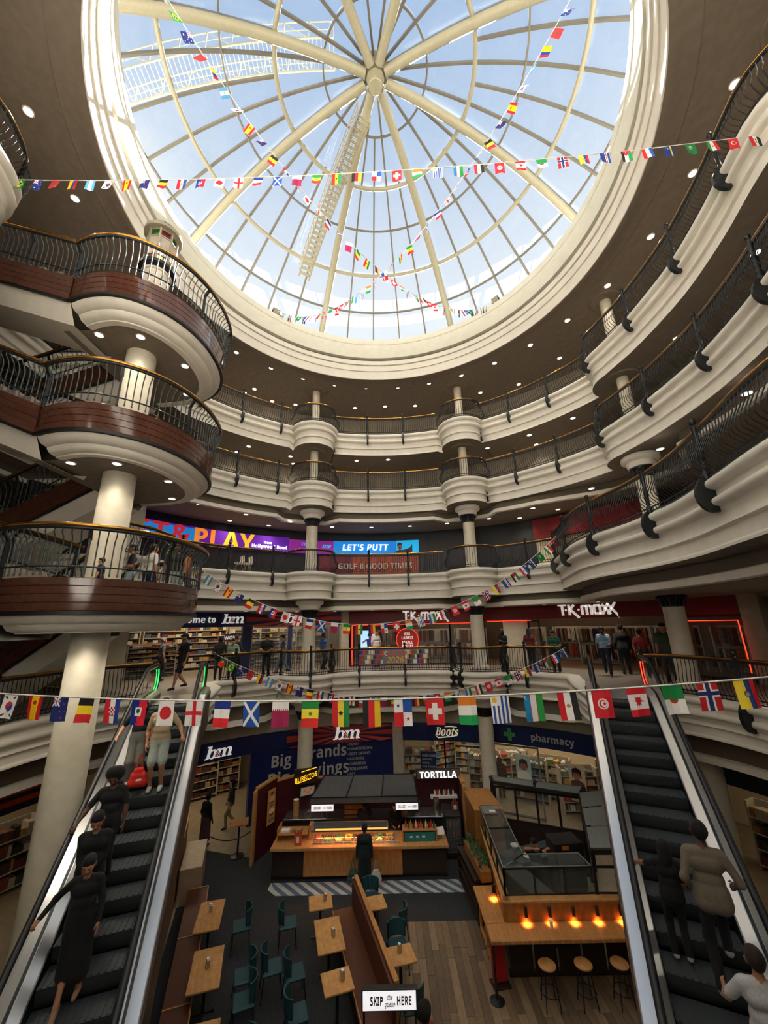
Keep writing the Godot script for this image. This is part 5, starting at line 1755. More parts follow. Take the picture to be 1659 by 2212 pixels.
func flag_sheet() -> void:
	var cw := 96
	var ch := 136
	var cols := 8
	var rows := 6
	var im := Image.create(cols * cw, rows * ch, false, Image.FORMAT_RGB8)
	for i in FLAGS.size():
		var o := Vector2i((i % cols) * cw, (i / cols) * ch)
		var ops: PackedStringArray = FLAGS[i][1].split(" ")
		var k := 0
		while k < ops.size():
			var a: PackedStringArray = ops[k + 1].split(",")
			match ops[k]:
				"h", "v":
					var n := a.size()
					for j in n:
						if ops[k] == "h":
							im.fill_rect(Rect2i(o + Vector2i(0, ch * j / n), Vector2i(cw, ch * (j + 1) / n - ch * j / n)), Color(a[j]))
						else:
							im.fill_rect(Rect2i(o + Vector2i(cw * j / n, 0), Vector2i(cw * (j + 1) / n - cw * j / n, ch)), Color(a[j]))
				"r":
					im.fill_rect(Rect2i(o + Vector2i(int(float(a[0]) * cw), int(float(a[1]) * ch)), Vector2i(int(ceil(float(a[2]) * cw)), int(ceil(float(a[3]) * ch)))).intersection(Rect2i(o, Vector2i(cw, ch))), Color(a[4]))
				"c":
					var r := float(a[2]) * cw
					fill_shape(im, o, Vector2(float(a[0]) * cw, float(a[1]) * ch), r, Color(a[3]), PackedVector2Array(), cw, ch)
				"s":
					var pg := PackedVector2Array()
					var c := Vector2(float(a[0]) * cw, float(a[1]) * ch)
					for q in star_poly(float(a[2]) * cw):
						pg.append(c + Vector2(q.x, -q.y))
					fill_shape(im, o, c, float(a[2]) * cw, Color(a[3]), pg, cw, ch)
				"d":
					var p := Vector2(float(a[0]) * cw, float(a[1]) * ch)
					var q := Vector2(float(a[2]) * cw, float(a[3]) * ch)
					var nn := (q - p).normalized().orthogonal() * float(a[4]) * cw * 0.5
					fill_shape(im, o, (p + q) * 0.5, p.distance_to(q) * 0.5 + cw * 0.2, Color(a[5]), PackedVector2Array([p + nn, q + nn, q - nn, p - nn]), cw, ch)
				"t":
					var pg := PackedVector2Array([Vector2(float(a[0]) * cw, float(a[1]) * ch), Vector2(float(a[2]) * cw, float(a[3]) * ch), Vector2(float(a[4]) * cw, float(a[5]) * ch)])
					fill_shape(im, o, (pg[0] + pg[1] + pg[2]) / 3.0, ch, Color(a[6]), pg, cw, ch)
			k += 2
	var m := StandardMaterial3D.new()
	m.resource_name = "flag_print"
	m.albedo_texture = ImageTexture.create_from_image(im)
	m.roughness = 0.75
	m.cull_mode = BaseMaterial3D.CULL_DISABLED
	m.backlight_enabled = true
	m.backlight = Color(0.35, 0.35, 0.35)
	for i in FLAGS.size():
		var b := MB.new()
		var uv := Vector2(float(i % cols) / cols, float(i / cols) / rows)
		var sz := Vector2(1.0 / cols, 1.0 / rows) * 0.96
		uv += Vector2(1.0 / cols, 1.0 / rows) * 0.02
		for x in 3:
			for y in 4:
				var p := []
				for q in [Vector2(x, y + 1), Vector2(x + 1, y + 1), Vector2(x + 1, y), Vector2(x, y)]:
					var f := Vector2(q.x / 3.0, q.y / 4.0)
					p.append([Vector3((f.x - 0.5) * 0.2, -0.28 * f.y, sin(f.x * 4.5 + i * 1.7) * 0.018 * f.y + 0.02 * sin(i * 2.3) * f.y * f.y), uv + f * sz])
				b.quad(p[0][0], p[1][0], p[2][0], p[3][0], p[0][1], p[1][1], p[2][1], p[3][1])
		flag_mesh.append(b.mesh(m))
func fill_shape(im: Image, o: Vector2i, c: Vector2, r: float, col: Color, pg: PackedVector2Array, cw: int, ch: int) -> void:
	for y in range(maxi(0, int(c.y - r)), mini(ch, int(c.y + r) + 1)):
		for x in range(maxi(0, int(c.x - r)), mini(cw, int(c.x + r) + 1)):
			var p := Vector2(x + 0.5, y + 0.5)
			if (pg.is_empty() and p.distance_to(c) <= r) or (not pg.is_empty() and Geometry2D.is_point_in_polygon(p, pg)):
				im.set_pixel(o.x + x, o.y + y, col)

func bunting_strings() -> void:
	flag_sheet()
	bunting("flag bunting strung straight across the void nearest the camera, largest flags", Vector3(-8.2, 6.9, -5.75), Vector3(8.0, 7.25, -3.9), 0.49, 0.357, 3.43, 9, 26, 1.0, 0.03)
	bunting("flag bunting strung across the void below the dome, between the two upper galleries", Vector3(-8.67, 17.43, -6.35), Vector3(8.01, 16.86, -5.47), 0.44, 0.43, 0.12, 3, 39, 1.0, 0.08)
	bunting("sagging flag bunting under the dome from near left to far right", Vector3(-5.3, 21.8, -4.3), Vector3(5.3, 21.85, -14.75), 3.7, 0.37, 0.3, 0, 44, 0.95, 0.7)
	bunting("sagging flag bunting under the dome from near right to far left", Vector3(5.2, 21.8, -4.3), Vector3(-4.85, 21.85, -14.95), 3.7, 0.37, 0.3, 1, 44, 0.95, 0.7)
	bunting("deeply sagging flag bunting hung from the second gallery in front of the shops", Vector3(-7.95, 10.5, -13.6), Vector3(6.85, 10.75, -14.6), 3.2, 0.43, 0.5, 4, 38, 1.2, 0.15)
	bunting("sagging flag bunting hung in front of the first-floor railing between the escalators", Vector3(-6.6, 6.4, -16.0), Vector3(6.95, 6.4, -16.0), 1.65, 0.4, 0.3, 3, 35, 1.2, 0.15)
func bunting(label: String, a: Vector3, c: Vector3, sag: float, gap: float, start: float, first: int, count: int, size: float, swing: float) -> void:
	var t := thing("flag_bunting", label, "bunting", Vector3.ZERO, 0.0, "strings of flags")
	var pts := []
	for i in 61:
		var f := i / 60.0
		pts.append(a.lerp(c, f) - Vector3(0, 4.0 * sag * f * (1.0 - f), 0))
	var b := MB.new()
	b.tube(pts, 0.009, 5, false)
	obj("cord", b, M.string, t)
	var s := 0.0
	var want := start
	var k := 0
	var r := RandomNumberGenerator.new()
	r.seed = first * 31 + count
	for i in 60:
		var l: float = pts[i].distance_to(pts[i + 1])
		while want <= s + l and k < count:
			var p: Vector3 = pts[i].lerp(pts[i + 1], (want - s) / l)
			var d: Vector3 = (pts[i + 1] - pts[i]).normalized()
			var yaw := r.randf_range(-swing, swing)
			var side := d.cross(Vector3.UP).normalized()
			var x := (d + side * sin(yaw)).normalized()
			var dn := (Vector3.UP + side * r.randf_range(-swing, swing) * 0.6 + d * r.randf_range(-0.06, 0.06))
			var z := x.cross(dn).normalized()
			var o := put("flag", flag_mesh[(first + k) % FLAGS.size()], t)
			o.transform = Transform3D(Basis(x, z.cross(x), z).scaled(Vector3.ONE * size), p)
			k += 1
			want += gap
		s += l

func escalators() -> void:
	mat("truss_brown", "4a3a30", 0.45, 0.0, 0.1, 1.0)
	mat("esc_steel", "c8cacb", 0.28, 0.85)
	mat("esc_step", "4c5254", 0.5, 0.5)
	mat("esc_riser", "3c4042", 0.5, 0.4)
	mat("rubber", "15171a", 0.45)
	mat("skirt", "2a2f36", 0.3, 0.6)
	glass("balustrade_glass", "c4d8d0", 0.10)
	glow("led_green", "30ff60", 2.5)
	glow("led_red", "ff3a24", 2.5)
	escalator("left", Vector3(-6.35, F1, -12.7), Vector2(0.33, 0.944), 0.54, M.led_green)
	escalator("right", Vector3(6.58, F1, -11.95), Vector2(-0.418, 0.908), 0.51, M.led_red)

# top: middle of the landing plate at the newels; d: plan direction in which it runs down
func escalator(side: String, top: Vector3, d: Vector2, slope: float, led: Material) -> void:
	var t := thing("escalator", "long %s escalator with dark steps, steel decks and glass sides running down towards the camera" % side, "escalator")
	var n := Vector2(-d.y, d.x)
	var rise := F1 - G
	var flat := 0.9
	var run := rise / slope
	# local frame: s along, o across
	var P := func(s: float, o: float, y: float) -> Vector3: return Vector3(top.x + d.x * s + n.x * o, y, top.z + d.y * s + n.y * o)
	var Y := func(s: float) -> float:
		# rounded at both ends
		var q := clampf((s - flat) / run, 0.0, 1.0)
		var e := 0.05
		var w := q
		if q < e:
			w = q * q / (2 * e)
		elif q > 1 - e:
			w = 1 - e - (1 - q) * (1 - q) / (2 * e) + (0.0)
			w = 1.0 - e * 0.5 - (1 - q) * (1 - q) / (2 * e) + 0.0
		else:
			w = q - e * 0.5
		return F1 - rise * clampf(w / (1.0 - e * 0.0), 0.0, 1.0)
	var total := flat + run + 0.9
	# steps: treads and risers, each a part
	var tread := 0.405
	var k := int(run / tread)
	var prev: float = F1
	for i in k:
		var s := flat + tread * i
		var y: float = Y.call(s + tread * 0.5)
		var h := maxf(0.03, prev - y)
		var b := MB.new()
		var b1: Vector3 = P.call(s, -0.5, y)
		var b2: Vector3 = P.call(s, 0.5, y)
		var f1: Vector3 = P.call(s + tread + 0.01, -0.5, y)
		var f2: Vector3 = P.call(s + tread + 0.01, 0.5, y)
		b.quad(f1, f2, b2, b1)
		# cleats
		for g in 12:
			var o := -0.46 + 0.0836 * g
			b.bar(P.call(s + 0.02, o, y + 0.006), P.call(s + tread, o, y + 0.006), 0.03, 0.012)
		var st := obj("step", b, M.esc_step, t)
		b = MB.new()
		# rounded riser below the front edge
		var nx: float = Y.call(s + tread * 1.5)
		for j in 4:
			var a0 := j / 4.0
			var a1 := (j + 1) / 4.0
			var q0: float = lerpf(y, nx, a0)
			var q1: float = lerpf(y, nx, a1)
			var c0 := s + tread + 0.01 - 0.05 * a0 * a0
			var c1 := s + tread + 0.01 - 0.05 * a1 * a1
			b.quad(P.call(c1, -0.5, q1), P.call(c1, 0.5, q1), P.call(c0, 0.5, q0), P.call(c0, -0.5, q0))
		obj("riser", b, M.esc_riser, st)
		prev = y
	# landing plates
	var b := MB.new()
	b.quad(P.call(flat + 0.02, -0.55, F1 + 0.004), P.call(flat + 0.02, 0.55, F1 + 0.004), P.call(-0.7, 0.55, F1 + 0.004), P.call(-0.7, -0.55, F1 + 0.004))
	obj("landing_plate", b, M.esc_steel, t)
	b = MB.new()
	b.quad(P.call(total, -0.55, G + 0.01), P.call(total, 0.55, G + 0.01), P.call(flat + run - 0.1, 0.55, G + 0.01), P.call(flat + run - 0.1, -0.55, G + 0.01))
	obj("landing_plate", b, M.esc_steel, t)
	# both sides
	var N := 44
	for e in [-1.0, 1.0]:
		# strips along the incline: skirt, inner deck, outer deck, cladding, each swept as a ribbon of (across, height)
		var strips := [["skirt", M.skirt, [Vector2(0.505, -0.12), Vector2(0.515, 0.14)]], ["inner_deck", M.esc_steel, [Vector2(0.515, 0.14), Vector2(0.53, 0.16), Vector2(0.655, 0.235), Vector2(0.665, 0.235)]], ["glass_channel", M.rubber, [Vector2(0.665, 0.235), Vector2(0.665, 0.25), Vector2(0.705, 0.25), Vector2(0.705, 0.235)]], ["outer_deck", M.esc_steel, [Vector2(0.705, 0.235), Vector2(0.86, 0.225), Vector2(0.875, 0.21), Vector2(0.875, 0.12)]], ["cladding", M.truss_brown, [Vector2(0.875, 0.12), Vector2(0.9, 0.1), Vector2(0.9, -0.85), Vector2(0.86, -0.95)]], ["pane", M.balustrade_glass, [Vector2(0.685, 0.25), Vector2(0.685, 0.93)]]]
		for st in strips:
			b = MB.new()
			var pr: Array = st[2]
			for i in N:
				var s0 := -0.35 + (total + 0.2) * i / N
				var s1 := -0.35 + (total + 0.2) * (i + 1) / N
				for j in pr.size() - 1:
					var p0: Vector3 = P.call(s0, pr[j].x * e, Y.call(s0) + pr[j].y)
					var p1: Vector3 = P.call(s1, pr[j].x * e, Y.call(s1) + pr[j].y)
					var p2: Vector3 = P.call(s1, pr[j + 1].x * e, Y.call(s1) + pr[j + 1].y)
					var p3: Vector3 = P.call(s0, pr[j + 1].x * e, Y.call(s0) + pr[j + 1].y)
					if e > 0:
						b.quad(p0, p1, p2, p3)
					else:
						b.quad(p3, p2, p1, p0)
			obj(st[0], b, st[1], t)
		# handrail: a loop that rounds the newel at the top and the bottom
		var hp := []
		for i in 9:
			var a := PI * i / 8.0
			hp.append(P.call(-0.35 - 0.36 * sin(a), 0.685 * e, F1 + 0.58 - 0.38 * cos(a)))
		for i in range(1, N):
			var s := -0.35 + (total + 0.2) * i / N
			hp.append(P.call(s, 0.685 * e, Y.call(s) + 0.96))
		b = MB.new()
		b.tube(hp, 0.048, 8)
		obj("handrail", b, M.rubber, t)
		b = MB.new()
		var mp := []
		for q in hp:
			mp.append(q - Vector3(0, 0.05, 0))
		b.tube(mp.slice(8), 0.022, 6)
		obj("rail_guide", b, M.esc_steel, t)
		# rounded end of the glass at the newel
		b = MB.new()
		var c: Vector3 = P.call(-0.35, 0.685 * e, F1 + 0.58)
		for i in 8:
			var a := PI * i / 8.0
			var a2 := PI * (i + 1) / 8.0
			b.tri(c, P.call(-0.35 - 0.33 * sin(a), 0.685 * e, F1 + 0.58 - 0.35 * cos(a)), P.call(-0.35 - 0.33 * sin(a2), 0.685 * e, F1 + 0.58 - 0.35 * cos(a2)))
		obj("pane", b, M.balustrade_glass, t)
		# lit strip on the inside of the newel
		b = MB.new()
		var lp := []
		for i in 8:
			var a := 0.15 + 2.3 * i / 7.0
			lp.append(P.call(-0.2 - 0.3 * sin(a), 0.655 * e, F1 + 0.56 - 0.34 * cos(a)))
		b.tube(lp, 0.014, 6)
		obj("newel_light", b, led, t)
	# underside of the truss
	b = MB.new()
	for i in N:
		var s0 := -0.35 + (total + 0.2) * i / N
		var s1 := -0.35 + (total + 0.2) * (i + 1) / N
		b.quad(P.call(s0, -0.86, maxf(Y.call(s0) - 0.95, G)), P.call(s0, 0.86, maxf(Y.call(s0) - 0.95, G)), P.call(s1, 0.86, maxf(Y.call(s1) - 0.95, G)), P.call(s1, -0.86, maxf(Y.call(s1) - 0.95, G)))
	obj("truss_soffit", b, M.truss_brown, t)

func ground_materials() -> void:
	mat("tile_floor", "a1937c", 0.3, 0.0, 0.14, 0.5)
	mat("carpet", "34373a", 0.95, 0.0, 0.35, 3.0)
	mat("tile_white", "cfcfc6", 0.35, 0.0, 0.12, 2.0)
	mat("tile_blue", "5f7690", 0.35, 0.0, 0.12, 2.0)
	mat("maroon", "4a0f1c", 0.5, 0.0, 0.12, 1.0)
	mat("awning_cloth", "5b5c5e", 0.9, 0.0, 0.2, 2.0)
	mat("teal_seat", "1f4a52", 0.6, 0.0, 0.15, 2.0)
	mat("teal_crate", "1f7f80", 0.5)
	mat("leather", "5a2e1c", 0.45, 0.0, 0.2, 2.0)
	mat("steel", "b0b2b2", 0.25, 0.9)
	mat("dark_panel", "1c1a18", 0.5)
	mat("dark_brown_panel", "33261e", 0.5, 0.0, 0.15, 1.0)
	mat("canopy_panel", "7d827e", 0.6, 0.0, 0.12, 1.5)
	mat("leaf", "2f5a34", 0.6)
	mat("pot_black", "1a1b1c", 0.4)
	mat("red_post", "b0241c", 0.5)
	mat("paper", "e8e6e0", 0.7)
	mat("kraft", "a5784a", 0.7)
	mat("orange_poster", "d98a1e", 0.6)
	glow("lightbox", "e6e4e6", 0.75)
	glow("neon_yellow", "ffb81e", 1.1)
	glow("warm_strip", "ff9a3a", 1.5)
	glow("sconce_glow", "ff9a40", 9.0)
	glass("counter_glass", "dfe8ea", 0.10)
	glass("tinted_glass", "7a8482", 0.25)
	wood("oak", "c08a4e", "a87440", 0.45, Vector3(0.9, 0.5, 0.5), 2)
	wood("oak_light", "cb9a5e", "b5824a", 0.4, Vector3(0.5, 0.5, 0.9), 4)
	wood("oak_wall", "a06c34", "8a5a2c", 0.5, Vector3(0.4, 0.7, 0.4), 6)
	wood("plank_a", "7d6850", "6a563f", 0.5, Vector3(2.0, 1.0, 0.35), 8)
	wood("plank_b", "8f7a5f", "7c674d", 0.5, Vector3(2.0, 1.0, 0.35), 9)
	wood("plank_c", "6c5a46", "5a4a39", 0.5, Vector3(2.0, 1.0, 0.35), 10)

func ground_floor() -> void:
	ground_materials()
	var b := MB.new()
	b.quad(Vector3(-18, G - 0.01, 4), Vector3(18, G - 0.01, 4), Vector3(18, G - 0.01, -27), Vector3(-18, G - 0.01, -27))
	struct("floor", b, M.tile_floor)
	b = MB.new()
	b.plan_poly(PackedVector2Array([Vector2(-7.3, -17.2), Vector2(-4.7, -16.4), Vector2(-4.3, -17.9), Vector2(2.9, -17.9), Vector2(2.7, -13.26), Vector2(-0.1, -13.26), Vector2(-0.1, 0.5), Vector2(-2.5, 0.5), Vector2(-5.2, -10.5)]), G - 0.004)
	struct("floor_carpet", b, M.carpet)
	planks()
	striped_tiles()
	food_counter()
	glass_bar()
	seating()
	small_ground_things()

func planks() -> void:
	var fl := MeshInstance3D.new()
	var b := MB.new()
	b.quad(Vector3(-0.1, G - 0.006, 0.4), Vector3(6.4, G - 0.006, 0.4), Vector3(6.4, G - 0.006, -13.26), Vector3(-0.1, G - 0.006, -13.26))
	fl = struct("floor_planks", b, M.dark_panel)
	var meshes := []
	for k in ["plank_a", "plank_b", "plank_c"]:
		b = MB.new()
		b.box(Vector3(0.172, 0.012, 1.78), Transform3D(), 0.003)
		meshes.append(b.mesh(M[k]))
	rng.seed = 11
	for i in 37:
		var z := -13.26 + rng.randf_range(-1.2, 0.0)
		var x := -0.01 + 0.176 * i
		while z < -4.2:
			var l := 1.79
			var z0 := maxf(z, -13.26)
			if z + l - z0 > 0.1:
				var o := put("plank", meshes[rng.randi() % 3], fl)
				o.position = Vector3(x, G - 0.001, (z0 + z + l) * 0.5)
				o.scale.z = (z + l - z0 - 0.006) / 1.78
			z += l

func striped_tiles() -> void:
	var t := thing("tile_strip", "band of diagonal blue and white striped floor tiles in front of the food counter", "floor tiles")
	var k := 31
	var w := 6.2 / k
	for i in k + 1:
		var x := -3.86 + w * i
		# a slanted stripe cut into two tiles, front and back
		for h in 2:
			var b := MB.new()
			var z0 := -15.05 + 0.31 * h
			var z1 := z0 + 0.305
			var s0 := -0.32 + 0.32 * h
			var s1 := s0 + 0.32
			var p := [Vector2(x + s0, z0), Vector2(x + s0 + w, z0), Vector2(x + s1 + w, z1), Vector2(x + s1, z1)]
			var y := G + 0.004
			for q in 4:
				p[q].x = clampf(p[q].x, -3.84 - 0.12 * (p[q].y + 15.05), 2.4 - 0.12 * (p[q].y + 15.05))
			if p[1].x - p[0].x < 0.02 and p[2].x - p[3].x < 0.02:
				continue
			b.quad(v3(p[3], y), v3(p[2], y), v3(p[1], y), v3(p[0], y))
			for q in 4:
				b.quad(v3(p[q], y - 0.012), v3(p[(q + 1) % 4], y - 0.012), v3(p[(q + 1) % 4], y), v3(p[q], y))
			obj("tile", b, M.tile_blue if i % 2 else M.tile_white, t)

func lightbox_sign(called: String, label: String, at: Vector3, size: Vector2, text: Array, m: Material, ink: Material, cap: float, hang := 0.0) -> Node3D:
	var t := thing(called, label, "sign", at)
	var b := MB.new()
	b.at(Vector3(size.x, size.y, 0.1), Vector3(0, 0, -0.05), 0.006)
	obj("case", b, M.dark_panel, t)
	b = MB.new()
	b.at(Vector3(size.x - 0.05, size.y - 0.05, 0.012), Vector3(0, 0, 0.004))
	obj("face", b, m, t)
	for q in text:
		letters(t, q[0], Transform3D(Basis(), Vector3(q[1], q[2], 0.014)), cap * q[3], ink, q[4], not q[4], 0.0 if q[4] else 0.3, 0.66 if q[4] else 0.7, 0.008)
	if hang > 0:
		b = MB.new()
		for s in [-0.35, 0.35]:
			b.tube([Vector3(s * size.x, size.y * 0.5, -0.05), Vector3(s * size.x, size.y * 0.5 + hang, -0.05)], 0.008, 6)
		obj("hangers", b, M.black_iron, t)
	return t

func food_counter() -> void:
	var y := G + 0.95
	var t := thing("food_counter", "long food counter with a light oak centre panel and an oak worktop", "counter", Vector3(0, 0, 0))
	var b := MB.new()
	b.at(Vector3(1.03, 0.8, 0.7), Vector3(-3.37, G + 0.5, -15.55))
	obj("side_panel", b, M.dark_brown_panel, t)
	b = MB.new()
	b.at(Vector3(1.42, 0.8, 0.7), Vector3(1.06, G + 0.5, -15.55))
	obj("side_panel", b, M.dark_brown_panel, t)
	b = MB.new()
	b.at(Vector3(3.2, 0.8, 0.72), Vector3(-1.25, G + 0.5, -15.5), 0.004)
	obj("centre_panel", b, M.oak, t)
	b = MB.new()
	b.at(Vector3(5.7, 0.1, 0.66), Vector3(-1.05, G + 0.05, -15.56))
	obj("plinth", b, M.dark_panel, t)
	b = MB.new()
	b.at(Vector3(5.75, 0.09, 1.0), Vector3(-1.03, y - 0.045, -15.45), 0.01)
	obj("worktop", b, M.oak_light, t)
	b = MB.new()
	b.at(Vector3(3.2, 0.015, 0.02), Vector3(-1.25, y - 0.1, -15.06))
	obj("warm_strip", b, M.warm_strip, t)
	# oak shelf over the left end
	t = thing("counter_shelf", "oak shelf with packets on the left end of the food counter", "shelf", Vector3(-3.3, y, -15.5))
	b = MB.new()
	b.at(Vector3(1.0, 0.04, 0.55), Vector3(0, 0.2, -0.1), 0.008)
	b.at(Vector3(0.04, 0.36, 0.55), Vector3(-0.48, 0.18, -0.1))
	b.at(Vector3(0.12, 0.42, 0.3), Vector3(0.6, 0.21, -0.1), 0.01)
	obj("boards", b, M.oak, t)
	for q in [[-0.25, 0.22, "paper", Vector3(0.28, 0.07, 0.2)], [0.15, 0.22, "kraft", Vector3(0.34, 0.1, 0.2)]]:
		b = MB.new()
		b.at(q[3], Vector3(0, q[3].y * 0.5, 0), 0.006)
		tag(obj("packet", b, M[q[2]]), "%s packet on the oak shelf at the left end of the counter" % ["brown paper" if q[2] == "kraft" else "white"][0], "packet")
		get_child(get_child_count() - 1).position = Vector3(-3.3 + q[0], y + q[1], -15.5)
	bag(Vector3(-3.05, y, -15.15), "white and red paper bag standing on the left end of the counter", "c84a2a", Vector3(0.22, 0.34, 0.14), false)
	# glazed food display with trays
	t = thing("glass_food_display", "glazed food display with warm lit trays on the counter", "display case", Vector3(-1.2, y, -15.4))
	b = MB.new()
	var x0 := -1.42
	var x1 := 1.5
	b.quad(Vector3(x0, 0, 0.26), Vector3(x1, 0, 0.26), Vector3(x1, 0.36, 0.2), Vector3(x0, 0.36, 0.2))
	b.quad(Vector3(x0, 0, 0.26), Vector3(x0, 0.36, 0.2), Vector3(x0, 0.36, -0.2), Vector3(x0, 0, -0.3))
	obj("front_pane", b, M.counter_glass, t)
	b = MB.new()
	b.quad(Vector3(x0, 0.5, -0.05), Vector3(1.1, 0.5, -0.05), Vector3(1.1, 0.38, 0.3), Vector3(x0, 0.38, 0.3))
	obj("top_pane", b, M.counter_glass, t)
	b = MB.new()
	for q in [[Vector3(x0, 0.38, 0.3), Vector3(1.1, 0.38, 0.3)], [Vector3(x0, 0.5, -0.05), Vector3(1.1, 0.5, -0.05)], [Vector3(x0, 0.38, 0.3), Vector3(x0, 0.5, -0.05)], [Vector3(1.1, 0.38, 0.3), Vector3(1.1, 0.5, -0.05)], [Vector3(x0, 0, 0.26), Vector3(x1, 0, 0.26)], [Vector3(x0, 0.0, -0.05), Vector3(x0, 0.5, -0.05)], [Vector3(1.1, 0, -0.05), Vector3(1.1, 0.5, -0.05)]]:
		b.bar(q[0], q[1], 0.022, 0.022)
	obj("frame", b, M.steel, t)
	var food := ["8a3a1e", "d8b45a", "4a7a34", "b8482c", "e0d0a8", "6a3a22", "a8842e", "3c6a3a"]
	for i in 8:
		for j in 2:
			var tx := x0 + 0.2 + i * 0.34
			var tz := 0.1 - j * 0.26
			b = MB.new()
			b.at(Vector3(0.31, 0.05, 0.24), Vector3(tx, 0.025, tz), 0.008)
			var tr := obj("tray", b, M.steel, t)
			b = MB.new()
			var r := RandomNumberGenerator.new()
			r.seed = i * 7 + j
			for q in 14:
				b.box(Vector3(0.06, 0.03, 0.05), Transform3D(Basis.from_euler(Vector3(r.randf(), r.randf() * 6, r.randf())), Vector3(tx + r.randf_range(-0.11, 0.11), 0.06, tz + r.randf_range(-0.08, 0.08))), 0.01)
			stuff(obj("food", b, pal_mat(food[(i * 2 + j * 3) % 8]), tr))
	b = MB.new()
	b.at(Vector3(2.4, 0.03, 0.05), Vector3(-0.1, 0.345, 0.1))
	obj("heat_lamp", b, M.warm_strip, t)
	var l := AreaLight3D.new()
	l.name = "heat_light"
	l.area_size = Vector2(2.4, 0.06)
	l.light_color = Color("ffa850")
	l.light_energy = 1.6
	l.shadow_enabled = true
	l.area_range = 20.0
	l.transform = Transform3D(Basis(Vector3.RIGHT, -PI / 2), Vector3(-0.1, 0.32, 0.1))
	t.add_child(l)
	# bottle stand on the right with a teal crate beneath
	t = thing("bottle_stand", "oak stand on the right end of the counter with a teal crate under it", "stand", Vector3(0.95, y, -15.4))
	b = MB.new()
	b.at(Vector3(1.15, 0.04, 0.4), Vector3(0, 0.3, 0), 0.006)
	b.at(Vector3(0.04, 0.3, 0.4), Vector3(-0.55, 0.15, 0))
	b.at(Vector3(0.04, 0.3, 0.4), Vector3(0.55, 0.15, 0))
	obj("boards", b, M.oak, t)
	b = MB.new()
	b.at(Vector3(1.0, 0.24, 0.34), Vector3(0, 0.12, 0.02), 0.012)
	obj("crate", b, M.teal_crate, t)
	b = MB.new()
	for i in 3:
		b.at(Vector3(0.1, 0.05, 0.004), Vector3(-0.28 + i * 0.2, 0.13, 0.193))
	obj("crate_labels", b, M.paper, t)
	var bc := ["b8301e", "3a6a2c", "d8a02a", "7a2a1a", "e0d8c8", "b8301e", "c8661e", "2a2a2c", "d8d4ca", "8a1e1a"]
	for i in 12:
		var bt := bottle(bc[i % 10])
		bt.position = Vector3(0.5 + i * 0.085, y + 0.32, -15.42 + 0.09 * (i % 2))
		tag(bt, "sauce bottle on the oak stand of the food counter, %s from the left" % nth(i), "bottle", "sauce bottles on the counter")
	# till and card
	t = thing("till_screen", "white till screen at the right end of the counter", "till", Vector3(1.62, y, -15.35), 0.2)
	b = MB.new()
	b.box(Vector3(0.3, 0.22, 0.03), Transform3D(Basis(Vector3.RIGHT, -0.6), Vector3(0, 0.22, 0)), 0.01)
	obj("screen", b, M.paper, t)
	b = MB.new()
	b.at(Vector3(0.14, 0.16, 0.12), Vector3(0, 0.08, -0.06), 0.01)
	obj("stand", b, M.steel, t)
	# back counter
	t = thing("back_counter", "stainless back counter along the maroon wall of the food stall", "counter", Vector3(-0.7, G, -17.35))
	b = MB.new()
	b.at(Vector3(6.6, 0.06, 0.8), Vector3(0, 0.9, 0), 0.01)
	obj("steel_top", b, M.steel, t)
	b = MB.new()
	b.at(Vector3(6.5, 0.87, 0.7), Vector3(0, 0.435, -0.03))
	obj("body", b, M.dark_panel, t)
	var things := [["oil_tin", "tall cylinder of white cups on the left of the back counter", "cup stack", -3.6, 0.5, 0.12, "kraft"], ["steel_pot", "steel pot on the back counter below the left hanging sign", "pot", -2.5, 0.24, 0.16, "steel"], ["steel_pot", "wide steel pan beside the steel pot on the back counter", "pot", -3.1, 0.14, 0.2, "steel"], ["wooden_board", "round-topped wooden board leaning at the middle of the back wall", "board", 0.55, 0.5, 0.1, "oak"], ["steel_urn", "steel urn under the right hanging sign", "urn", 1.0, 0.4, 0.16, "steel"], ["coffee_machine", "tall chrome dispenser on the right of the back counter", "dispenser", 1.75, 0.45, 0.12, "steel"]]
	for q in things:
		var o := thing(q[0], q[1], q[2], Vector3(q[3], G + 0.93, -17.3))
		b = MB.new()
		b.lathe([Vector2(0, 0), Vector2(q[5], 0), Vector2(q[5], q[4] * 0.9), Vector2(q[5] * 0.85, q[4]), Vector2(0, q[4])], Vector3.ZERO, 18)
		obj("body", b, M[q[6]], o)
		b = MB.new()
		b.lathe([Vector2(q[5] * 0.4, q[4]), Vector2(q[5] * 0.9, q[4] + 0.01), Vector2(q[5] * 0.2, q[4] + 0.04), Vector2(0, q[4] + 0.05)], Vector3.ZERO, 18)
		obj("lid", b, M.paper if q[6] == "kraft" else M[q[6]], o)
	t = thing("wooden_crates", "stack of slatted wooden boxes on the back counter behind the left staff member", "crate", Vector3(-1.35, G + 0.93, -17.4))
	for k in 4:
		b = MB.new()
		b.at(Vector3(0.78, 0.15, 0.4), Vector3(0, 0.09 + 0.17 * k, 0), 0.008)
		obj("slat", b, M.oak, t)
	t = thing("laptop", "open black laptop on the right of the back counter", "laptop", Vector3(2.1, G + 0.93, -17.2), -0.2)
	b = MB.new()
	b.box(Vector3(0.34, 0.24, 0.015), Transform3D(Basis(Vector3.RIGHT, -0.25), Vector3(0, 0.13, -0.1)))
	obj("lid", b, M.dark_panel, t)
	b = MB.new()
	b.at(Vector3(0.34, 0.02, 0.24), Vector3(0, 0.01, 0.03))
	obj("keyboard", b, M.steel, t)
	bag(Vector3(2.45, G + 0.93, -17.25), "brown paper bag with a white label on the right of the back counter", "7a3a20", Vector3(0.26, 0.34, 0.16), true)
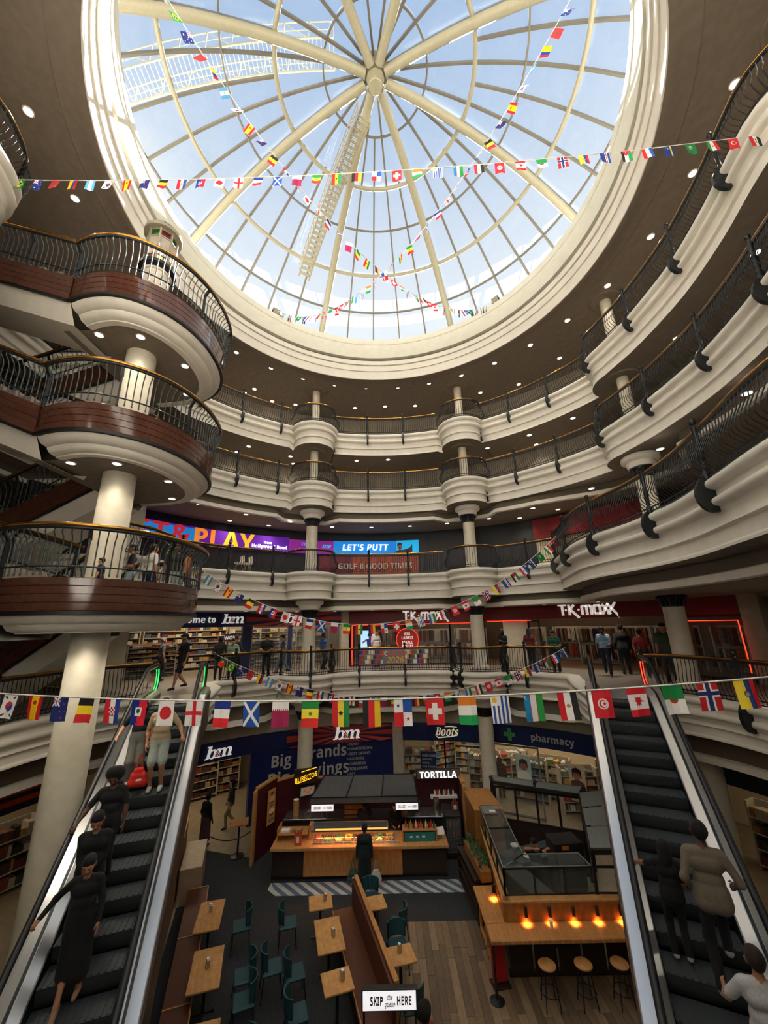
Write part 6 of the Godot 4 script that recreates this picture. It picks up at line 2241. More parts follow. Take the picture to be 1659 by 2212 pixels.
	# drinks fridge
	t = thing("drinks_fridge", "low black drinks fridge with glass door at the right end of the stall", "fridge", Vector3(2.2, G, -16.15))
	b = MB.new()
	b.at(Vector3(0.58, 1.25, 0.03), Vector3(0, 0.63, -0.45))
	for s in [-1, 1]:
		b.at(Vector3(0.05, 1.25, 0.5), Vector3(s * 0.27, 0.63, -0.22), 0.006)
	b.at(Vector3(0.58, 0.06, 0.5), Vector3(0, 1.24, -0.22), 0.006)
	b.at(Vector3(0.58, 0.2, 0.5), Vector3(0, 0.1, -0.22), 0.006)
	obj("body", b, M.dark_panel, t)
	b = MB.new()
	for k in 3:
		b.at(Vector3(0.5, 0.015, 0.42), Vector3(0, 0.22 + 0.32 * k, -0.24))
	obj("shelves", b, M.steel, t)
	b = MB.new()
	b.quad(Vector3(-0.25, 0.2, 0.03), Vector3(0.25, 0.2, 0.03), Vector3(0.25, 1.2, 0.03), Vector3(-0.25, 1.2, 0.03))
	obj("door_pane", b, M.counter_glass, t)
	for k in 12:
		var bt := bottle(["8a4a1e", "6a2a1a", "2a4a6a"][k % 3])
		bt.position = Vector3(2.0 + 0.11 * (k % 4), G + 0.235 + 0.32 * (k / 4), -16.3)
		tag(bt, "drinks bottle in the black fridge, %s counting along its shelves from the bottom" % nth(k), "bottle", "bottles in the drinks fridge")
	# walls of the stall
	b = MB.new()
	var wallp := [[Vector2(-4.78, -16.15), Vector2(-4.4, -17.3), 2.2], [Vector2(-4.4, -17.3), Vector2(-3.75, -17.85), 2.05], [Vector2(-3.75, -17.85), Vector2(2.75, -17.85), 1.95], [Vector2(2.75, -17.85), Vector2(2.72, -16.7), 2.05]]
	for q in wallp:
		var a: Vector3 = v3(q[0], G + q[2] * 0.5)
		var c: Vector3 = v3(q[1], G + q[2] * 0.5)
		b.bar(a, c, 0.1, q[2])
	t = thing("stall_wall", "maroon wall with oak capping round the back of the food stall", "partition")
	obj("panel", b, M.maroon, t)
	b = MB.new()
	for q in wallp:
		b.bar(v3(q[0], G + q[2] + 0.03), v3(q[1], G + q[2] + 0.03), 0.16, 0.06)
	b.at(Vector3(0.1, 2.2, 0.3), Vector3(-4.8, G + 1.1, -16.05), 0.01)
	b.at(Vector3(0.1, 2.05, 0.3), Vector3(2.72, G + 1.02, -16.6), 0.01)
	obj("capping", b, M.oak_light, t)
	# orange menu poster with printed icons
	t = thing("menu_poster", "tall orange menu poster with blue and pink food drawings on the maroon wall", "poster", Vector3(-4.42, G + 1.42, -16.8), 1.15)
	b = MB.new()
	b.at(Vector3(0.42, 1.1, 0.015), Vector3.ZERO)
	obj("sheet", b, M.orange_poster, t)
	k_poster(t)
	# awning
	t = thing("awning", "wide grey cloth awning in three panels over the food counter", "awning")
	var top := Vector3(-2.5, 1.9, -17.0)
	for i in 3:
		b = MB.new()
		var a0 := lerpf(-2.5, 0.9, i / 3.0)
		var a1 := lerpf(-2.5, 0.9, (i + 1) / 3.0)
		var c0 := lerpf(-2.78, 0.94, i / 3.0)
		var c1 := lerpf(-2.78, 0.94, (i + 1) / 3.0)
		for j in 6:
			var f := j / 6.0
			var g := (j + 1) / 6.0
			var sag := func(w: float) -> float: return -0.05 * sin(PI * w)
			b.quad(Vector3(lerpf(a0, c0, g), lerpf(1.9, 1.66, g) + sag.call(g), lerpf(-17.0, -15.7, g)), Vector3(lerpf(a1, c1, g), lerpf(1.9, 1.66, g) + sag.call(g), lerpf(-17.0, -15.7, g)), Vector3(lerpf(a1, c1, f), lerpf(1.9, 1.66, f) + sag.call(f), lerpf(-17.0, -15.7, f)), Vector3(lerpf(a0, c0, f), lerpf(1.9, 1.66, f) + sag.call(f), lerpf(-17.0, -15.7, f)))
		b.quad(Vector3(c0, 1.48, -15.69), Vector3(c1, 1.48, -15.69), Vector3(c1, 1.66, -15.7), Vector3(c0, 1.66, -15.7))
		obj("cloth_panel", b, M.awning_cloth, t)
	b = MB.new()
	for i in 4:
		b.bar(Vector3(lerpf(-2.5, 0.9, i / 3.0), 1.91, -17.0), Vector3(lerpf(-2.78, 0.94, i / 3.0), 1.67, -15.7), 0.03, 0.03)
	b.bar(Vector3(-2.78, 1.66, -15.7), Vector3(0.94, 1.66, -15.7), 0.03, 0.03)
	b.bar(Vector3(-2.5, 1.9, -17.0), Vector3(0.9, 1.9, -17.0), 0.03, 0.03)
	for x in [-2.45, 0.85]:
		b.bar(Vector3(x, G, -17.0), Vector3(x, 1.9, -17.0), 0.05, 0.05, Vector3.RIGHT)
	obj("frame", b, M.black_iron, t)
	lightbox_sign("hanging_sign", "white hanging lightbox with red words under the left end of the awning", Vector3(-2.36, 1.35, -15.72), Vector2(0.82, 0.24), [["ORDER", -0.18, 0.0, 1.0, true], ["your", 0.075, 0.0, 0.75, false], ["HERE", 0.265, 0.0, 1.0, true]], M.lightbox, M.maroon, 0.082, 0.2)
	lightbox_sign("hanging_sign", "white hanging lightbox with red words under the right end of the awning", Vector3(0.57, 1.34, -15.72), Vector2(0.82, 0.24), [["COLLECT", -0.17, 0.0, 0.95, true], ["your", 0.1, 0.0, 0.75, false], ["HERE", 0.275, 0.0, 0.95, true]], M.lightbox, M.maroon, 0.082, 0.2)
	t = lightbox_sign("name_sign", "wide grey lightbox with glowing white capitals above the right of the stall", Vector3(1.88, 1.78, -17.3), Vector2(1.72, 0.34), [], pal_mat("6a645a"), M.sign_white, 0.22)
	letters(t, "TORTILLA", Transform3D(Basis(), Vector3(0, -0.02, 0.02)), 0.215, M.glow_white, true, false, 0.0, 1.05, 0.03)
	t = thing("neon_sign", "black box with a slanted yellow neon word above the left of the stall", "neon sign", Vector3(-3.28, 1.78, -17.4), 0.25)
	b = MB.new()
	b.at(Vector3(0.92, 0.52, 0.12), Vector3.ZERO, 0.01)
	obj("case", b, M.dark_panel, t)
	letters(t, "BURRITOS", Transform3D(Basis(Vector3.BACK, 0.22), Vector3(0, -0.03, 0.075)), 0.15, M.neon_yellow, false, false, 0.12, 0.92, 0.02)
	b = MB.new()
	for s in [[-0.18, 0.17, 0.4, 0.28], [-0.36, -0.21, 0.2, -0.08]]:
		b.tube([Vector3(s[0], s[1], 0.075), Vector3(s[2], s[3], 0.075)], 0.012, 6)
	obj("neon_line", b, M.neon_yellow, t)
	t = thing("food_screen", "small screen with a photograph of food on the maroon wall, left of the awning", "screen", Vector3(-3.25, 1.22, -17.6), 0.5)
	b = MB.new()
	b.box(Vector3(0.6, 0.36, 0.08), Transform3D(Basis(Vector3.RIGHT, 0.2), Vector3()), 0.01)
	obj("frame", b, M.dark_panel, t)
	b = MB.new()
	b.box(Vector3(0.54, 0.3, 0.01), Transform3D(Basis(Vector3.RIGHT, 0.2), Vector3(0, 0.0, 0.042)))
	obj("screen", b, glow("food_glow", "8a8a72", 0.3), t)
	b = MB.new()
	for q in [[-0.12, 0.03, "x"], [0.02, -0.04, "x"], [0.13, 0.05, "x"], [-0.05, 0.08, "x"]]:
		b.lathe([Vector2(0.05, -0.003), Vector2(0.05, 0.003), Vector2(0, 0.004)], Vector3.ZERO, 10, 0, TAU, Transform3D(Basis(Vector3.RIGHT, PI / 2 + 0.2), Vector3(q[0], q[1], 0.055)))
	obj("printed_food", b, glow("food_red", "c8361e", 0.4), t)
	# shelf with small bottles on the right back wall
	t = thing("wall_shelf", "white wall shelf with a row of small bottles right of the awning", "shelf", Vector3(2.1, G + 1.3, -17.66))
	b = MB.new()
	b.at(Vector3(1.05, 0.09, 0.2), Vector3.ZERO, 0.006)
	obj("board", b, M.paper, t)
	for k in 9:
		var bt := bottle(["e8e4d8", "c83a2a", "e8e4d8", "2a2a2a"][k % 4])
		bt.position = Vector3(1.75 + 0.09 * k, G + 1.35, -17.66)
		tag(bt, "small bottle on the white wall shelf of the stall, %s from the left" % nth(k), "bottle", "bottles on the wall shelf")
func k_poster(t: Node3D) -> void:
	for q in [["5b8fb0", [[0, 0.42, 0.3, 0.12], [0, 0.04, 0.26, 0.07], [0, -0.42, 0.3, 0.13]]], ["d8a58c", [[0, 0.24, 0.32, 0.18]]], ["e8e0d0", [[0.02, -0.14, 0.3, 0.16]]], ["24344a", [[0, 0.42, 0.1, 0.1], [0, 0.13, 0.3, 0.04], [0, -0.26, 0.28, 0.04], [-0.08, -0.42, 0.04, 0.1], [0.08, -0.42, 0.04, 0.1], [0, 0.03, 0.05, 0.06]]]]:
		var b := MB.new()
		for r in q[1]:
			var pg := PackedVector2Array()
			for i in 12:
				pg.append(Vector2(r[0] + r[2] * 0.5 * cos(TAU * i / 12) * (1.0 if i % 3 else 1.08), r[1] + r[3] * 0.5 * sin(TAU * i / 12)))
			b.prism(pg, 0.004, Transform3D(Basis(), Vector3(0, 0, 0.01 + (0.003 if q[0] == "24344a" else 0.0))))
		stuff(obj("printed_drawing", b, pal_mat(q[0]), t))
var bottle_meshes := {}
func bottle(hex: String) -> Node3D:
	if not bottle_meshes.has(hex):
		var b := MB.new()
		b.lathe([Vector2(0, 0), Vector2(0.032, 0), Vector2(0.034, 0.01), Vector2(0.034, 0.12), Vector2(0.014, 0.165), Vector2(0.013, 0.2)], Vector3.ZERO, 10)
		var c := MB.new()
		c.lathe([Vector2(0.016, 0.195), Vector2(0.016, 0.22), Vector2(0, 0.222)], Vector3.ZERO, 10)
		bottle_meshes[hex] = [b.mesh(pal_mat(hex)), c.mesh(M.dark_panel)]
	var o := Node3D.new()
	o.name = numbered("bottle")
	add_child(o)
	put("glass", bottle_meshes[hex][0], o)
	put("cap", bottle_meshes[hex][1], o)
	return o
func bag(at: Vector3, label: String, hex: String, s: Vector3, patch: bool) -> void:
	var t := thing("paper_bag", label, "bag", at)
	var b := MB.new()
	var h := s * 0.5
	b.quad(Vector3(-h.x, 0, h.z), Vector3(h.x, 0, h.z), Vector3(h.x * 1.03, s.y, h.z * 0.7), Vector3(-h.x * 1.03, s.y, h.z * 0.7))
	b.quad(Vector3(h.x, 0, -h.z), Vector3(-h.x, 0, -h.z), Vector3(-h.x * 1.03, s.y, -h.z * 0.7), Vector3(h.x * 1.03, s.y, -h.z * 0.7))
	for e in [-1.0, 1.0]:
		b.quad(Vector3(e * h.x, 0, h.z), Vector3(e * h.x, 0, -h.z), Vector3(e * h.x * 1.03, s.y, -h.z * 0.7), Vector3(e * h.x * 1.03, s.y, h.z * 0.7))
	obj("body", b, pal_mat(hex), t)
	b = MB.new()
	b.tube([Vector3(-0.05, s.y, 0), Vector3(-0.04, s.y + 0.08, 0), Vector3(0.04, s.y + 0.08, 0), Vector3(0.05, s.y, 0)], 0.006, 5)
	obj("handle", b, M.paper, t)
	b = MB.new()
	b.at(Vector3(s.x * 0.45, s.y * 0.5, 0.004), Vector3(0, s.y * 0.5, h.z * 0.9))
	obj("print", b, M.paper, t)

func glass_bar() -> void:
	# tall oak block at the back left
	var t := thing("oak_block", "tall oak block at the back left corner of the glazed bar", "cabinet", Vector3(3.2, G, -15.8), 0.03)
	var b := MB.new()
	b.at(Vector3(0.95, 1.88, 1.7), Vector3(0, 0.94, 0), 0.012)
	obj("body", b, M.oak_wall, t)
	b = MB.new()
	b.at(Vector3(0.95, 0.03, 1.7), Vector3(0, 1.895, 0), 0.01)
	obj("top", b, M.oak, t)
	# L-shaped bar top with a riser that carries lamps
	t = thing("oak_bar", "L-shaped oak bar with a dark base below the glazed enclosure", "bar counter")
	b = MB.new()
	b.at(Vector3(3.95, 0.08, 0.55), Vector3(4.13, G + 1.01, -11.12), 0.012)
	b.at(Vector3(0.52, 0.08, 1.4), Vector3(2.42, G + 1.01, -12.05), 0.012)
	obj("top", b, M.oak, t)
	b = MB.new()
	b.at(Vector3(3.5, 0.38, 0.1), Vector3(4.4, G + 1.22, -11.44), 0.008)
	b.bar(Vector3(2.66, G + 1.22, -11.4), Vector3(2.98, G + 1.22, -15.0), 0.1, 0.38)
	obj("riser", b, M.oak_wall, t)
	b = MB.new()
	b.at(Vector3(3.55, 0.05, 0.2), Vector3(4.4, G + 1.42, -11.49), 0.01)
	b.bar(Vector3(2.7, G + 1.42, -11.4), Vector3(3.0, G + 1.42, -15.0), 0.2, 0.05)
	obj("ledge", b, M.oak_light, t)
	for i in 6:
		b = MB.new()
		b.at(Vector3(0.52, 0.9, 0.03), Vector3(2.95 + 0.56 * i, G + 0.5, -11.46), 0.006)
		obj("front_panel", b, M.dark_brown_panel, t)
	b = MB.new()
	b.at(Vector3(3.5, 0.1, 0.1), Vector3(4.4, G + 0.05, -11.52))
	b.bar(Vector3(2.75, G + 0.48, -11.5), Vector3(3.0, G + 0.48, -15.0), 0.06, 0.95)
	obj("base", b, M.dark_panel, t)
	# sconces
	for i in 5:
		var x := 3.12 + 0.555 * i
		sconce(Vector3(x, G + 1.3, -11.38), 0.0, "small black sconce on the front riser of the oak bar, %s from the left" % ["first", "second", "third", "fourth", "fifth"][i])
	sconce(Vector3(2.63, G + 1.3, -12.2), -PI / 2, "small black sconce on the left riser of the oak bar")
	# glazed enclosure
	t = thing("glazed_enclosure", "black framed glass enclosure with tinted top shelf round the bar kitchen", "enclosure")
	var y0 := G + 1.45
	var y1 := G + 1.98
	var corners := [Vector2(2.95, -15.0), Vector2(2.74, -11.6), Vector2(4.95, -11.6), Vector2(5.95, -11.55)]
	b = MB.new()
	for q in [[0, 1, 4], [1, 2, 3], [2, 3, 1]]:
		var a: Vector2 = corners[q[0]]
		var c: Vector2 = corners[q[1]]
		for y in [y0, y1]:
			b.bar(v3(a, y), v3(c, y), 0.04, 0.04)
		for k in q[2] + 1:
			var p := a.lerp(c, float(k) / q[2])
			b.bar(v3(p, y0), v3(p, y1), 0.04, 0.04, Vector3.RIGHT)
	obj("frame", b, M.dark_panel, t)
	for q in [[0, 1, 4], [1, 2, 3], [2, 3, 1]]:
		var a: Vector2 = corners[q[0]]
		var c: Vector2 = corners[q[1]]
		for k in q[2]:
			b = MB.new()
			var p := a.lerp(c, float(k) / q[2])
			var r := a.lerp(c, float(k + 1) / q[2])
			b.quad(v3(p, y0), v3(r, y0), v3(r, y1), v3(p, y1))
			obj("pane", b, M.tinted_glass, t)
	for q in [[Vector2(2.74, -11.6), Vector2(4.9, -11.6), Vector2(4.85, -12.15), Vector2(3.42, -12.15)], [Vector2(2.74, -11.6), Vector2(3.42, -12.15), Vector2(3.5, -13.5), Vector2(2.85, -13.5)], [Vector2(2.85, -13.5), Vector2(3.5, -13.5), Vector2(3.6, -15.0), Vector2(2.95, -15.0)]]:
		b = MB.new()
		b.quad(v3(q[0], y1 + 0.02), v3(q[1], y1 + 0.02), v3(q[2], y1 + 0.02), v3(q[3], y1 + 0.02))
		var pane := obj("top_pane", b, M.tinted_glass, t)
		b = MB.new()
		for k in 4:
			b.bar(v3(q[k], y1 + 0.02), v3(q[(k + 1) % 4], y1 + 0.02), 0.025, 0.02)
		obj("edge", b, M.canopy_panel, pane)
	# flat canopies with pale panels
	var cy := G + 2.3
	for cn in [["flat black framed canopy along the back of the glazed bar", [Vector2(3.68, -16.05), Vector2(3.72, -16.5), Vector2(6.6, -15.3), Vector2(6.2, -14.75)], 2], ["flat black framed canopy with three grey panels along the right of the glazed bar", [Vector2(4.95, -11.58), Vector2(6.25, -14.9), Vector2(7.4, -15.1), Vector2(5.95, -11.55)], 3]]:
		t = thing("flat_canopy", cn[0], "canopy")
		var c: Array = cn[1]
		b = MB.new()
		for k in 4:
			b.bar(v3(c[k], cy), v3(c[(k + 1) % 4], cy), 0.1, 0.1)
		var n: int = cn[2]
		for k in range(1, n):
			b.bar(v3(c[0].lerp(c[1], float(k) / n), cy), v3(c[3].lerp(c[2], float(k) / n), cy), 0.06, 0.06) if n == 3 else b.bar(v3(c[0].lerp(c[3], float(k) / n), cy), v3(c[1].lerp(c[2], float(k) / n), cy), 0.06, 0.06)
		for k in 4:
			b.bar(v3(c[k], G + 1.45 if n == 3 and k in [0, 3] else G), v3(c[k], cy), 0.06, 0.06, Vector3.RIGHT)
		obj("frame", b, M.dark_panel, t)
		for k in n:
			b = MB.new()
			var f := (k + 0.04) / n
			var g := (k + 0.96) / n
			if n == 3:
				b.quad(v3(c[0].lerp(c[1], f), cy + 0.055), v3(c[0].lerp(c[1], g), cy + 0.055), v3(c[3].lerp(c[2], g), cy + 0.055), v3(c[3].lerp(c[2], f), cy + 0.055))
			else:
				b.quad(v3(c[0].lerp(c[3], f), cy + 0.055), v3(c[0].lerp(c[3], g), cy + 0.055), v3(c[1].lerp(c[2], g), cy + 0.055), v3(c[1].lerp(c[2], f), cy + 0.055))
			obj("panel", b, M.canopy_panel, t)
	# back glazing with equipment
	t = thing("back_glazing", "row of black framed windows under the back canopy of the glazed bar", "window")
	b = MB.new()
	var w0 := Vector2(3.75, -16.1)
	var w1 := Vector2(6.3, -15.0)
	for y in [G + 1.2, G + 2.15]:
		b.bar(v3(w0, y), v3(w1, y), 0.05, 0.06)
	for k in 5:
		b.bar(v3(w0.lerp(w1, k / 4.0), G + 1.2), v3(w0.lerp(w1, k / 4.0), G + 2.15), 0.06, 0.06, Vector3.RIGHT)
	obj("frame", b, M.dark_panel, t)
	b = MB.new()
	b.bar(v3(w0, G + 0.6), v3(w1, G + 0.6), 0.05, 1.2)
	obj("lower_panel", b, M.dark_brown_panel, t)
	for k in 4:
		b = MB.new()
		var p := w0.lerp(w1, k / 4.0)
		var q := w0.lerp(w1, (k + 1) / 4.0)
		b.quad(v3(p, G + 1.2), v3(q, G + 1.2), v3(q, G + 2.15), v3(p, G + 2.15))
		obj("pane", b, M.tinted_glass, t)
	t = thing("kitchen_counter", "dark kitchen counter inside the glazed bar", "counter", Vector3(4.7, G, -14.0), 0.35)
	b = MB.new()
	b.at(Vector3(2.2, 0.9, 0.7), Vector3(0, 0.45, -0.6), 0.01)
	b.at(Vector3(0.6, 0.9, 2.0), Vector3(-1.2, 0.45, 0.4), 0.01)
	obj("body", b, M.dark_panel, t)
	b = MB.new()
	b.at(Vector3(2.25, 0.04, 0.75), Vector3(0, 0.92, -0.6), 0.006)
	b.at(Vector3(0.62, 0.04, 2.0), Vector3(-1.2, 0.92, 0.4), 0.006)
	obj("top", b, pal_mat("3a4044"), t)
	t = thing("oven_hood", "black oven cabinet with a small orange warning label inside the glazed bar", "oven", Vector3(5.05, G, -13.6), 0.1)
	b = MB.new()
	b.at(Vector3(0.85, 1.7, 0.6), Vector3(0, 0.85, 0), 0.03)
	obj("body", b, M.dark_panel, t)
	b = MB.new()
	b.bar(Vector3(-0.4, 1.1, 0.33), Vector3(0.4, 1.1, 0.33), 0.025, 0.025)
	b.bar(Vector3(0.42, 1.1, 0.33), Vector3(0.42, 1.7, 0.33), 0.02, 0.02, Vector3.RIGHT)
	obj("handle", b, M.steel, t)
	b = MB.new()
	b.at(Vector3(0.2, 0.1, 0.006), Vector3(-0.12, 1.58, 0.304))
	obj("label", b, pal_mat("d87a2a"), t)
	t = thing("cash_box", "white tray with a paper on the glass shelf of the bar", "tray", Vector3(3.15, G + 2.01, -14.6))
	b = MB.new()
	b.at(Vector3(0.42, 0.03, 0.5), Vector3(0, 0.015, 0), 0.008)
	obj("tray", b, M.canopy_panel, t)
	b = MB.new()
	b.at(Vector3(0.18, 0.008, 0.14), Vector3(0.08, 0.034, 0.12))
	obj("paper", b, M.paper, t)
	for q in [[Vector3(3.9, G + 0.94, -14.7), "white bowl on the kitchen counter inside the glazed bar"], [Vector3(4.1, G + 0.94, -14.1), "white cup and paper on the kitchen counter of the glazed bar"]]:
		t = thing("white_bowl", q[1], "bowl", q[0])
		b = MB.new()
		b.lathe([Vector2(0.06, 0), Vector2(0.14, 0.1), Vector2(0.13, 0.1), Vector2(0.05, 0.02), Vector2(0, 0.02)], Vector3.ZERO, 16)
		obj("body", b, M.paper, t)
	# planter on the left side
	t = thing("planter_box", "narrow wooden planter with green leaves hung on the left side of the bar", "planter", Vector3(2.58, G + 1.2, -13.6), 0.09)
	b = MB.new()
	b.at(Vector3(0.3, 0.26, 1.6), Vector3(-0.1, 0, 0), 0.012)
	obj("box", b, M.oak_wall, t)
	b = MB.new()
	var r := RandomNumberGenerator.new()
	r.seed = 4
	for i in 160:
		var p := Vector3(-0.1 + r.randf_range(-0.14, 0.14), 0.13 + r.randf_range(0, 0.16), r.randf_range(-0.78, 0.78))
		var d := Vector3(r.randf_range(-1, 1), r.randf_range(0.2, 1), r.randf_range(-1, 1)).normalized()
		var sd := d.cross(Vector3(r.randf(), r.randf(), r.randf())).normalized() * 0.03
		b.tri(p, p + d * 0.06 + sd, p + d * 0.13)
		b.tri(p, p + d * 0.13, p + d * 0.06 - sd)
	stuff(obj("leaves", b, M.leaf, t))
	t = thing("under_shelf", "dark open shelf rack against the left side of the bar", "shelf", Vector3(2.4, G, -14.0), 0.09)
	b = MB.new()
	for k in 4:
		b.at(Vector3(0.4, 0.03, 1.9), Vector3(0, 0.1 + 0.28 * k, 0))
	for s in [-0.93, 0.93]:
		b.at(Vector3(0.4, 1.0, 0.04), Vector3(0, 0.5, s))
	obj("boards", b, M.dark_brown_panel, t)
	# stools under the bar
	for i in 4:
		var st := thing("bar_stool", "bar stool with a round pale seat tucked under the oak bar, %s from the left" % ["first", "second", "third", "fourth"][i], "stool", Vector3(3.3 + 0.78 * i, G, -10.75), 0.0, "bar stools at the oak bar")
		b = MB.new()
		b.lathe([Vector2(0, 0.66), Vector2(0.16, 0.66), Vector2(0.185, 0.68), Vector2(0.185, 0.7), Vector2(0.16, 0.72), Vector2(0, 0.72)], Vector3.ZERO, 20)
		obj("seat", b, M.oak, st)
		for k in 4:
			var a := PI / 4 + PI / 2 * k
			b = MB.new()
			b.tube([Vector3(cos(a) * 0.12, 0.66, sin(a) * 0.12), Vector3(cos(a) * 0.22, 0, sin(a) * 0.22)], 0.013, 6)
			obj("leg", b, M.black_iron, st)
		b = MB.new()
		var ringp := []
		for k in 17:
			ringp.append(Vector3(cos(TAU * k / 16) * 0.19, 0.25, sin(TAU * k / 16) * 0.19))
		b.tube(ringp, 0.01, 5, false)
		obj("foot_ring", b, M.black_iron, st)
	cup(Vector3(3.63, G + 1.05, -11.18), "white paper cup standing on the oak bar between the first two lamps")
	# oak wall beside the right escalator
	t = thing("oak_partition", "orange oak partition running along the right escalator", "partition")
	b = MB.new()
	b.bar(Vector3(6.05, G + 0.7, -11.2), Vector3(8.4, G + 0.7, -16.6), 0.1, 1.4)
	b.bar(Vector3(6.05, G + 0.45, -11.2), Vector3(5.95, G + 0.45, -10.6), 0.1, 0.9)
	obj("panel", b, M.oak_wall, t)
	b = MB.new()
	b.bar(Vector3(6.05, G + 1.42, -11.2), Vector3(8.4, G + 1.42, -16.6), 0.16, 0.04)
	obj("capping", b, M.oak, t)
	t = thing("camera_post", "small black security camera on the end of the oak partition", "camera", Vector3(6.05, G + 1.44, -11.3))
	b = MB.new()
	b.lathe([Vector2(0.05, 0), Vector2(0.05, 0.03), Vector2(0.02, 0.04), Vector2(0.02, 0.16)], Vector3.ZERO, 12)
	obj("mount", b, M.black_iron, t)
	b = MB.new()
	b.tube([Vector3(0, 0.2, -0.08), Vector3(0, 0.19, 0.1)], 0.045, 10)
	obj("barrel", b, M.black_iron, t)
	# red feather flag base and its black pole beside the bar
	t = thing("red_menu_stand", "red menu stand beside the left end of the bar", "stand", Vector3(2.38, G, -11.3), 0.2)
	b = MB.new()
	b.at(Vector3(0.34, 0.95, 0.05), Vector3(0, 0.52, 0), 0.01)
	obj("board", b, M.red_post, t)
	b = MB.new()
	b.at(Vector3(0.4, 0.04, 0.3), Vector3(0, 0.02, 0), 0.008)
	obj("foot", b, M.dark_panel, t)
	t = thing("barrier_post", "black barrier post with round foot at the corner of the bar", "post", Vector3(2.2, G, -10.9))
	b = MB.new()
	b.lathe([Vector2(0, 0), Vector2(0.16, 0), Vector2(0.16, 0.015), Vector2(0.03, 0.05), Vector2(0.025, 0.9), Vector2(0.04, 0.92), Vector2(0.04, 0.97), Vector2(0, 0.98)], Vector3.ZERO, 16)
	obj("post", b, M.black_iron, t)
	t = thing("oak_side_frame", "open oak frame carrying the left return of the bar", "frame", Vector3(2.3, G, -12.0))
	b = MB.new()
	for z in [-0.7, 0.0, 0.7]:
		b.at(Vector3(0.06, 0.97, 0.06), Vector3(0, 0.485, z), 0.006)
	b.at(Vector3(0.06, 0.06, 1.4), Vector3(0, 0.2, 0), 0.006)
	obj("posts", b, M.oak, t)

func sconce(p: Vector3, yaw: float, label: String) -> void:
	var t := thing("wall_sconce", label, "wall lamp", p, yaw, "sconces on the oak bar")
	var b := MB.new()
	b.tube([Vector3(0, 0.05, 0.05), Vector3(0, -0.12, 0.05)], 0.04, 12)
	b.at(Vector3(0.03, 0.06, 0.06), Vector3(0, 0, 0.01))
	obj("shade", b, M.black_iron, t)
	b = MB.new()
	b.lathe([Vector2(0.034, 0.0), Vector2(0, 0.0)], Vector3(0, -0.124, 0.05), 12)
	obj("bulb", b, M.sconce_glow, t)
	var l := SpotLight3D.new()
	l.name = "light"
	l.position = Vector3(0, -0.135, 0.05)
	l.rotation.x = -PI / 2
	l.spot_angle = 58.0
	l.spot_range = 20.0
	l.spot_attenuation = 2.0
	l.light_size = 0.03
	l.light_color = Color("ff9440")
	l.light_energy = 0.55
	l.shadow_enabled = true
	t.add_child(l)
func cup(p: Vector3, label: String) -> void:
	var t := thing("paper_cup", label, "cup", p)
	var b := MB.new()
	b.lathe([Vector2(0, 0), Vector2(0.032, 0), Vector2(0.045, 0.13), Vector2(0, 0.13)], Vector3.ZERO, 16)
	obj("cup", b, M.paper, t)
	b = MB.new()
	b.lathe([Vector2(0.048, 0.128), Vector2(0.048, 0.14), Vector2(0.03, 0.15), Vector2(0, 0.15)], Vector3.ZERO, 16)
	obj("lid", b, M.paper, t)

func table(quad: Array, label: String, napkin: Vector2, nlabel: String) -> void:
	# quad: the four corners of the top in plan
	var c := (quad[0] + quad[1] + quad[2] + quad[3]) / 4.0 as Vector2
	var x := ((quad[1] - quad[0]) + (quad[2] - quad[3])) * 0.5 as Vector2
	var z := ((quad[3] - quad[0]) + (quad[2] - quad[1])) * 0.5 as Vector2
	var yaw := -atan2(x.y, x.x)
	var t := thing("oak_table", label, "table", v3(c, G), yaw, "square oak tables")
	var b := MB.new()
	b.at(Vector3(x.length(), 0.04, z.length()), Vector3(0, 0.72, 0), 0.008)
	obj("top", b, M.oak_light, t)
	b = MB.new()
	b.at(Vector3(0.06, 0.68, 0.06), Vector3(0, 0.36, 0))
	obj("post", b, M.black_iron, t)
	b = MB.new()
	b.at(Vector3(0.45, 0.025, 0.06), Vector3(0, 0.0125, 0))
	b.at(Vector3(0.06, 0.025, 0.45), Vector3(0, 0.0125, 0))
	obj("foot", b, M.black_iron, t)
	if nlabel:
		var p := v3(c, G + 0.74) + Basis(Vector3.UP, yaw) * Vector3(napkin.x, 0, napkin.y)
		var n := thing("napkin_holder", nlabel, "napkin holder", p, yaw + 0.3, "steel napkin holders")
		b = MB.new()
		b.box(Vector3(0.075, 0.15, 0.09), Transform3D(Basis(), Vector3(0, 0.075, 0)), 0.006)
		obj("box", b, M.steel, n)
		b = MB.new()
		b.at(Vector3(0.05, 0.02, 0.06), Vector3(0, 0.155, 0))
		obj("napkins", b, M.paper, n)
var chair_proto: Node3D
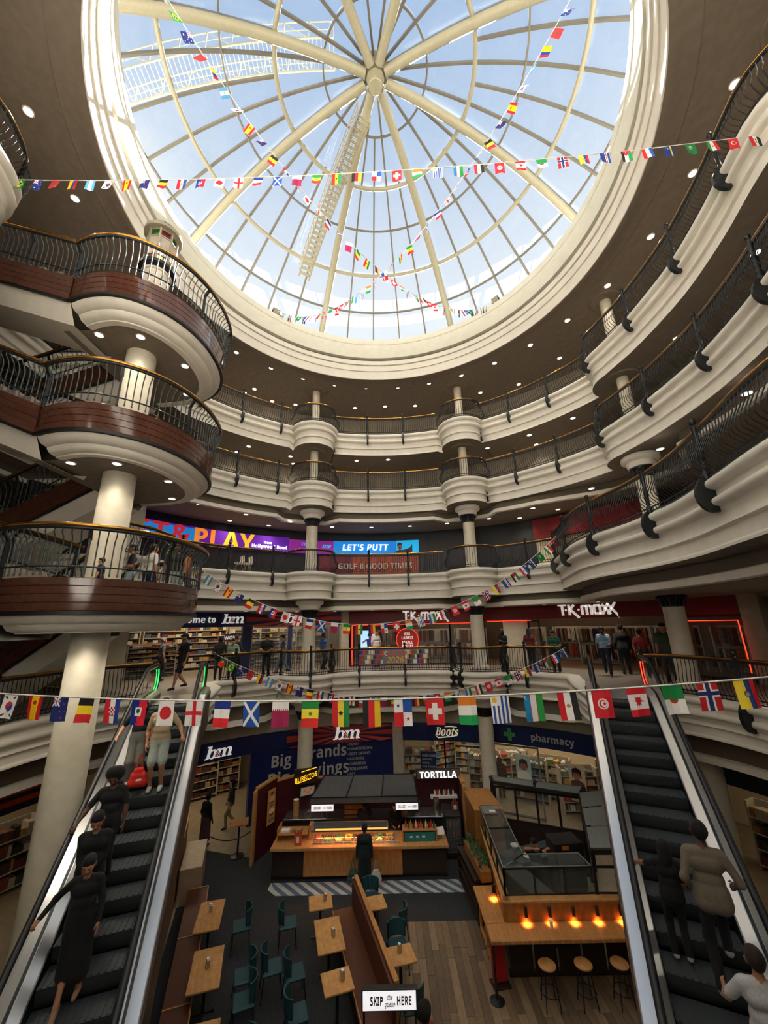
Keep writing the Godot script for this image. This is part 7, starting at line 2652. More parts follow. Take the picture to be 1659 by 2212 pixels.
func chair(p: Vector2, yaw: float, label: String) -> void:
	if chair_proto:
		dup(chair_proto, v3(p, G), yaw, label)
		return
	var t := thing("teal_chair", label, "chair", v3(p, G), yaw, "teal chairs at the oak tables")
	chair_proto = t
	# faces +x
	var b := MB.new()
	b.at(Vector3(0.44, 0.07, 0.44), Vector3(0, 0.45, 0), 0.025)
	obj("seat", b, M.teal_seat, t)
	b = MB.new()
	var n := 10
	for i in n:
		var a0 := deg_to_rad(115.0 + 130.0 * i / n)
		var a1 := deg_to_rad(115.0 + 130.0 * (i + 1) / n)
		for q in [[0.25, 0.22, 1.0], [0.22, 0.25, -1.0]]:
			var r0: float = 0.245 if q[2] > 0 else 0.22
			var d0 := Vector3(cos(a0) * r0, 0, sin(a0) * r0)
			var d1 := Vector3(cos(a1) * r0, 0, sin(a1) * r0)
			b.quad(d0 + Vector3(0, 0.52, 0), d1 + Vector3(0, 0.52, 0), d1 * 1.08 + Vector3(0, 0.84, 0), d0 * 1.08 + Vector3(0, 0.84, 0))
		var e0 := Vector3(cos(a0), 0, sin(a0))
		var e1 := Vector3(cos(a1), 0, sin(a1))
		b.quad(e0 * 0.2376 + Vector3(0, 0.84, 0), e0 * 0.2646 + Vector3(0, 0.84, 0), e1 * 0.2646 + Vector3(0, 0.84, 0), e1 * 0.2376 + Vector3(0, 0.84, 0))
	obj("backrest", b, M.teal_seat, t)
	for s in [[0.18, 0.18], [0.18, -0.18], [-0.18, 0.18], [-0.18, -0.18]]:
		b = MB.new()
		b.tube([Vector3(s[0], 0.43, s[1]), Vector3(s[0] * 1.25, 0, s[1] * 1.25)], 0.013, 6)
		if s[0] < 0:
			b.tube([Vector3(s[0], 0.43, s[1]), Vector3(s[0] * 1.2, 0.6, s[1] * 0.9)], 0.012, 6)
		obj("leg", b, M.black_iron, t)

func seating() -> void:
	table([Vector2(-2.31, -13.05), Vector2(-1.72, -13.13), Vector2(-1.53, -12.63), Vector2(-2.13, -12.44)], "square oak table nearest the counter, left of the bench", Vector2(0.12, 0.0), "steel napkin holder on the oak table nearest the counter")
	table([Vector2(-2.03, -12.13), Vector2(-1.39, -12.27), Vector2(-1.06, -11.25), Vector2(-1.64, -11.06)], "long oak table in the middle of the row left of the bench", Vector2(0.08, 0.12), "steel napkin holder on the long middle oak table")
	table([Vector2(-1.59, -10.59), Vector2(-0.99, -10.76), Vector2(-0.79, -10.24), Vector2(-1.35, -10.03)], "square oak table nearest the camera, left of the bench", Vector2(0.1, 0.02), "steel napkin holder on the table left of the bench's near end")
	table([Vector2(-0.83, -12.95), Vector2(-0.28, -13.04), Vector2(-0.12, -12.57), Vector2(-0.66, -12.38)], "square bare oak table right of the bench's far end", Vector2(), "")
	table([Vector2(-0.25, -11.22), Vector2(0.38, -11.36), Vector2(0.52, -10.86), Vector2(-0.06, -10.69)], "square oak table right of the bench, on the wooden floor", Vector2(0.0, -0.05), "steel napkin holder on the table right of the bench")
	table([Vector2(-5.19, -12.87), Vector2(-4.61, -13.0), Vector2(-4.2, -11.95), Vector2(-4.8, -11.79)], "oak table farthest from the camera beside the left wall seat", Vector2(0.0, -0.12), "steel napkin holder on the far table by the left wall seat")
	table([Vector2(-4.57, -11.24), Vector2(-3.97, -11.41), Vector2(-3.55, -10.34), Vector2(-4.17, -10.14)], "oak table in the middle beside the left wall seat", Vector2(0.02, 0.0), "steel napkin holder on the middle table by the left wall seat")
	table([Vector2(-3.93, -9.5), Vector2(-3.34, -9.66), Vector2(-3.0, -8.75), Vector2(-3.6, -8.6)], "oak table at the bottom edge of the view beside the left wall seat", Vector2(), "")
	var A := deg_to_rad(-20.0)
	chair(Vector2(-2.72, -12.55), -A * 0 + 0.25, "teal chair left of the oak table nearest the counter")
	chair(Vector2(-2.75, -11.2), 0.35, "teal chair pulled out left of the long middle table")
	chair(Vector2(-2.2, -11.05), 0.35, "teal chair tucked to the near left corner of the long table")
	chair(Vector2(-1.95, -10.1), 0.35, "teal chair left of the table at the bench's near end")
	chair(Vector2(-1.6, -9.4), 1.9, "teal chair in front of the table at the bench's near end")
	chair(Vector2(-0.62, -13.45), -PI / 2 - 0.0, "teal chair behind the bare oak table near the striped tiles")
	chair(Vector2(0.12, -12.45), PI - 0.3, "teal chair right of the bare oak table")
	chair(Vector2(0.1, -11.75), -PI / 2 + 0.2, "teal chair behind the table on the wooden floor")
	chair(Vector2(0.35, -10.25), PI / 2 + 0.2, "teal chair in front of the table on the wooden floor")
	chair(Vector2(-3.9, -12.5), PI + 0.35, "dark teal chair right of the far table by the left wall seat")
	chair(Vector2(-3.3, -11.0), PI + 0.35, "dark teal chair right of the middle table by the left wall seat, farther one")
	chair(Vector2(-3.1, -10.4), PI + 0.35, "dark teal chair right of the middle table by the left wall seat, nearer one")
	chair(Vector2(-2.7, -9.2), PI + 0.35, "dark teal chair right of the bottom-edge table by the left wall seat")
	# bench between the two rows
	var a := Vector2(-1.0, -13.1)
	var c := Vector2(0.05, -9.75)
	var d := (c - a).normalized()
	var n := Vector2(d.y, -d.x)   # towards the left side
	if n.x > 0:
		n = -n
	var t := thing("leather_bench", "long brown leather bench with a tall oak-topped back between two rows of tables", "bench")
	var b := MB.new()
	b.bar(v3(a + n * 0.36, G + 0.42), v3(c + n * 0.36, G + 0.42), 0.55, 0.12)
	obj("seat", b, M.leather, t)
	b = MB.new()
	b.bar(v3(a + n * 0.36, G + 0.18), v3(c + n * 0.36, G + 0.18), 0.5, 0.36)
	obj("base", b, M.dark_brown_panel, t)
	b = MB.new()
	b.bar(v3(a + n * 0.07, G + 0.78), v3(c + n * 0.07, G + 0.78), 0.08, 0.62)
	obj("back_pad", b, M.leather, t)
	b = MB.new()
	b.bar(v3(a, G + 0.56), v3(c, G + 0.56), 0.05, 1.12)
	obj("back_panel", b, M.oak_wall, t)
	b = MB.new()
	b.bar(v3(a, G + 1.14), v3(c, G + 1.14), 0.1, 0.04)
	b.bar(v3(a + n * 0.64, G + 0.45), v3(c + n * 0.64, G + 0.45), 0.02, 0.08)
	obj("oak_edge", b, M.oak, t)
	# seat along the left escalator
	t = thing("long_bench", "long brown leather wall seat with oak edges along the left escalator", "bench")
	a = Vector2(-6.0, -13.9)
	c = Vector2(-4.05, -8.3)
	d = (c - a).normalized()
	n = Vector2(-d.y, d.x)
	if n.x < 0:
		n = -n
	for k in 3:
		b = MB.new()
		var p := a.lerp(c, k / 3.0 + 0.003)
		var q := a.lerp(c, (k + 1) / 3.0 - 0.003)
		b.bar(v3(p + n * 0.3, G + 0.42), v3(q + n * 0.3, G + 0.42), 0.52, 0.1)
		obj("seat_pad", b, M.leather, t)
	b = MB.new()
	b.bar(v3(a + n * 0.3, G + 0.18), v3(c + n * 0.3, G + 0.18), 0.5, 0.36)
	obj("base", b, M.dark_brown_panel, t)
	b = MB.new()
	b.bar(v3(a + n * 0.58, G + 0.44), v3(c + n * 0.58, G + 0.44), 0.025, 0.08)
	for k in 4:
		b.bar(v3(a.lerp(c, k / 3.0) + n * 0.04, G + 0.475), v3(a.lerp(c, k / 3.0) + n * 0.58, G + 0.475), 0.03, 0.012)
	obj("oak_edge", b, M.oak, t)
	t = thing("oak_partition", "tall orange oak partition along the left escalator behind the wall seat", "partition")
	b = MB.new()
	b.bar(Vector3(-7.3, G + 0.7, -16.4), Vector3(-4.35, G + 0.7, -8.3), 0.08, 1.4)
	obj("panel", b, M.oak_wall, t)
	b = MB.new()
	b.bar(Vector3(-7.3, G + 1.42, -16.4), Vector3(-4.35, G + 1.42, -8.3), 0.16, 0.05)
	obj("capping", b, M.oak, t)
	t = thing("pale_end_block", "pale boxed end of the wall seat at the restaurant entrance", "cabinet", Vector3(-6.3, G, -14.9), 0.33)
	b = MB.new()
	b.at(Vector3(0.62, 0.9, 1.7), Vector3(0, 0.45, 0), 0.01)
	obj("body", b, M.shop_floor, t)

func small_ground_things() -> void:
	var t := thing("host_stand", "small host stand with a slanted oak top on a black pole and round foot", "stand", Vector3(-5.49, G, -16.6), 0.3)
	var b := MB.new()
	b.lathe([Vector2(0, 0), Vector2(0.23, 0), Vector2(0.23, 0.02), Vector2(0.035, 0.05), Vector2(0.03, 1.0)], Vector3.ZERO, 20)
	obj("pole", b, M.black_iron, t)
	b = MB.new()
	b.box(Vector3(0.62, 0.04, 0.36), Transform3D(Basis(Vector3.RIGHT, 0.3), Vector3(0, 1.02, 0)), 0.008)
	obj("top", b, M.oak, t)
	t = thing("barrier_rope", "dark sagging barrier rope between the wall seat and the stall", "rope")
	b = MB.new()
	var p := []
	for i in 13:
		var f := i / 12.0
		p.append(Vector3(-6.2, G + 0.95, -15.8).lerp(Vector3(-4.85, G + 0.95, -16.3), f) - Vector3(0, 0.45 * 4 * f * (1 - f) * 0.5, 0))
	b.tube(p, 0.018, 6)
	obj("rope", b, M.black_iron, t)
	t = lightbox_sign("standing_sign", "white lightbox on two legs with maroon words at the bottom of the view", Vector3(-0.09, G + 1.62, -8.7), Vector2(0.96, 0.3), [["SKIP", -0.22, 0.0, 1.0, true], ["the", 0.01, 0.045, 0.55, false], ["queue", 0.01, -0.045, 0.55, false], ["HERE", 0.25, 0.0, 1.0, true]], M.lightbox, M.maroon, 0.115)
	b = MB.new()
	for s in [-0.44, 0.44]:
		b.bar(Vector3(s, -1.62, -0.05), Vector3(s, -0.15, -0.05), 0.035, 0.035, Vector3.RIGHT)
		b.at(Vector3(0.08, 0.02, 0.4), Vector3(s, -1.61, -0.05))
	obj("legs", b, M.black_iron, t)

# ---------------------------------------------------------------- figures
# capsules are [a, b, radius a, radius b, group]; their smooth union is meshed as surface nets, one surface per group
func smooth_net(caps: Array, cell: float, k: float, groups: int) -> Array:
	var lo := Vector3.INF
	var hi := -Vector3.INF
	for c in caps:
		var r: float = maxf(c[2], c[3])
		lo = lo.min(c[0] - Vector3.ONE * r).min(c[1] - Vector3.ONE * r)
		hi = hi.max(c[0] + Vector3.ONE * r).max(c[1] + Vector3.ONE * r)
	lo -= Vector3.ONE * cell * 2.5
	hi += Vector3.ONE * cell * 2.5
	var nx := int((hi.x - lo.x) / cell) + 2
	var ny := int((hi.y - lo.y) / cell) + 2
	var nz := int((hi.z - lo.z) / cell) + 2
	var f := PackedFloat32Array()
	f.resize(nx * ny * nz)
	f.fill(1.0)
	var g := PackedByteArray()
	g.resize(nx * ny * nz)
	var best := PackedFloat32Array()
	best.resize(nx * ny * nz)
	best.fill(1.0)
	var reach := k + cell * 1.8
	for c in caps:
		var a: Vector3 = c[0]
		var ba: Vector3 = c[1] - a
		var ra: float = c[2]
		var dr: float = c[3] - ra
		var gr: int = c[4]
		var inv := 1.0 / maxf(ba.length_squared(), 1e-8)
		var rm := maxf(c[2], c[3]) + reach
		var l := ((a.min(c[1]) - Vector3.ONE * rm - lo) / cell).floor()
		var h := ((a.max(c[1]) + Vector3.ONE * rm - lo) / cell).ceil()
		for z in range(maxi(0, int(l.z)), mini(nz, int(h.z) + 1)):
			for y in range(maxi(0, int(l.y)), mini(ny, int(h.y) + 1)):
				var i := (z * ny + y) * nx
				for x in range(maxi(0, int(l.x)), mini(nx, int(h.x) + 1)):
					var pa := lo + Vector3(x, y, z) * cell - a
					var t := clampf(pa.dot(ba) * inv, 0.0, 1.0)
					var d := (pa - ba * t).length() - ra - dr * t
					if d < reach:
						var o := f[i + x]
						var q := maxf(k - absf(o - d), 0.0)
						f[i + x] = minf(o, d) - q * q * 0.25 / k
						if d < best[i + x]:
							best[i + x] = d
							g[i + x] = gr
	var out := []
	for q in groups:
		out.append(MB.new())
	var vert := {}
	var pos := PackedVector3Array()
	var nor := PackedVector3Array()
	var grp := PackedByteArray()
	var sy := nx
	var sz := nx * ny
	var co := [0, 1, sy, sy + 1, sz, sz + 1, sz + sy, sz + sy + 1]
	var ed := [[0, 1], [2, 3], [4, 5], [6, 7], [0, 2], [1, 3], [4, 6], [5, 7], [0, 4], [1, 5], [2, 6], [3, 7]]
	for z in nz - 1:
		for y in ny - 1:
			var i := (z * ny + y) * nx
			for x in nx - 1:
				var b := i + x
				if f[b] > 0.5 and f[b + sz + sy + 1] > 0.5:
					continue
				var n := 0
				for j in 8:
					if f[b + co[j]] < 0.0:
						n += 1
				if n == 0 or n == 8:
					continue
				var s := Vector3.ZERO
				var m := 0
				for e in ed:
					var v0 := f[b + co[e[0]]]
					var v1 := f[b + co[e[1]]]
					if (v0 < 0.0) != (v1 < 0.0):
						var t := v0 / (v0 - v1)
						var p0 := Vector3(e[0] & 1, (e[0] >> 1) & 1, e[0] >> 2)
						var p1 := Vector3(e[1] & 1, (e[1] >> 1) & 1, e[1] >> 2)
						s += p0.lerp(p1, t)
						m += 1
				var gx := f[b + 1] - f[b] + f[b + sy + 1] - f[b + sy] + f[b + sz + 1] - f[b + sz] + f[b + sz + sy + 1] - f[b + sz + sy]
				var gy := f[b + sy] - f[b] + f[b + sy + 1] - f[b + 1] + f[b + sz + sy] - f[b + sz] + f[b + sz + sy + 1] - f[b + sz + 1]
				var gz := f[b + sz] - f[b] + f[b + sz + 1] - f[b + 1] + f[b + sz + sy] - f[b + sy] + f[b + sz + sy + 1] - f[b + sy + 1]
				vert[b] = pos.size()
				pos.append(lo + (Vector3(x, y, z) + s / m) * cell)
				nor.append(Vector3(gx, gy, gz).normalized())
				grp.append(g[b])
	for b in vert:
		for ax in 3:
			var st: int = [1, sy, sz][ax]
			var s1: int = [sy, sz, 1][ax]
			var s2: int = [sz, 1, sy][ax]
			var inside := f[b] < 0.0
			if inside == (f[b + st] < 0.0):
				continue
			if not (vert.has(b - s1) and vert.has(b - s2) and vert.has(b - s1 - s2)):
				continue
			var q := [vert[b], vert[b - s1], vert[b - s1 - s2], vert[b - s2]]
			var mb: MB = out[grp[q[0]]]
			var base := mb.v.size()
			for e in q:
				mb.v.append(pos[e])
				mb.n.append(nor[e])
				mb.u.append(Vector2())
			if inside:
				mb.ix.append_array([base, base + 2, base + 1, base, base + 3, base + 2])
			else:
				mb.ix.append_array([base, base + 1, base + 2, base, base + 2, base + 3])
	for mb in out:
		for i in range(0, mb.ix.size(), 3):
			var a: int = mb.ix[i]
			var p: int = mb.ix[i + 1]
			var c: int = mb.ix[i + 2]
			if (mb.v[p] - mb.v[a]).cross(mb.v[c] - mb.v[a]).dot(mb.n[a] + mb.n[p] + mb.n[c]) > 0:
				mb.ix[i + 1] = c
				mb.ix[i + 2] = p
	return out
func append(to: MB, from: MB, t: Transform3D) -> void:
	var s := to.v.size()
	var turned := t.basis.determinant() < 0
	for i in from.v.size():
		to.v.append(t * from.v[i])
		to.n.append((t.basis * from.n[i]).normalized())
		to.u.append(Vector2())
	for i in range(0, from.ix.size(), 3):
		if turned:
			to.ix.append_array([s + from.ix[i], s + from.ix[i + 2], s + from.ix[i + 1]])
		else:
			to.ix.append_array([s + from.ix[i], s + from.ix[i + 1], s + from.ix[i + 2]])
var head_mb: MB
var hands := {}
# a head about 0.23 m tall, centred on the ears, looking along +z
func make_head() -> void:
	var c := []
	c.append([Vector3(0, 0.035, -0.015), Vector3(0, 0.03, 0.02), 0.088, 0.084, 0])
	c.append([Vector3(0, -0.03, 0.02), Vector3(0, -0.075, 0.045), 0.066, 0.04, 0])
	c.append([Vector3(0, -0.085, 0.06), Vector3(0, -0.088, 0.064), 0.026, 0.024, 0])
	c.append([Vector3(0, 0.01, 0.098), Vector3(0, -0.03, 0.112), 0.012, 0.017, 0])
	c.append([Vector3(-0.035, 0.02, 0.082), Vector3(0.035, 0.02, 0.082), 0.02, 0.02, 0])
	c.append([Vector3(-0.022, -0.058, 0.083), Vector3(0.022, -0.058, 0.083), 0.014, 0.014, 0])
	for s in [-1, 1]:
		c.append([Vector3(0.05 * s, -0.02, 0.06), Vector3(0.045 * s, -0.03, 0.055), 0.03, 0.03, 0])
		c.append([Vector3(0.088 * s, 0.02, -0.01), Vector3(0.084 * s, -0.025, 0.0), 0.016, 0.011, 0])
	head_mb = smooth_net(c, 0.008, 0.022, 1)[0]
# right hand with the wrist at the origin, fingers along -y, palm towards -x; relaxed or closing on a rail
func make_hand(grip: bool) -> MB:
	var c := []
	c.append([Vector3(0, 0.01, 0), Vector3(0, -0.03, 0), 0.026, 0.027, 0])
	for k in 4:
		var z := -0.03 + 0.02 * k
		var base := Vector3(0, -0.085 + absf(k - 1.6) * 0.006, z)
		c.append([Vector3(0, -0.02, z * 0.6), base, 0.017, 0.0115, 0])
		var l: float = [0.058, 0.072, 0.078, 0.068][k]
		var curl := 1.0 if grip else 0.32
		var p := base
		var a := 0.12 if not grip else 0.5
		for j in 3:
			var q: Vector3 = p + Vector3(-sin(a), -cos(a), 0) * l * [0.45, 0.32, 0.23][j]
			c.append([p, q, 0.0098 - 0.0008 * j, 0.009 - 0.0008 * j, 0])
			p = q
			a += curl
	var th := Vector3(-0.012, -0.035, 0.034)
	c.append([Vector3(-0.004, -0.01, 0.015), th, 0.015, 0.0115, 0])
	var t2 := th + (Vector3(-0.5, -0.7, 0.35) if not grip else Vector3(-0.8, -0.5, -0.1)).normalized() * 0.036
	c.append([th, t2, 0.011, 0.0098, 0])
	c.append([t2, t2 + Vector3(-0.3 if not grip else -0.5, -0.9, -0.1).normalized() * 0.026, 0.0098, 0.0085, 0])
	return smooth_net(c, 0.0065, 0.008, 1)[0]
func ik(a: Vector3, c: Vector3, l1: float, l2: float, pole: Vector3) -> Array:
	var d := c - a
	var l := minf(d.length(), (l1 + l2) * 0.998)
	var n := d.normalized()
	var x := (l1 * l1 - l2 * l2 + l * l) / (2.0 * l)
	var h := sqrt(maxf(0.0, l1 * l1 - x * x))
	var p := (pole - n * pole.dot(n)).normalized()
	return [a + n * x + p * h, a + n * l]

# at: where the feet stand; +z local is the way the figure faces, +x its own left
# s: skin, hair [style, colour], top [sleeve, colour], bottom [kind, colour], shoes
# pose: lh / rh hand targets, lf / rf feet, lean, look [yaw, pitch], sit
func person(label: String, at: Vector3, yaw: float, tall: float, s: Dictionary, pose := {}, cell := 0.024) -> Node3D:
	if head_mb == null:
		make_head()
		hands = {true: make_hand(true), false: make_hand(false)}
	var t := thing("person", label, "person", at, yaw)
	var k := tall / 1.72
	var wide: float = s.get("wide", 1.0)
	var lean: float = pose.get("lean", 0.0)
	var sit: float = pose.get("sit", 0.0)
	var drop := Vector3(0, -sit, 0)
	var hip := Vector3(0, 0.92, 0) + drop
	var tilt := Basis(Vector3.RIGHT, lean)
	var up := func(x: float, y: float, z: float) -> Vector3: return hip + tilt * (Vector3(x, y - 0.92, z))
	var c := []
	var sleeve: String = s.top[0]
	# torso
	c.append([up.call(-0.085, 1.30, 0.0), up.call(0.085, 1.30, 0.0), 0.115 * wide, 0.115 * wide, 1])
	c.append([up.call(-0.06, 1.12, 0.01), up.call(0.06, 1.12, 0.01), 0.108 * wide, 0.108 * wide, 1])
	c.append([up.call(-0.14, 1.405, -0.01), up.call(0.14, 1.405, -0.01), 0.062, 0.062, 1])
	c.append([up.call(-0.07, 0.99, 0), up.call(0.07, 0.99, 0), 0.118 * wide, 0.118 * wide, 1 if sleeve != "crop" else 2])
	c.append([hip + Vector3(-0.075, -0.02, -0.01), hip + Vector3(0.075, -0.02, -0.01), 0.125 * wide, 0.125 * wide, 1 if s.get("coat", 0.0) > 0 else 2])
	c.append([up.call(0, 1.43, -0.005), up.call(0, 1.53, 0.012), 0.055, 0.05, 0])
	if s.get("coat", 0.0) > 0:
		c.append([up.call(-0.06, 0.99, 0), up.call(-0.075, 0.99 - s.coat, 0), 0.12, 0.122, 1])
		c.append([up.call(0.06, 0.99, 0), up.call(0.075, 0.99 - s.coat, 0), 0.12, 0.122, 1])
	# legs
	var kind: String = s.bottom[0]
	for q in [[1.0, "lf"], [-1.0, "rf"]]:
		var foot: Vector3 = pose.get(q[1], Vector3(0.1 * q[0], 0, 0.02))
		var an := foot + Vector3(0, 0.085, -0.03)
		var hj := hip + Vector3(0.088 * q[0], -0.04, 0)
		var r := ik(hj, an, 0.43, 0.42, Vector3(0.05 * q[0], 0, 1))
		var kn: Vector3 = r[0]
		an = r[1]
		match kind:
			"trousers":
				c.append([hj, kn, 0.088 * wide, 0.066, 2])
				c.append([kn, an, 0.066, 0.056, 2])
			"wide":
				c.append([hj, kn, 0.1, 0.09, 2])
				c.append([kn, an, 0.09, 0.1, 2])
			"shorts":
				c.append([hj, hj.lerp(kn, 0.8), 0.098, 0.092, 2])
				c.append([hj.lerp(kn, 0.7), kn, 0.062, 0.05, 0])
				c.append([kn, kn.lerp(an, 0.35), 0.05, 0.056, 0])
				c.append([kn.lerp(an, 0.35), an, 0.056, 0.036, 0])
			"dress":
				c.append([hj, Vector3(0.07 * q[0], 0.28, 0.0), 0.12, 0.15, 2])
				c.append([Vector3(0.09 * q[0], 0.4, 0), an, 0.05, 0.038, 0])
		c.append([an + Vector3(0, -0.04, -0.02), foot + Vector3(0, 0.035, 0.13), 0.045, 0.036, 3])
	# arms, with the hands set on afterwards
	var grips := []
	for q in [[1.0, "lh"], [-1.0, "rh"]]:
		var sh: Vector3 = up.call(0.185 * q[0] * (0.9 + 0.1 * wide), 1.39, -0.01)
		var target: Vector3 = pose.get(q[1], up.call(0.26 * q[0], 0.86, 0.06))
		var r := ik(sh, target, 0.29, 0.26, pose.get("elbow", Vector3(0.5 * q[0], -0.4, -0.8)))
		var el: Vector3 = r[0]
		var wr: Vector3 = r[1]
		if sleeve == "long":
			c.append([sh, el, 0.058, 0.047, 1])
			c.append([el, wr, 0.047, 0.036, 1])
		else:
			c.append([sh, sh.lerp(el, 0.72), 0.06, 0.056, 1])
			c.append([sh.lerp(el, 0.6), el, 0.042, 0.038, 0])
			c.append([el, el.lerp(wr, 0.3), 0.038, 0.04, 0])
			c.append([el.lerp(wr, 0.3), wr, 0.04, 0.026, 0])
		var y := (el - wr).normalized()
		var z := y.cross(Vector3(q[0], 0, 0)).cross(y)
		z = Vector3(0, 0, 1) - y * y.z
		if pose.get("grip", false) and z.length() < 0.5:
			z = Vector3(0, 1, 0) - y * y.y
		z = (z + Vector3(0, 0.001, 0)).normalized()
		var x := y.cross(z)
		if pose.get(q[1] + "_down", false):
			# palm down on a rail: the palm normal (-x) points to the ground
			x = (Vector3.UP - y * y.y).normalized()
			z = x.cross(y)
		var hb := Basis(x, y, z)
		if x.x * q[0] < 0 and not pose.get(q[1] + "_down", false):
			hb = Basis(-x, y, z)
		grips.append([Transform3D(hb, wr), pose.get("grip", false) or pose.get(q[1] + "_down", false)])
	var parts := smooth_net(c, cell, 0.035, 4)
	var look: Array = pose.get("look", [0.0, 0.0])
	var ht := Transform3D(tilt * Basis(Vector3.UP, look[0]) * Basis(Vector3.RIGHT, look[1]), up.call(0, 1.605, 0.02))
	append(parts[0], head_mb, ht)
	for q in grips:
		append(parts[0], hands[q[1]], q[0])
	var body := obj("body", parts[0], pal_mat(s.skin), t)
	body.scale = Vector3.ONE * k
	for q in [[1, s.top[1], "top"], [2, s.bottom[1], {"trousers": "trousers", "wide": "wide_trousers", "shorts": "shorts", "dress": "skirt"}[kind]], [3, s.get("shoes", "1c1c1e"), "shoes"]]:
		if parts[q[0]].ix.size():
			obj(q[2], parts[q[0]], cloth_mat(q[1]), t).scale = Vector3.ONE * k
	# hair or cap
	var hs: String = s.hair[0]
	var hc := []
	hc.append([Vector3(0, 0.05, -0.03), Vector3(0, 0.052, 0.015), 0.092, 0.09, 0])
	match hs:
		"short":
			hc.append([Vector3(0, 0.0, -0.055), Vector3(0, 0.03, -0.05), 0.068, 0.08, 0])
		"long":
			for e in [-1, 1]:
				hc.append([Vector3(0.06 * e, 0.03, -0.03), Vector3(0.085 * e, -0.2, -0.02), 0.05, 0.035, 0])
			hc.append([Vector3(0, 0.0, -0.06), Vector3(0, -0.26, -0.085), 0.075, 0.06, 0])
		"afro":
			hc.append([Vector3(-0.05, 0.08, -0.02), Vector3(0.05, 0.08, -0.02), 0.115, 0.115, 0])
			hc.append([Vector3(0, 0.04, -0.06), Vector3(0, 0.0, -0.06), 0.11, 0.09, 0])
		"bun":
			hc.append([Vector3(0, 0.0, -0.055), Vector3(0, 0.03, -0.05), 0.07, 0.08, 0])
			hc.append([Vector3(0, 0.1, -0.1), Vector3(0, 0.11, -0.1), 0.045, 0.045, 0])
		"cap":
			hc.append([Vector3(0, 0.03, -0.05), Vector3(0, 0.05, -0.03), 0.08, 0.09, 0])
			hc.append([Vector3(-0.03, 0.062, 0.11), Vector3(0.03, 0.062, 0.11), 0.022, 0.022, 0])
			hc.append([Vector3(-0.03, 0.06, 0.145), Vector3(0.03, 0.06, 0.145), 0.014, 0.014, 0])
		"hood":
			hc.append([Vector3(0, 0.04, -0.04), Vector3(0, -0.1, -0.06), 0.115, 0.11, 0])
			hc.append([Vector3(0, -0.1, -0.05), Vector3(0, -0.16, -0.03), 0.1, 0.12, 0])
	var hm: MB = smooth_net(hc, 0.016, 0.03, 1)[0]
	var ho := obj({"cap": "cap", "hood": "hood"}.get(hs, "hair"), hm, cloth_mat(s.hair[1]), t)
	ho.transform = Transform3D(ht.basis.scaled(Vector3.ONE * k), ht.origin * k)
	var eb := MB.new()
	for e in [-1, 1]:
		eb.lathe([Vector2(0, -0.006), Vector2(0.008, -0.003), Vector2(0.008, 0.003), Vector2(0, 0.006)], Vector3(0.032 * e, 0.006, 0.094), 8)
		eb.box(Vector3(0.03, 0.006, 0.01), Transform3D(Basis(), Vector3(0.033 * e, 0.03, 0.097)))
	var eo := obj("eyes", eb, pal_mat("1a1412"), t)
	eo.transform = ho.transform
	eb = MB.new()
	eb.box(Vector3(0.042, 0.009, 0.01), Transform3D(Basis(), Vector3(0, -0.056, 0.094)), 0.003)
	obj("mouth", eb, pal_mat("8a4a44"), t).transform = ho.transform
	return t
func cloth_mat(hex: String) -> Material:
	var key := "cloth_" + hex
	if not M.has(key):
		var m := mat(key, hex, 0.9, 0.0, 0.22, 6.0)
		m.rim_enabled = true
		m.rim = 0.25
	return M[key]
func on_escalator(side: String, s: float, across: float) -> Vector3:
	var top := Vector3(-6.35, F1, -12.7) if side == "left" else Vector3(6.58, F1, -11.95)
	var d := Vector2(0.33, 0.944) if side == "left" else Vector2(-0.418, 0.908)
	var run := (F1 - G) / (0.54 if side == "left" else 0.51)
	var q := (s - 0.9) / run
	return Vector3(top.x + d.x * s - d.y * across, F1 - (F1 - G) * (q - 0.025) + 0.005, top.z + d.y * s + d.x * across)

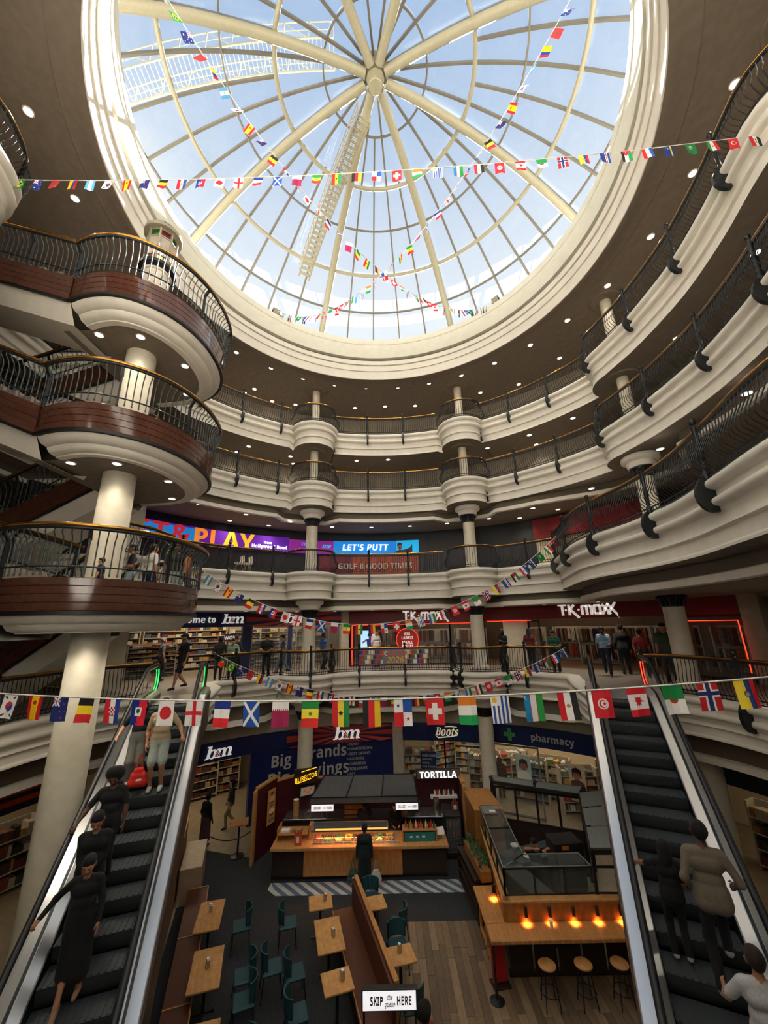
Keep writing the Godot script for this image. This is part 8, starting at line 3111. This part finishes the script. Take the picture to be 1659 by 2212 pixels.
func people() -> void:
	var dark := "5a3a2a"
	var light := "c89878"
	var tan := "a06e50"
	var yl := atan2(0.33, 0.944)
	# on the left escalator, coming down
	person("woman with long dark hair, black top and wide grey trousers high on the left escalator", on_escalator("left", 3.3, 0.24), yl, 1.64, {"skin": light, "hair": ["long", "1e1614"], "top": ["crop", "17171a"], "bottom": ["wide", "77776f"], "shoes": "d8d4cc"}, {"rh": Vector3(-0.42, 1.0, 0.1), "rh_down": true, "look": [0.2, 0.2]}, 0.02)
	person("man in a tan T-shirt and pale shorts high on the left escalator beside the woman", on_escalator("left", 3.5, -0.22), yl, 1.76, {"skin": tan, "hair": ["short", "2a1c16"], "top": ["short", "b09a78"], "bottom": ["shorts", "a9b3ab"], "shoes": "e4e2de"}, {"lh": Vector3(0.44, 1.0, 0.22), "lh_down": true, "rh": Vector3(-0.24, 0.88, 0.08), "look": [-0.4, 0.25]}, 0.02)
	tote(on_escalator("left", 3.62, 0.07) + Vector3(0, 0.42, 0.05), "red cloth bag held beside the man in the tan T-shirt", "d8261c", yl, 0.42)
	person("young person with an afro and black shirt holding the left escalator rail", on_escalator("left", 4.95, 0.22), yl, 1.62, {"skin": dark, "hair": ["afro", "120f0f"], "top": ["short", "17181c"], "bottom": ["trousers", "15161a"]}, {"rh": Vector3(-0.44, 1.0, 0.25), "rh_down": true, "look": [-0.1, 0.1]}, 0.02)
	person("person in a long black coat with clasped hands in the middle of the left escalator", on_escalator("left", 5.7, 0.2), yl, 1.66, {"skin": tan, "hair": ["short", "141114"], "top": ["long", "121316"], "bottom": ["trousers", "101114"], "coat": 0.35, "wide": 1.12}, {"lh": Vector3(0.03, 1.02, 0.22), "rh": Vector3(-0.03, 1.02, 0.23), "look": [0.1, 0.3]}, 0.02)
	person("woman in a long black dress reaching to the rail, lowest on the left escalator", on_escalator("left", 6.2, 0.1), yl, 1.56, {"skin": tan, "hair": ["short", "141012"], "top": ["long", "0f1012"], "bottom": ["dress", "0e0f11"], "shoes": "a07a5a"}, {"rh": Vector3(-0.52, 1.06, 0.1), "rh_down": true, "rf": Vector3(-0.08, -0.12, 0.3), "look": [0.0, 0.2]}, 0.018)
	# on the right escalator, going up
	var yr := atan2(0.418, -0.908)
	person("man in a beige jacket and black trousers seen from behind on the right escalator", on_escalator("right", 6.1, -0.2), yr, 1.8, {"skin": dark, "hair": ["short", "15120f"], "top": ["long", "7d7262"], "bottom": ["trousers", "111214"], "coat": 0.1, "shoes": "b9b8b0", "wide": 1.0}, {"rh": Vector3(-0.3, 1.0, 0.2), "lh": Vector3(0.2, 0.95, 0.1), "rf": Vector3(-0.1, 0.2, 0.32), "lf": Vector3(0.1, 0, -0.05)}, 0.018)
	person("child in a black hooded top gripping the left rail of the right escalator", on_escalator("right", 5.9, 0.24), yr, 1.32, {"skin": tan, "hair": ["hood", "0d0d0f"], "top": ["short", "0e0e10"], "bottom": ["trousers", "0d0d10"], "shoes": "c4c3bb"}, {"lh": Vector3(0.52, 1.12, 0.42), "lh_down": true, "rh": Vector3(-0.2, 0.9, 0.2)}, 0.018)
	person("person in a white top at the bottom right edge, lowest on the right escalator", on_escalator("right", 7.15, -0.3), yr, 1.6, {"skin": tan, "hair": ["short", "2a1c14"], "top": ["short", "c9c9cc"], "bottom": ["trousers", "26303a"]}, {"lh": Vector3(0.3, 1.1, 0.35)}, 0.02)
	# on the lowest stair landing
	var py := 7.98
	person("small boy in a black top with white trim on the lowest stair landing", Vector3(-6.2, py, -8.4), -1.3, 0.95, {"skin": light, "hair": ["short", "15120f"], "top": ["short", "16161a"], "bottom": ["shorts", "202024"]})
	person("man in a black shirt and pale blue shorts on the stair landing", Vector3(-7.0, py, -10.6), -0.9, 1.7, {"skin": tan, "hair": ["short", "1a1512"], "top": ["short", "19191d"], "bottom": ["shorts", "8ca0b0"]}, {"rh": Vector3(-0.08, 1.08, 0.24), "lh": Vector3(0.1, 1.06, 0.24)})
	bag(Vector3(-7.2, py + 0.98, -10.38), "red pouch held by the man in pale blue shorts", "b0281e", Vector3(0.14, 0.16, 0.08), false)
	person("man in a white shirt and dark trousers seen from behind on the stair landing", Vector3(-6.55, py, -10.77), 2.6, 1.74, {"skin": tan, "hair": ["short", "1a1614"], "top": ["short", "dcd8d0"], "bottom": ["trousers", "1a2436"], "wide": 1.12})
	person("man in a black top and grey shorts at the right end of the stair landing", Vector3(-6.02, py, -11.0), 0.9, 1.78, {"skin": dark, "hair": ["short", "120f0e"], "top": ["short", "18181a"], "bottom": ["shorts", "8f9490"]}, {"lh": Vector3(0.25, 1.02, 0.2)})
	person("person in an orange and black top behind the others on the stair landing", Vector3(-5.6, py, -10.9), 2.2, 1.6, {"skin": dark, "hair": ["short", "120f0e"], "top": ["short", "b8642a"], "bottom": ["trousers", "1a1a1e"]})
	# first floor
	var rail := {"lh": Vector3(0.14, 1.04, 0.34), "rh": Vector3(-0.14, 1.04, 0.34), "lean": 0.35}
	var far := 0.032
	for q in [
		["man with a beard in a dark T-shirt leaning on the first-floor rail", Vector3(-5.15, F1, -17.55), 0.2, 1.76, {"skin": tan, "hair": ["short", "17120f"], "top": ["short", "26282c"], "bottom": ["trousers", "1a1c22"]}, rail],
		["person in a dark top leaning at the left end of the first-floor rail", Vector3(-6.85, F1, -16.75), 0.4, 1.66, {"skin": dark, "hair": ["short", "100d0c"], "top": ["short", "2a2c30"], "bottom": ["trousers", "22242a"]}, rail],
		["person in a pale green top leaning beside the left end post of the rail", Vector3(-6.4, F1, -17.0), 0.3, 1.62, {"skin": light, "hair": ["short", "2a1e18"], "top": ["short", "a8c4b0"], "bottom": ["trousers", "2a3038"]}, rail],
		["boy in a cap and blue top walking left of the left column", Vector3(-4.75, F1, -18.8), -1.4, 1.64, {"skin": tan, "hair": ["cap", "1a2236"], "top": ["short", "1e3a6a"], "bottom": ["trousers", "5a7a9a"]}, {"lf": Vector3(0.08, 0, 0.3), "rf": Vector3(-0.08, 0.06, -0.28), "lean": 0.06}],
		["person in blue standing behind the left column on the first floor", Vector3(-3.1, F1, -19.9), 1.2, 1.66, {"skin": dark, "hair": ["short", "14100e"], "top": ["short", "27548a"], "bottom": ["trousers", "202630"]}, {}],
		["man in a white shirt in front of the bright advertising screen", Vector3(-0.55, F1, -20.6), 0.6, 1.74, {"skin": tan, "hair": ["short", "4a3a30"], "top": ["short", "e4dedd"], "bottom": ["trousers", "30343c"]}, {}],
		["woman with dark hair by the right column holding a child", Vector3(5.35, F1, -18.9), -0.8, 1.68, {"skin": dark, "hair": ["long", "120e0e"], "top": ["long", "1c1c20"], "bottom": ["trousers", "17181c"]}, {"lh": Vector3(0.1, 1.2, 0.22), "rh": Vector3(-0.1, 1.1, 0.22)}],
		["person in a maroon top looking at the narrow shop window", Vector3(6.3, F1, -18.0), 2.6, 1.7, {"skin": tan, "hair": ["long", "1c1412"], "top": ["short", "6a2626"], "bottom": ["trousers", "1e2026"]}, {}],
		["person in a green top leaning near the right end of the long rail", Vector3(6.95, F1, -17.0), -0.5, 1.66, {"skin": tan, "hair": ["short", "1a1412"], "top": ["short", "2f6a56"], "bottom": ["trousers", "1e2228"]}, rail],
		["man in a pale blue shirt and dark trousers walking at the red shop entrance", Vector3(8.35, F1, -15.75), -0.5, 1.74, {"skin": dark, "hair": ["short", "14100e"], "top": ["short", "8fb0cc"], "bottom": ["trousers", "1a2032"]}, {"lf": Vector3(0.08, 0, 0.28), "rf": Vector3(-0.08, 0.05, -0.25), "lh": Vector3(0.12, 1.05, 0.3)}],
		["large man in a black jacket seen from behind at the red shop entrance", Vector3(9.15, F1, -15.9), 2.9, 1.8, {"skin": tan, "hair": ["short", "14100e"], "top": ["long", "1f1e1e"], "bottom": ["trousers", "22242a"], "wide": 1.25}, {}],
		["man in a dark green shirt standing at the rail right of the right escalator", Vector3(9.25, F1, -13.6), -0.9, 1.84, {"skin": tan, "hair": ["short", "1a1512"], "top": ["short", "39493a"], "bottom": ["trousers", "2c343a"], "wide": 1.15}, {}],
		["person in red between the green shirt and the black jacket", Vector3(9.3, F1, -15.0), 2.4, 1.62, {"skin": tan, "hair": ["short", "1a1512"], "top": ["short", "9a2a26"], "bottom": ["trousers", "22262c"]}, {}],
		["person with grey hair in a mustard top near the red shop doorway", Vector3(10.2, F1, -14.6), -2.2, 1.66, {"skin": light, "hair": ["short", "8a7a5a"], "top": ["short", "9a7a3a"], "bottom": ["trousers", "3a3c40"]}, {}],
		["tall person in a black cap, black shirt and shorts walking above the left escalator", Vector3(-7.25, F1, -14.6), -0.6, 1.82, {"skin": tan, "hair": ["cap", "131316"], "top": ["short", "16171b"], "bottom": ["shorts", "1b1c20"]}, {"lf": Vector3(0.08, 0, 0.3), "rf": Vector3(-0.08, 0.05, -0.2), "rh": Vector3(-0.1, 1.15, 0.26)}],
		["person in black with a buggy at the left shop entrance", Vector3(-6.6, F1, -17.9), 2.7, 1.7, {"skin": tan, "hair": ["short", "15110f"], "top": ["long", "1a1b20"], "bottom": ["trousers", "1a1c22"]}, {"lh": Vector3(0.15, 1.0, 0.3), "rh": Vector3(-0.15, 1.0, 0.3)}],
		["person in grey browsing at the far left of the first-floor shop", Vector3(-9.3, F1, -16.9), 2.4, 1.66, {"skin": light, "hair": ["short", "8a8278"], "top": ["short", "6a6e74"], "bottom": ["trousers", "30343a"]}, {}]]:
		person(q[0], q[1], q[2], q[3], q[4], q[5], far)
	# ground floor
	person("customer in a long dark teal coat seen from behind at the food counter", Vector3(-0.85, G, -14.7), PI - 0.05, 1.66, {"skin": dark, "hair": ["short", "120f0e"], "top": ["long", "12262c"], "bottom": ["dress", "12252b"], "coat": 0.4, "wide": 1.1, "shoes": "6a3a20"}, {"lh": Vector3(0.26, 0.82, 0.0), "rh": Vector3(-0.26, 0.82, 0.0)}, 0.022)
	tote(Vector3(-1.2, G + 0.42, -14.62), "green shiny bag hanging on the left of the customer", "3a5a4a", 0.0, 0.44)
	tote(Vector3(-0.5, G + 0.36, -14.66), "white carrier bag hanging on the right of the customer", "c9ccc8", 0.3, 0.4)
	person("staff member in a navy cap and top behind the food display", Vector3(-0.95, G, -16.45), 0.1, 1.72, {"skin": dark, "hair": ["cap", "14161f"], "top": ["long", "151a2c"], "bottom": ["trousers", "121418"]}, {"lh": Vector3(0.15, 1.0, 0.3), "rh": Vector3(-0.15, 1.0, 0.3), "lean": 0.2, "look": [0.0, 0.3]}, far)
	person("staff member with a yellow badge and black top at the right of the food display", Vector3(0.15, G, -16.4), 0.2, 1.62, {"skin": light, "hair": ["long", "5a3a26"], "top": ["long", "121214"], "bottom": ["trousers", "121214"]}, {"lh": Vector3(0.12, 1.05, 0.25), "rh": Vector3(-0.12, 1.05, 0.25), "look": [-0.4, 0.2]}, far)
	person("worker raising both arms inside the glazed bar", Vector3(4.15, G, -13.55), 0.4, 1.7, {"skin": tan, "hair": ["short", "15110f"], "top": ["short", "141416"], "bottom": ["trousers", "141416"]}, {"lh": Vector3(0.12, 1.55, 0.32), "rh": Vector3(-0.2, 1.62, 0.25)}, 0.026)
	person("seated person with dark hair in a salmon top behind the standing sign", Vector3(0.5, G, -9.05), -2.4, 1.68, {"skin": tan, "hair": ["afro", "161110"], "top": ["short", "c4503c"], "bottom": ["trousers", "22242a"]}, {"sit": 0.42, "lf": Vector3(0.12, 0, 0.42), "rf": Vector3(-0.12, 0, 0.42), "lh": Vector3(0.15, 0.7, 0.4), "rh": Vector3(-0.12, 0.7, 0.4)}, 0.022)
	person("person with fair hair in a grey top under the standing sign", Vector3(-0.18, G, -8.55), 0.3, 1.2, {"skin": light, "hair": ["short", "a8845a"], "top": ["long", "9a9a9c"], "bottom": ["trousers", "2a3038"]}, {}, 0.024)
	person("person in a patterned maroon skirt and black coat near the wall seat", Vector3(-7.0, G, -17.3), 2.7, 1.68, {"skin": dark, "hair": ["short", "120f0e"], "top": ["long", "14161c"], "bottom": ["dress", "5a3640"]}, {}, far)
	person("person in dark clothes walking past the shelves of the left ground shop", Vector3(-6.6, G, -18.7), -0.9, 1.7, {"skin": light, "hair": ["long", "1a1412"], "top": ["long", "1a1a1e"], "bottom": ["trousers", "8a7a5a"]}, {"lf": Vector3(0.08, 0, 0.2), "rf": Vector3(-0.08, 0.04, -0.2)}, far)
	person("shopper in dark clothes in the shop behind the right escalator", Vector3(11.5, G, -12.2), -2.0, 1.7, {"skin": tan, "hair": ["short", "15110f"], "top": ["long", "1c1c20"], "bottom": ["trousers", "1c1c20"]}, {}, far)
	person("shopper with a pale bag among the chemist shelves", Vector3(5.2, G, -20.9), 2.9, 1.66, {"skin": light, "hair": ["long", "3a2a20"], "top": ["long", "20242c"], "bottom": ["trousers", "1c1e22"]}, {}, far)
func tote(p: Vector3, label: String, hex: String, yaw: float, h: float) -> void:
	var t := thing("cloth_bag", label, "bag", p, yaw)
	var caps := [[Vector3(-0.1, -h * 0.3, 0), Vector3(0.1, -h * 0.3, 0), 0.09, 0.09, 0], [Vector3(-0.08, 0.0, 0), Vector3(0.08, 0.0, 0), 0.07, 0.07, 0], [Vector3(-0.05, h * 0.25, 0), Vector3(0.05, h * 0.25, 0), 0.045, 0.045, 0]]
	obj("body", smooth_net(caps, 0.018, 0.06, 1)[0], cloth_mat(hex), t)
	var b := MB.new()
	for e in [-1, 1]:
		b.tube([Vector3(0.05 * e, h * 0.3, 0), Vector3(0.03 * e, h * 0.75, 0), Vector3(0, h * 0.95, 0)], 0.012, 6)
	obj("strap", b, cloth_mat(hex), t)
	b = MB.new()
	b.at(Vector3(0.1, 0.04, 0.004), Vector3(0.03, -0.06, 0.088))
	obj("print", b, M.paper, t)
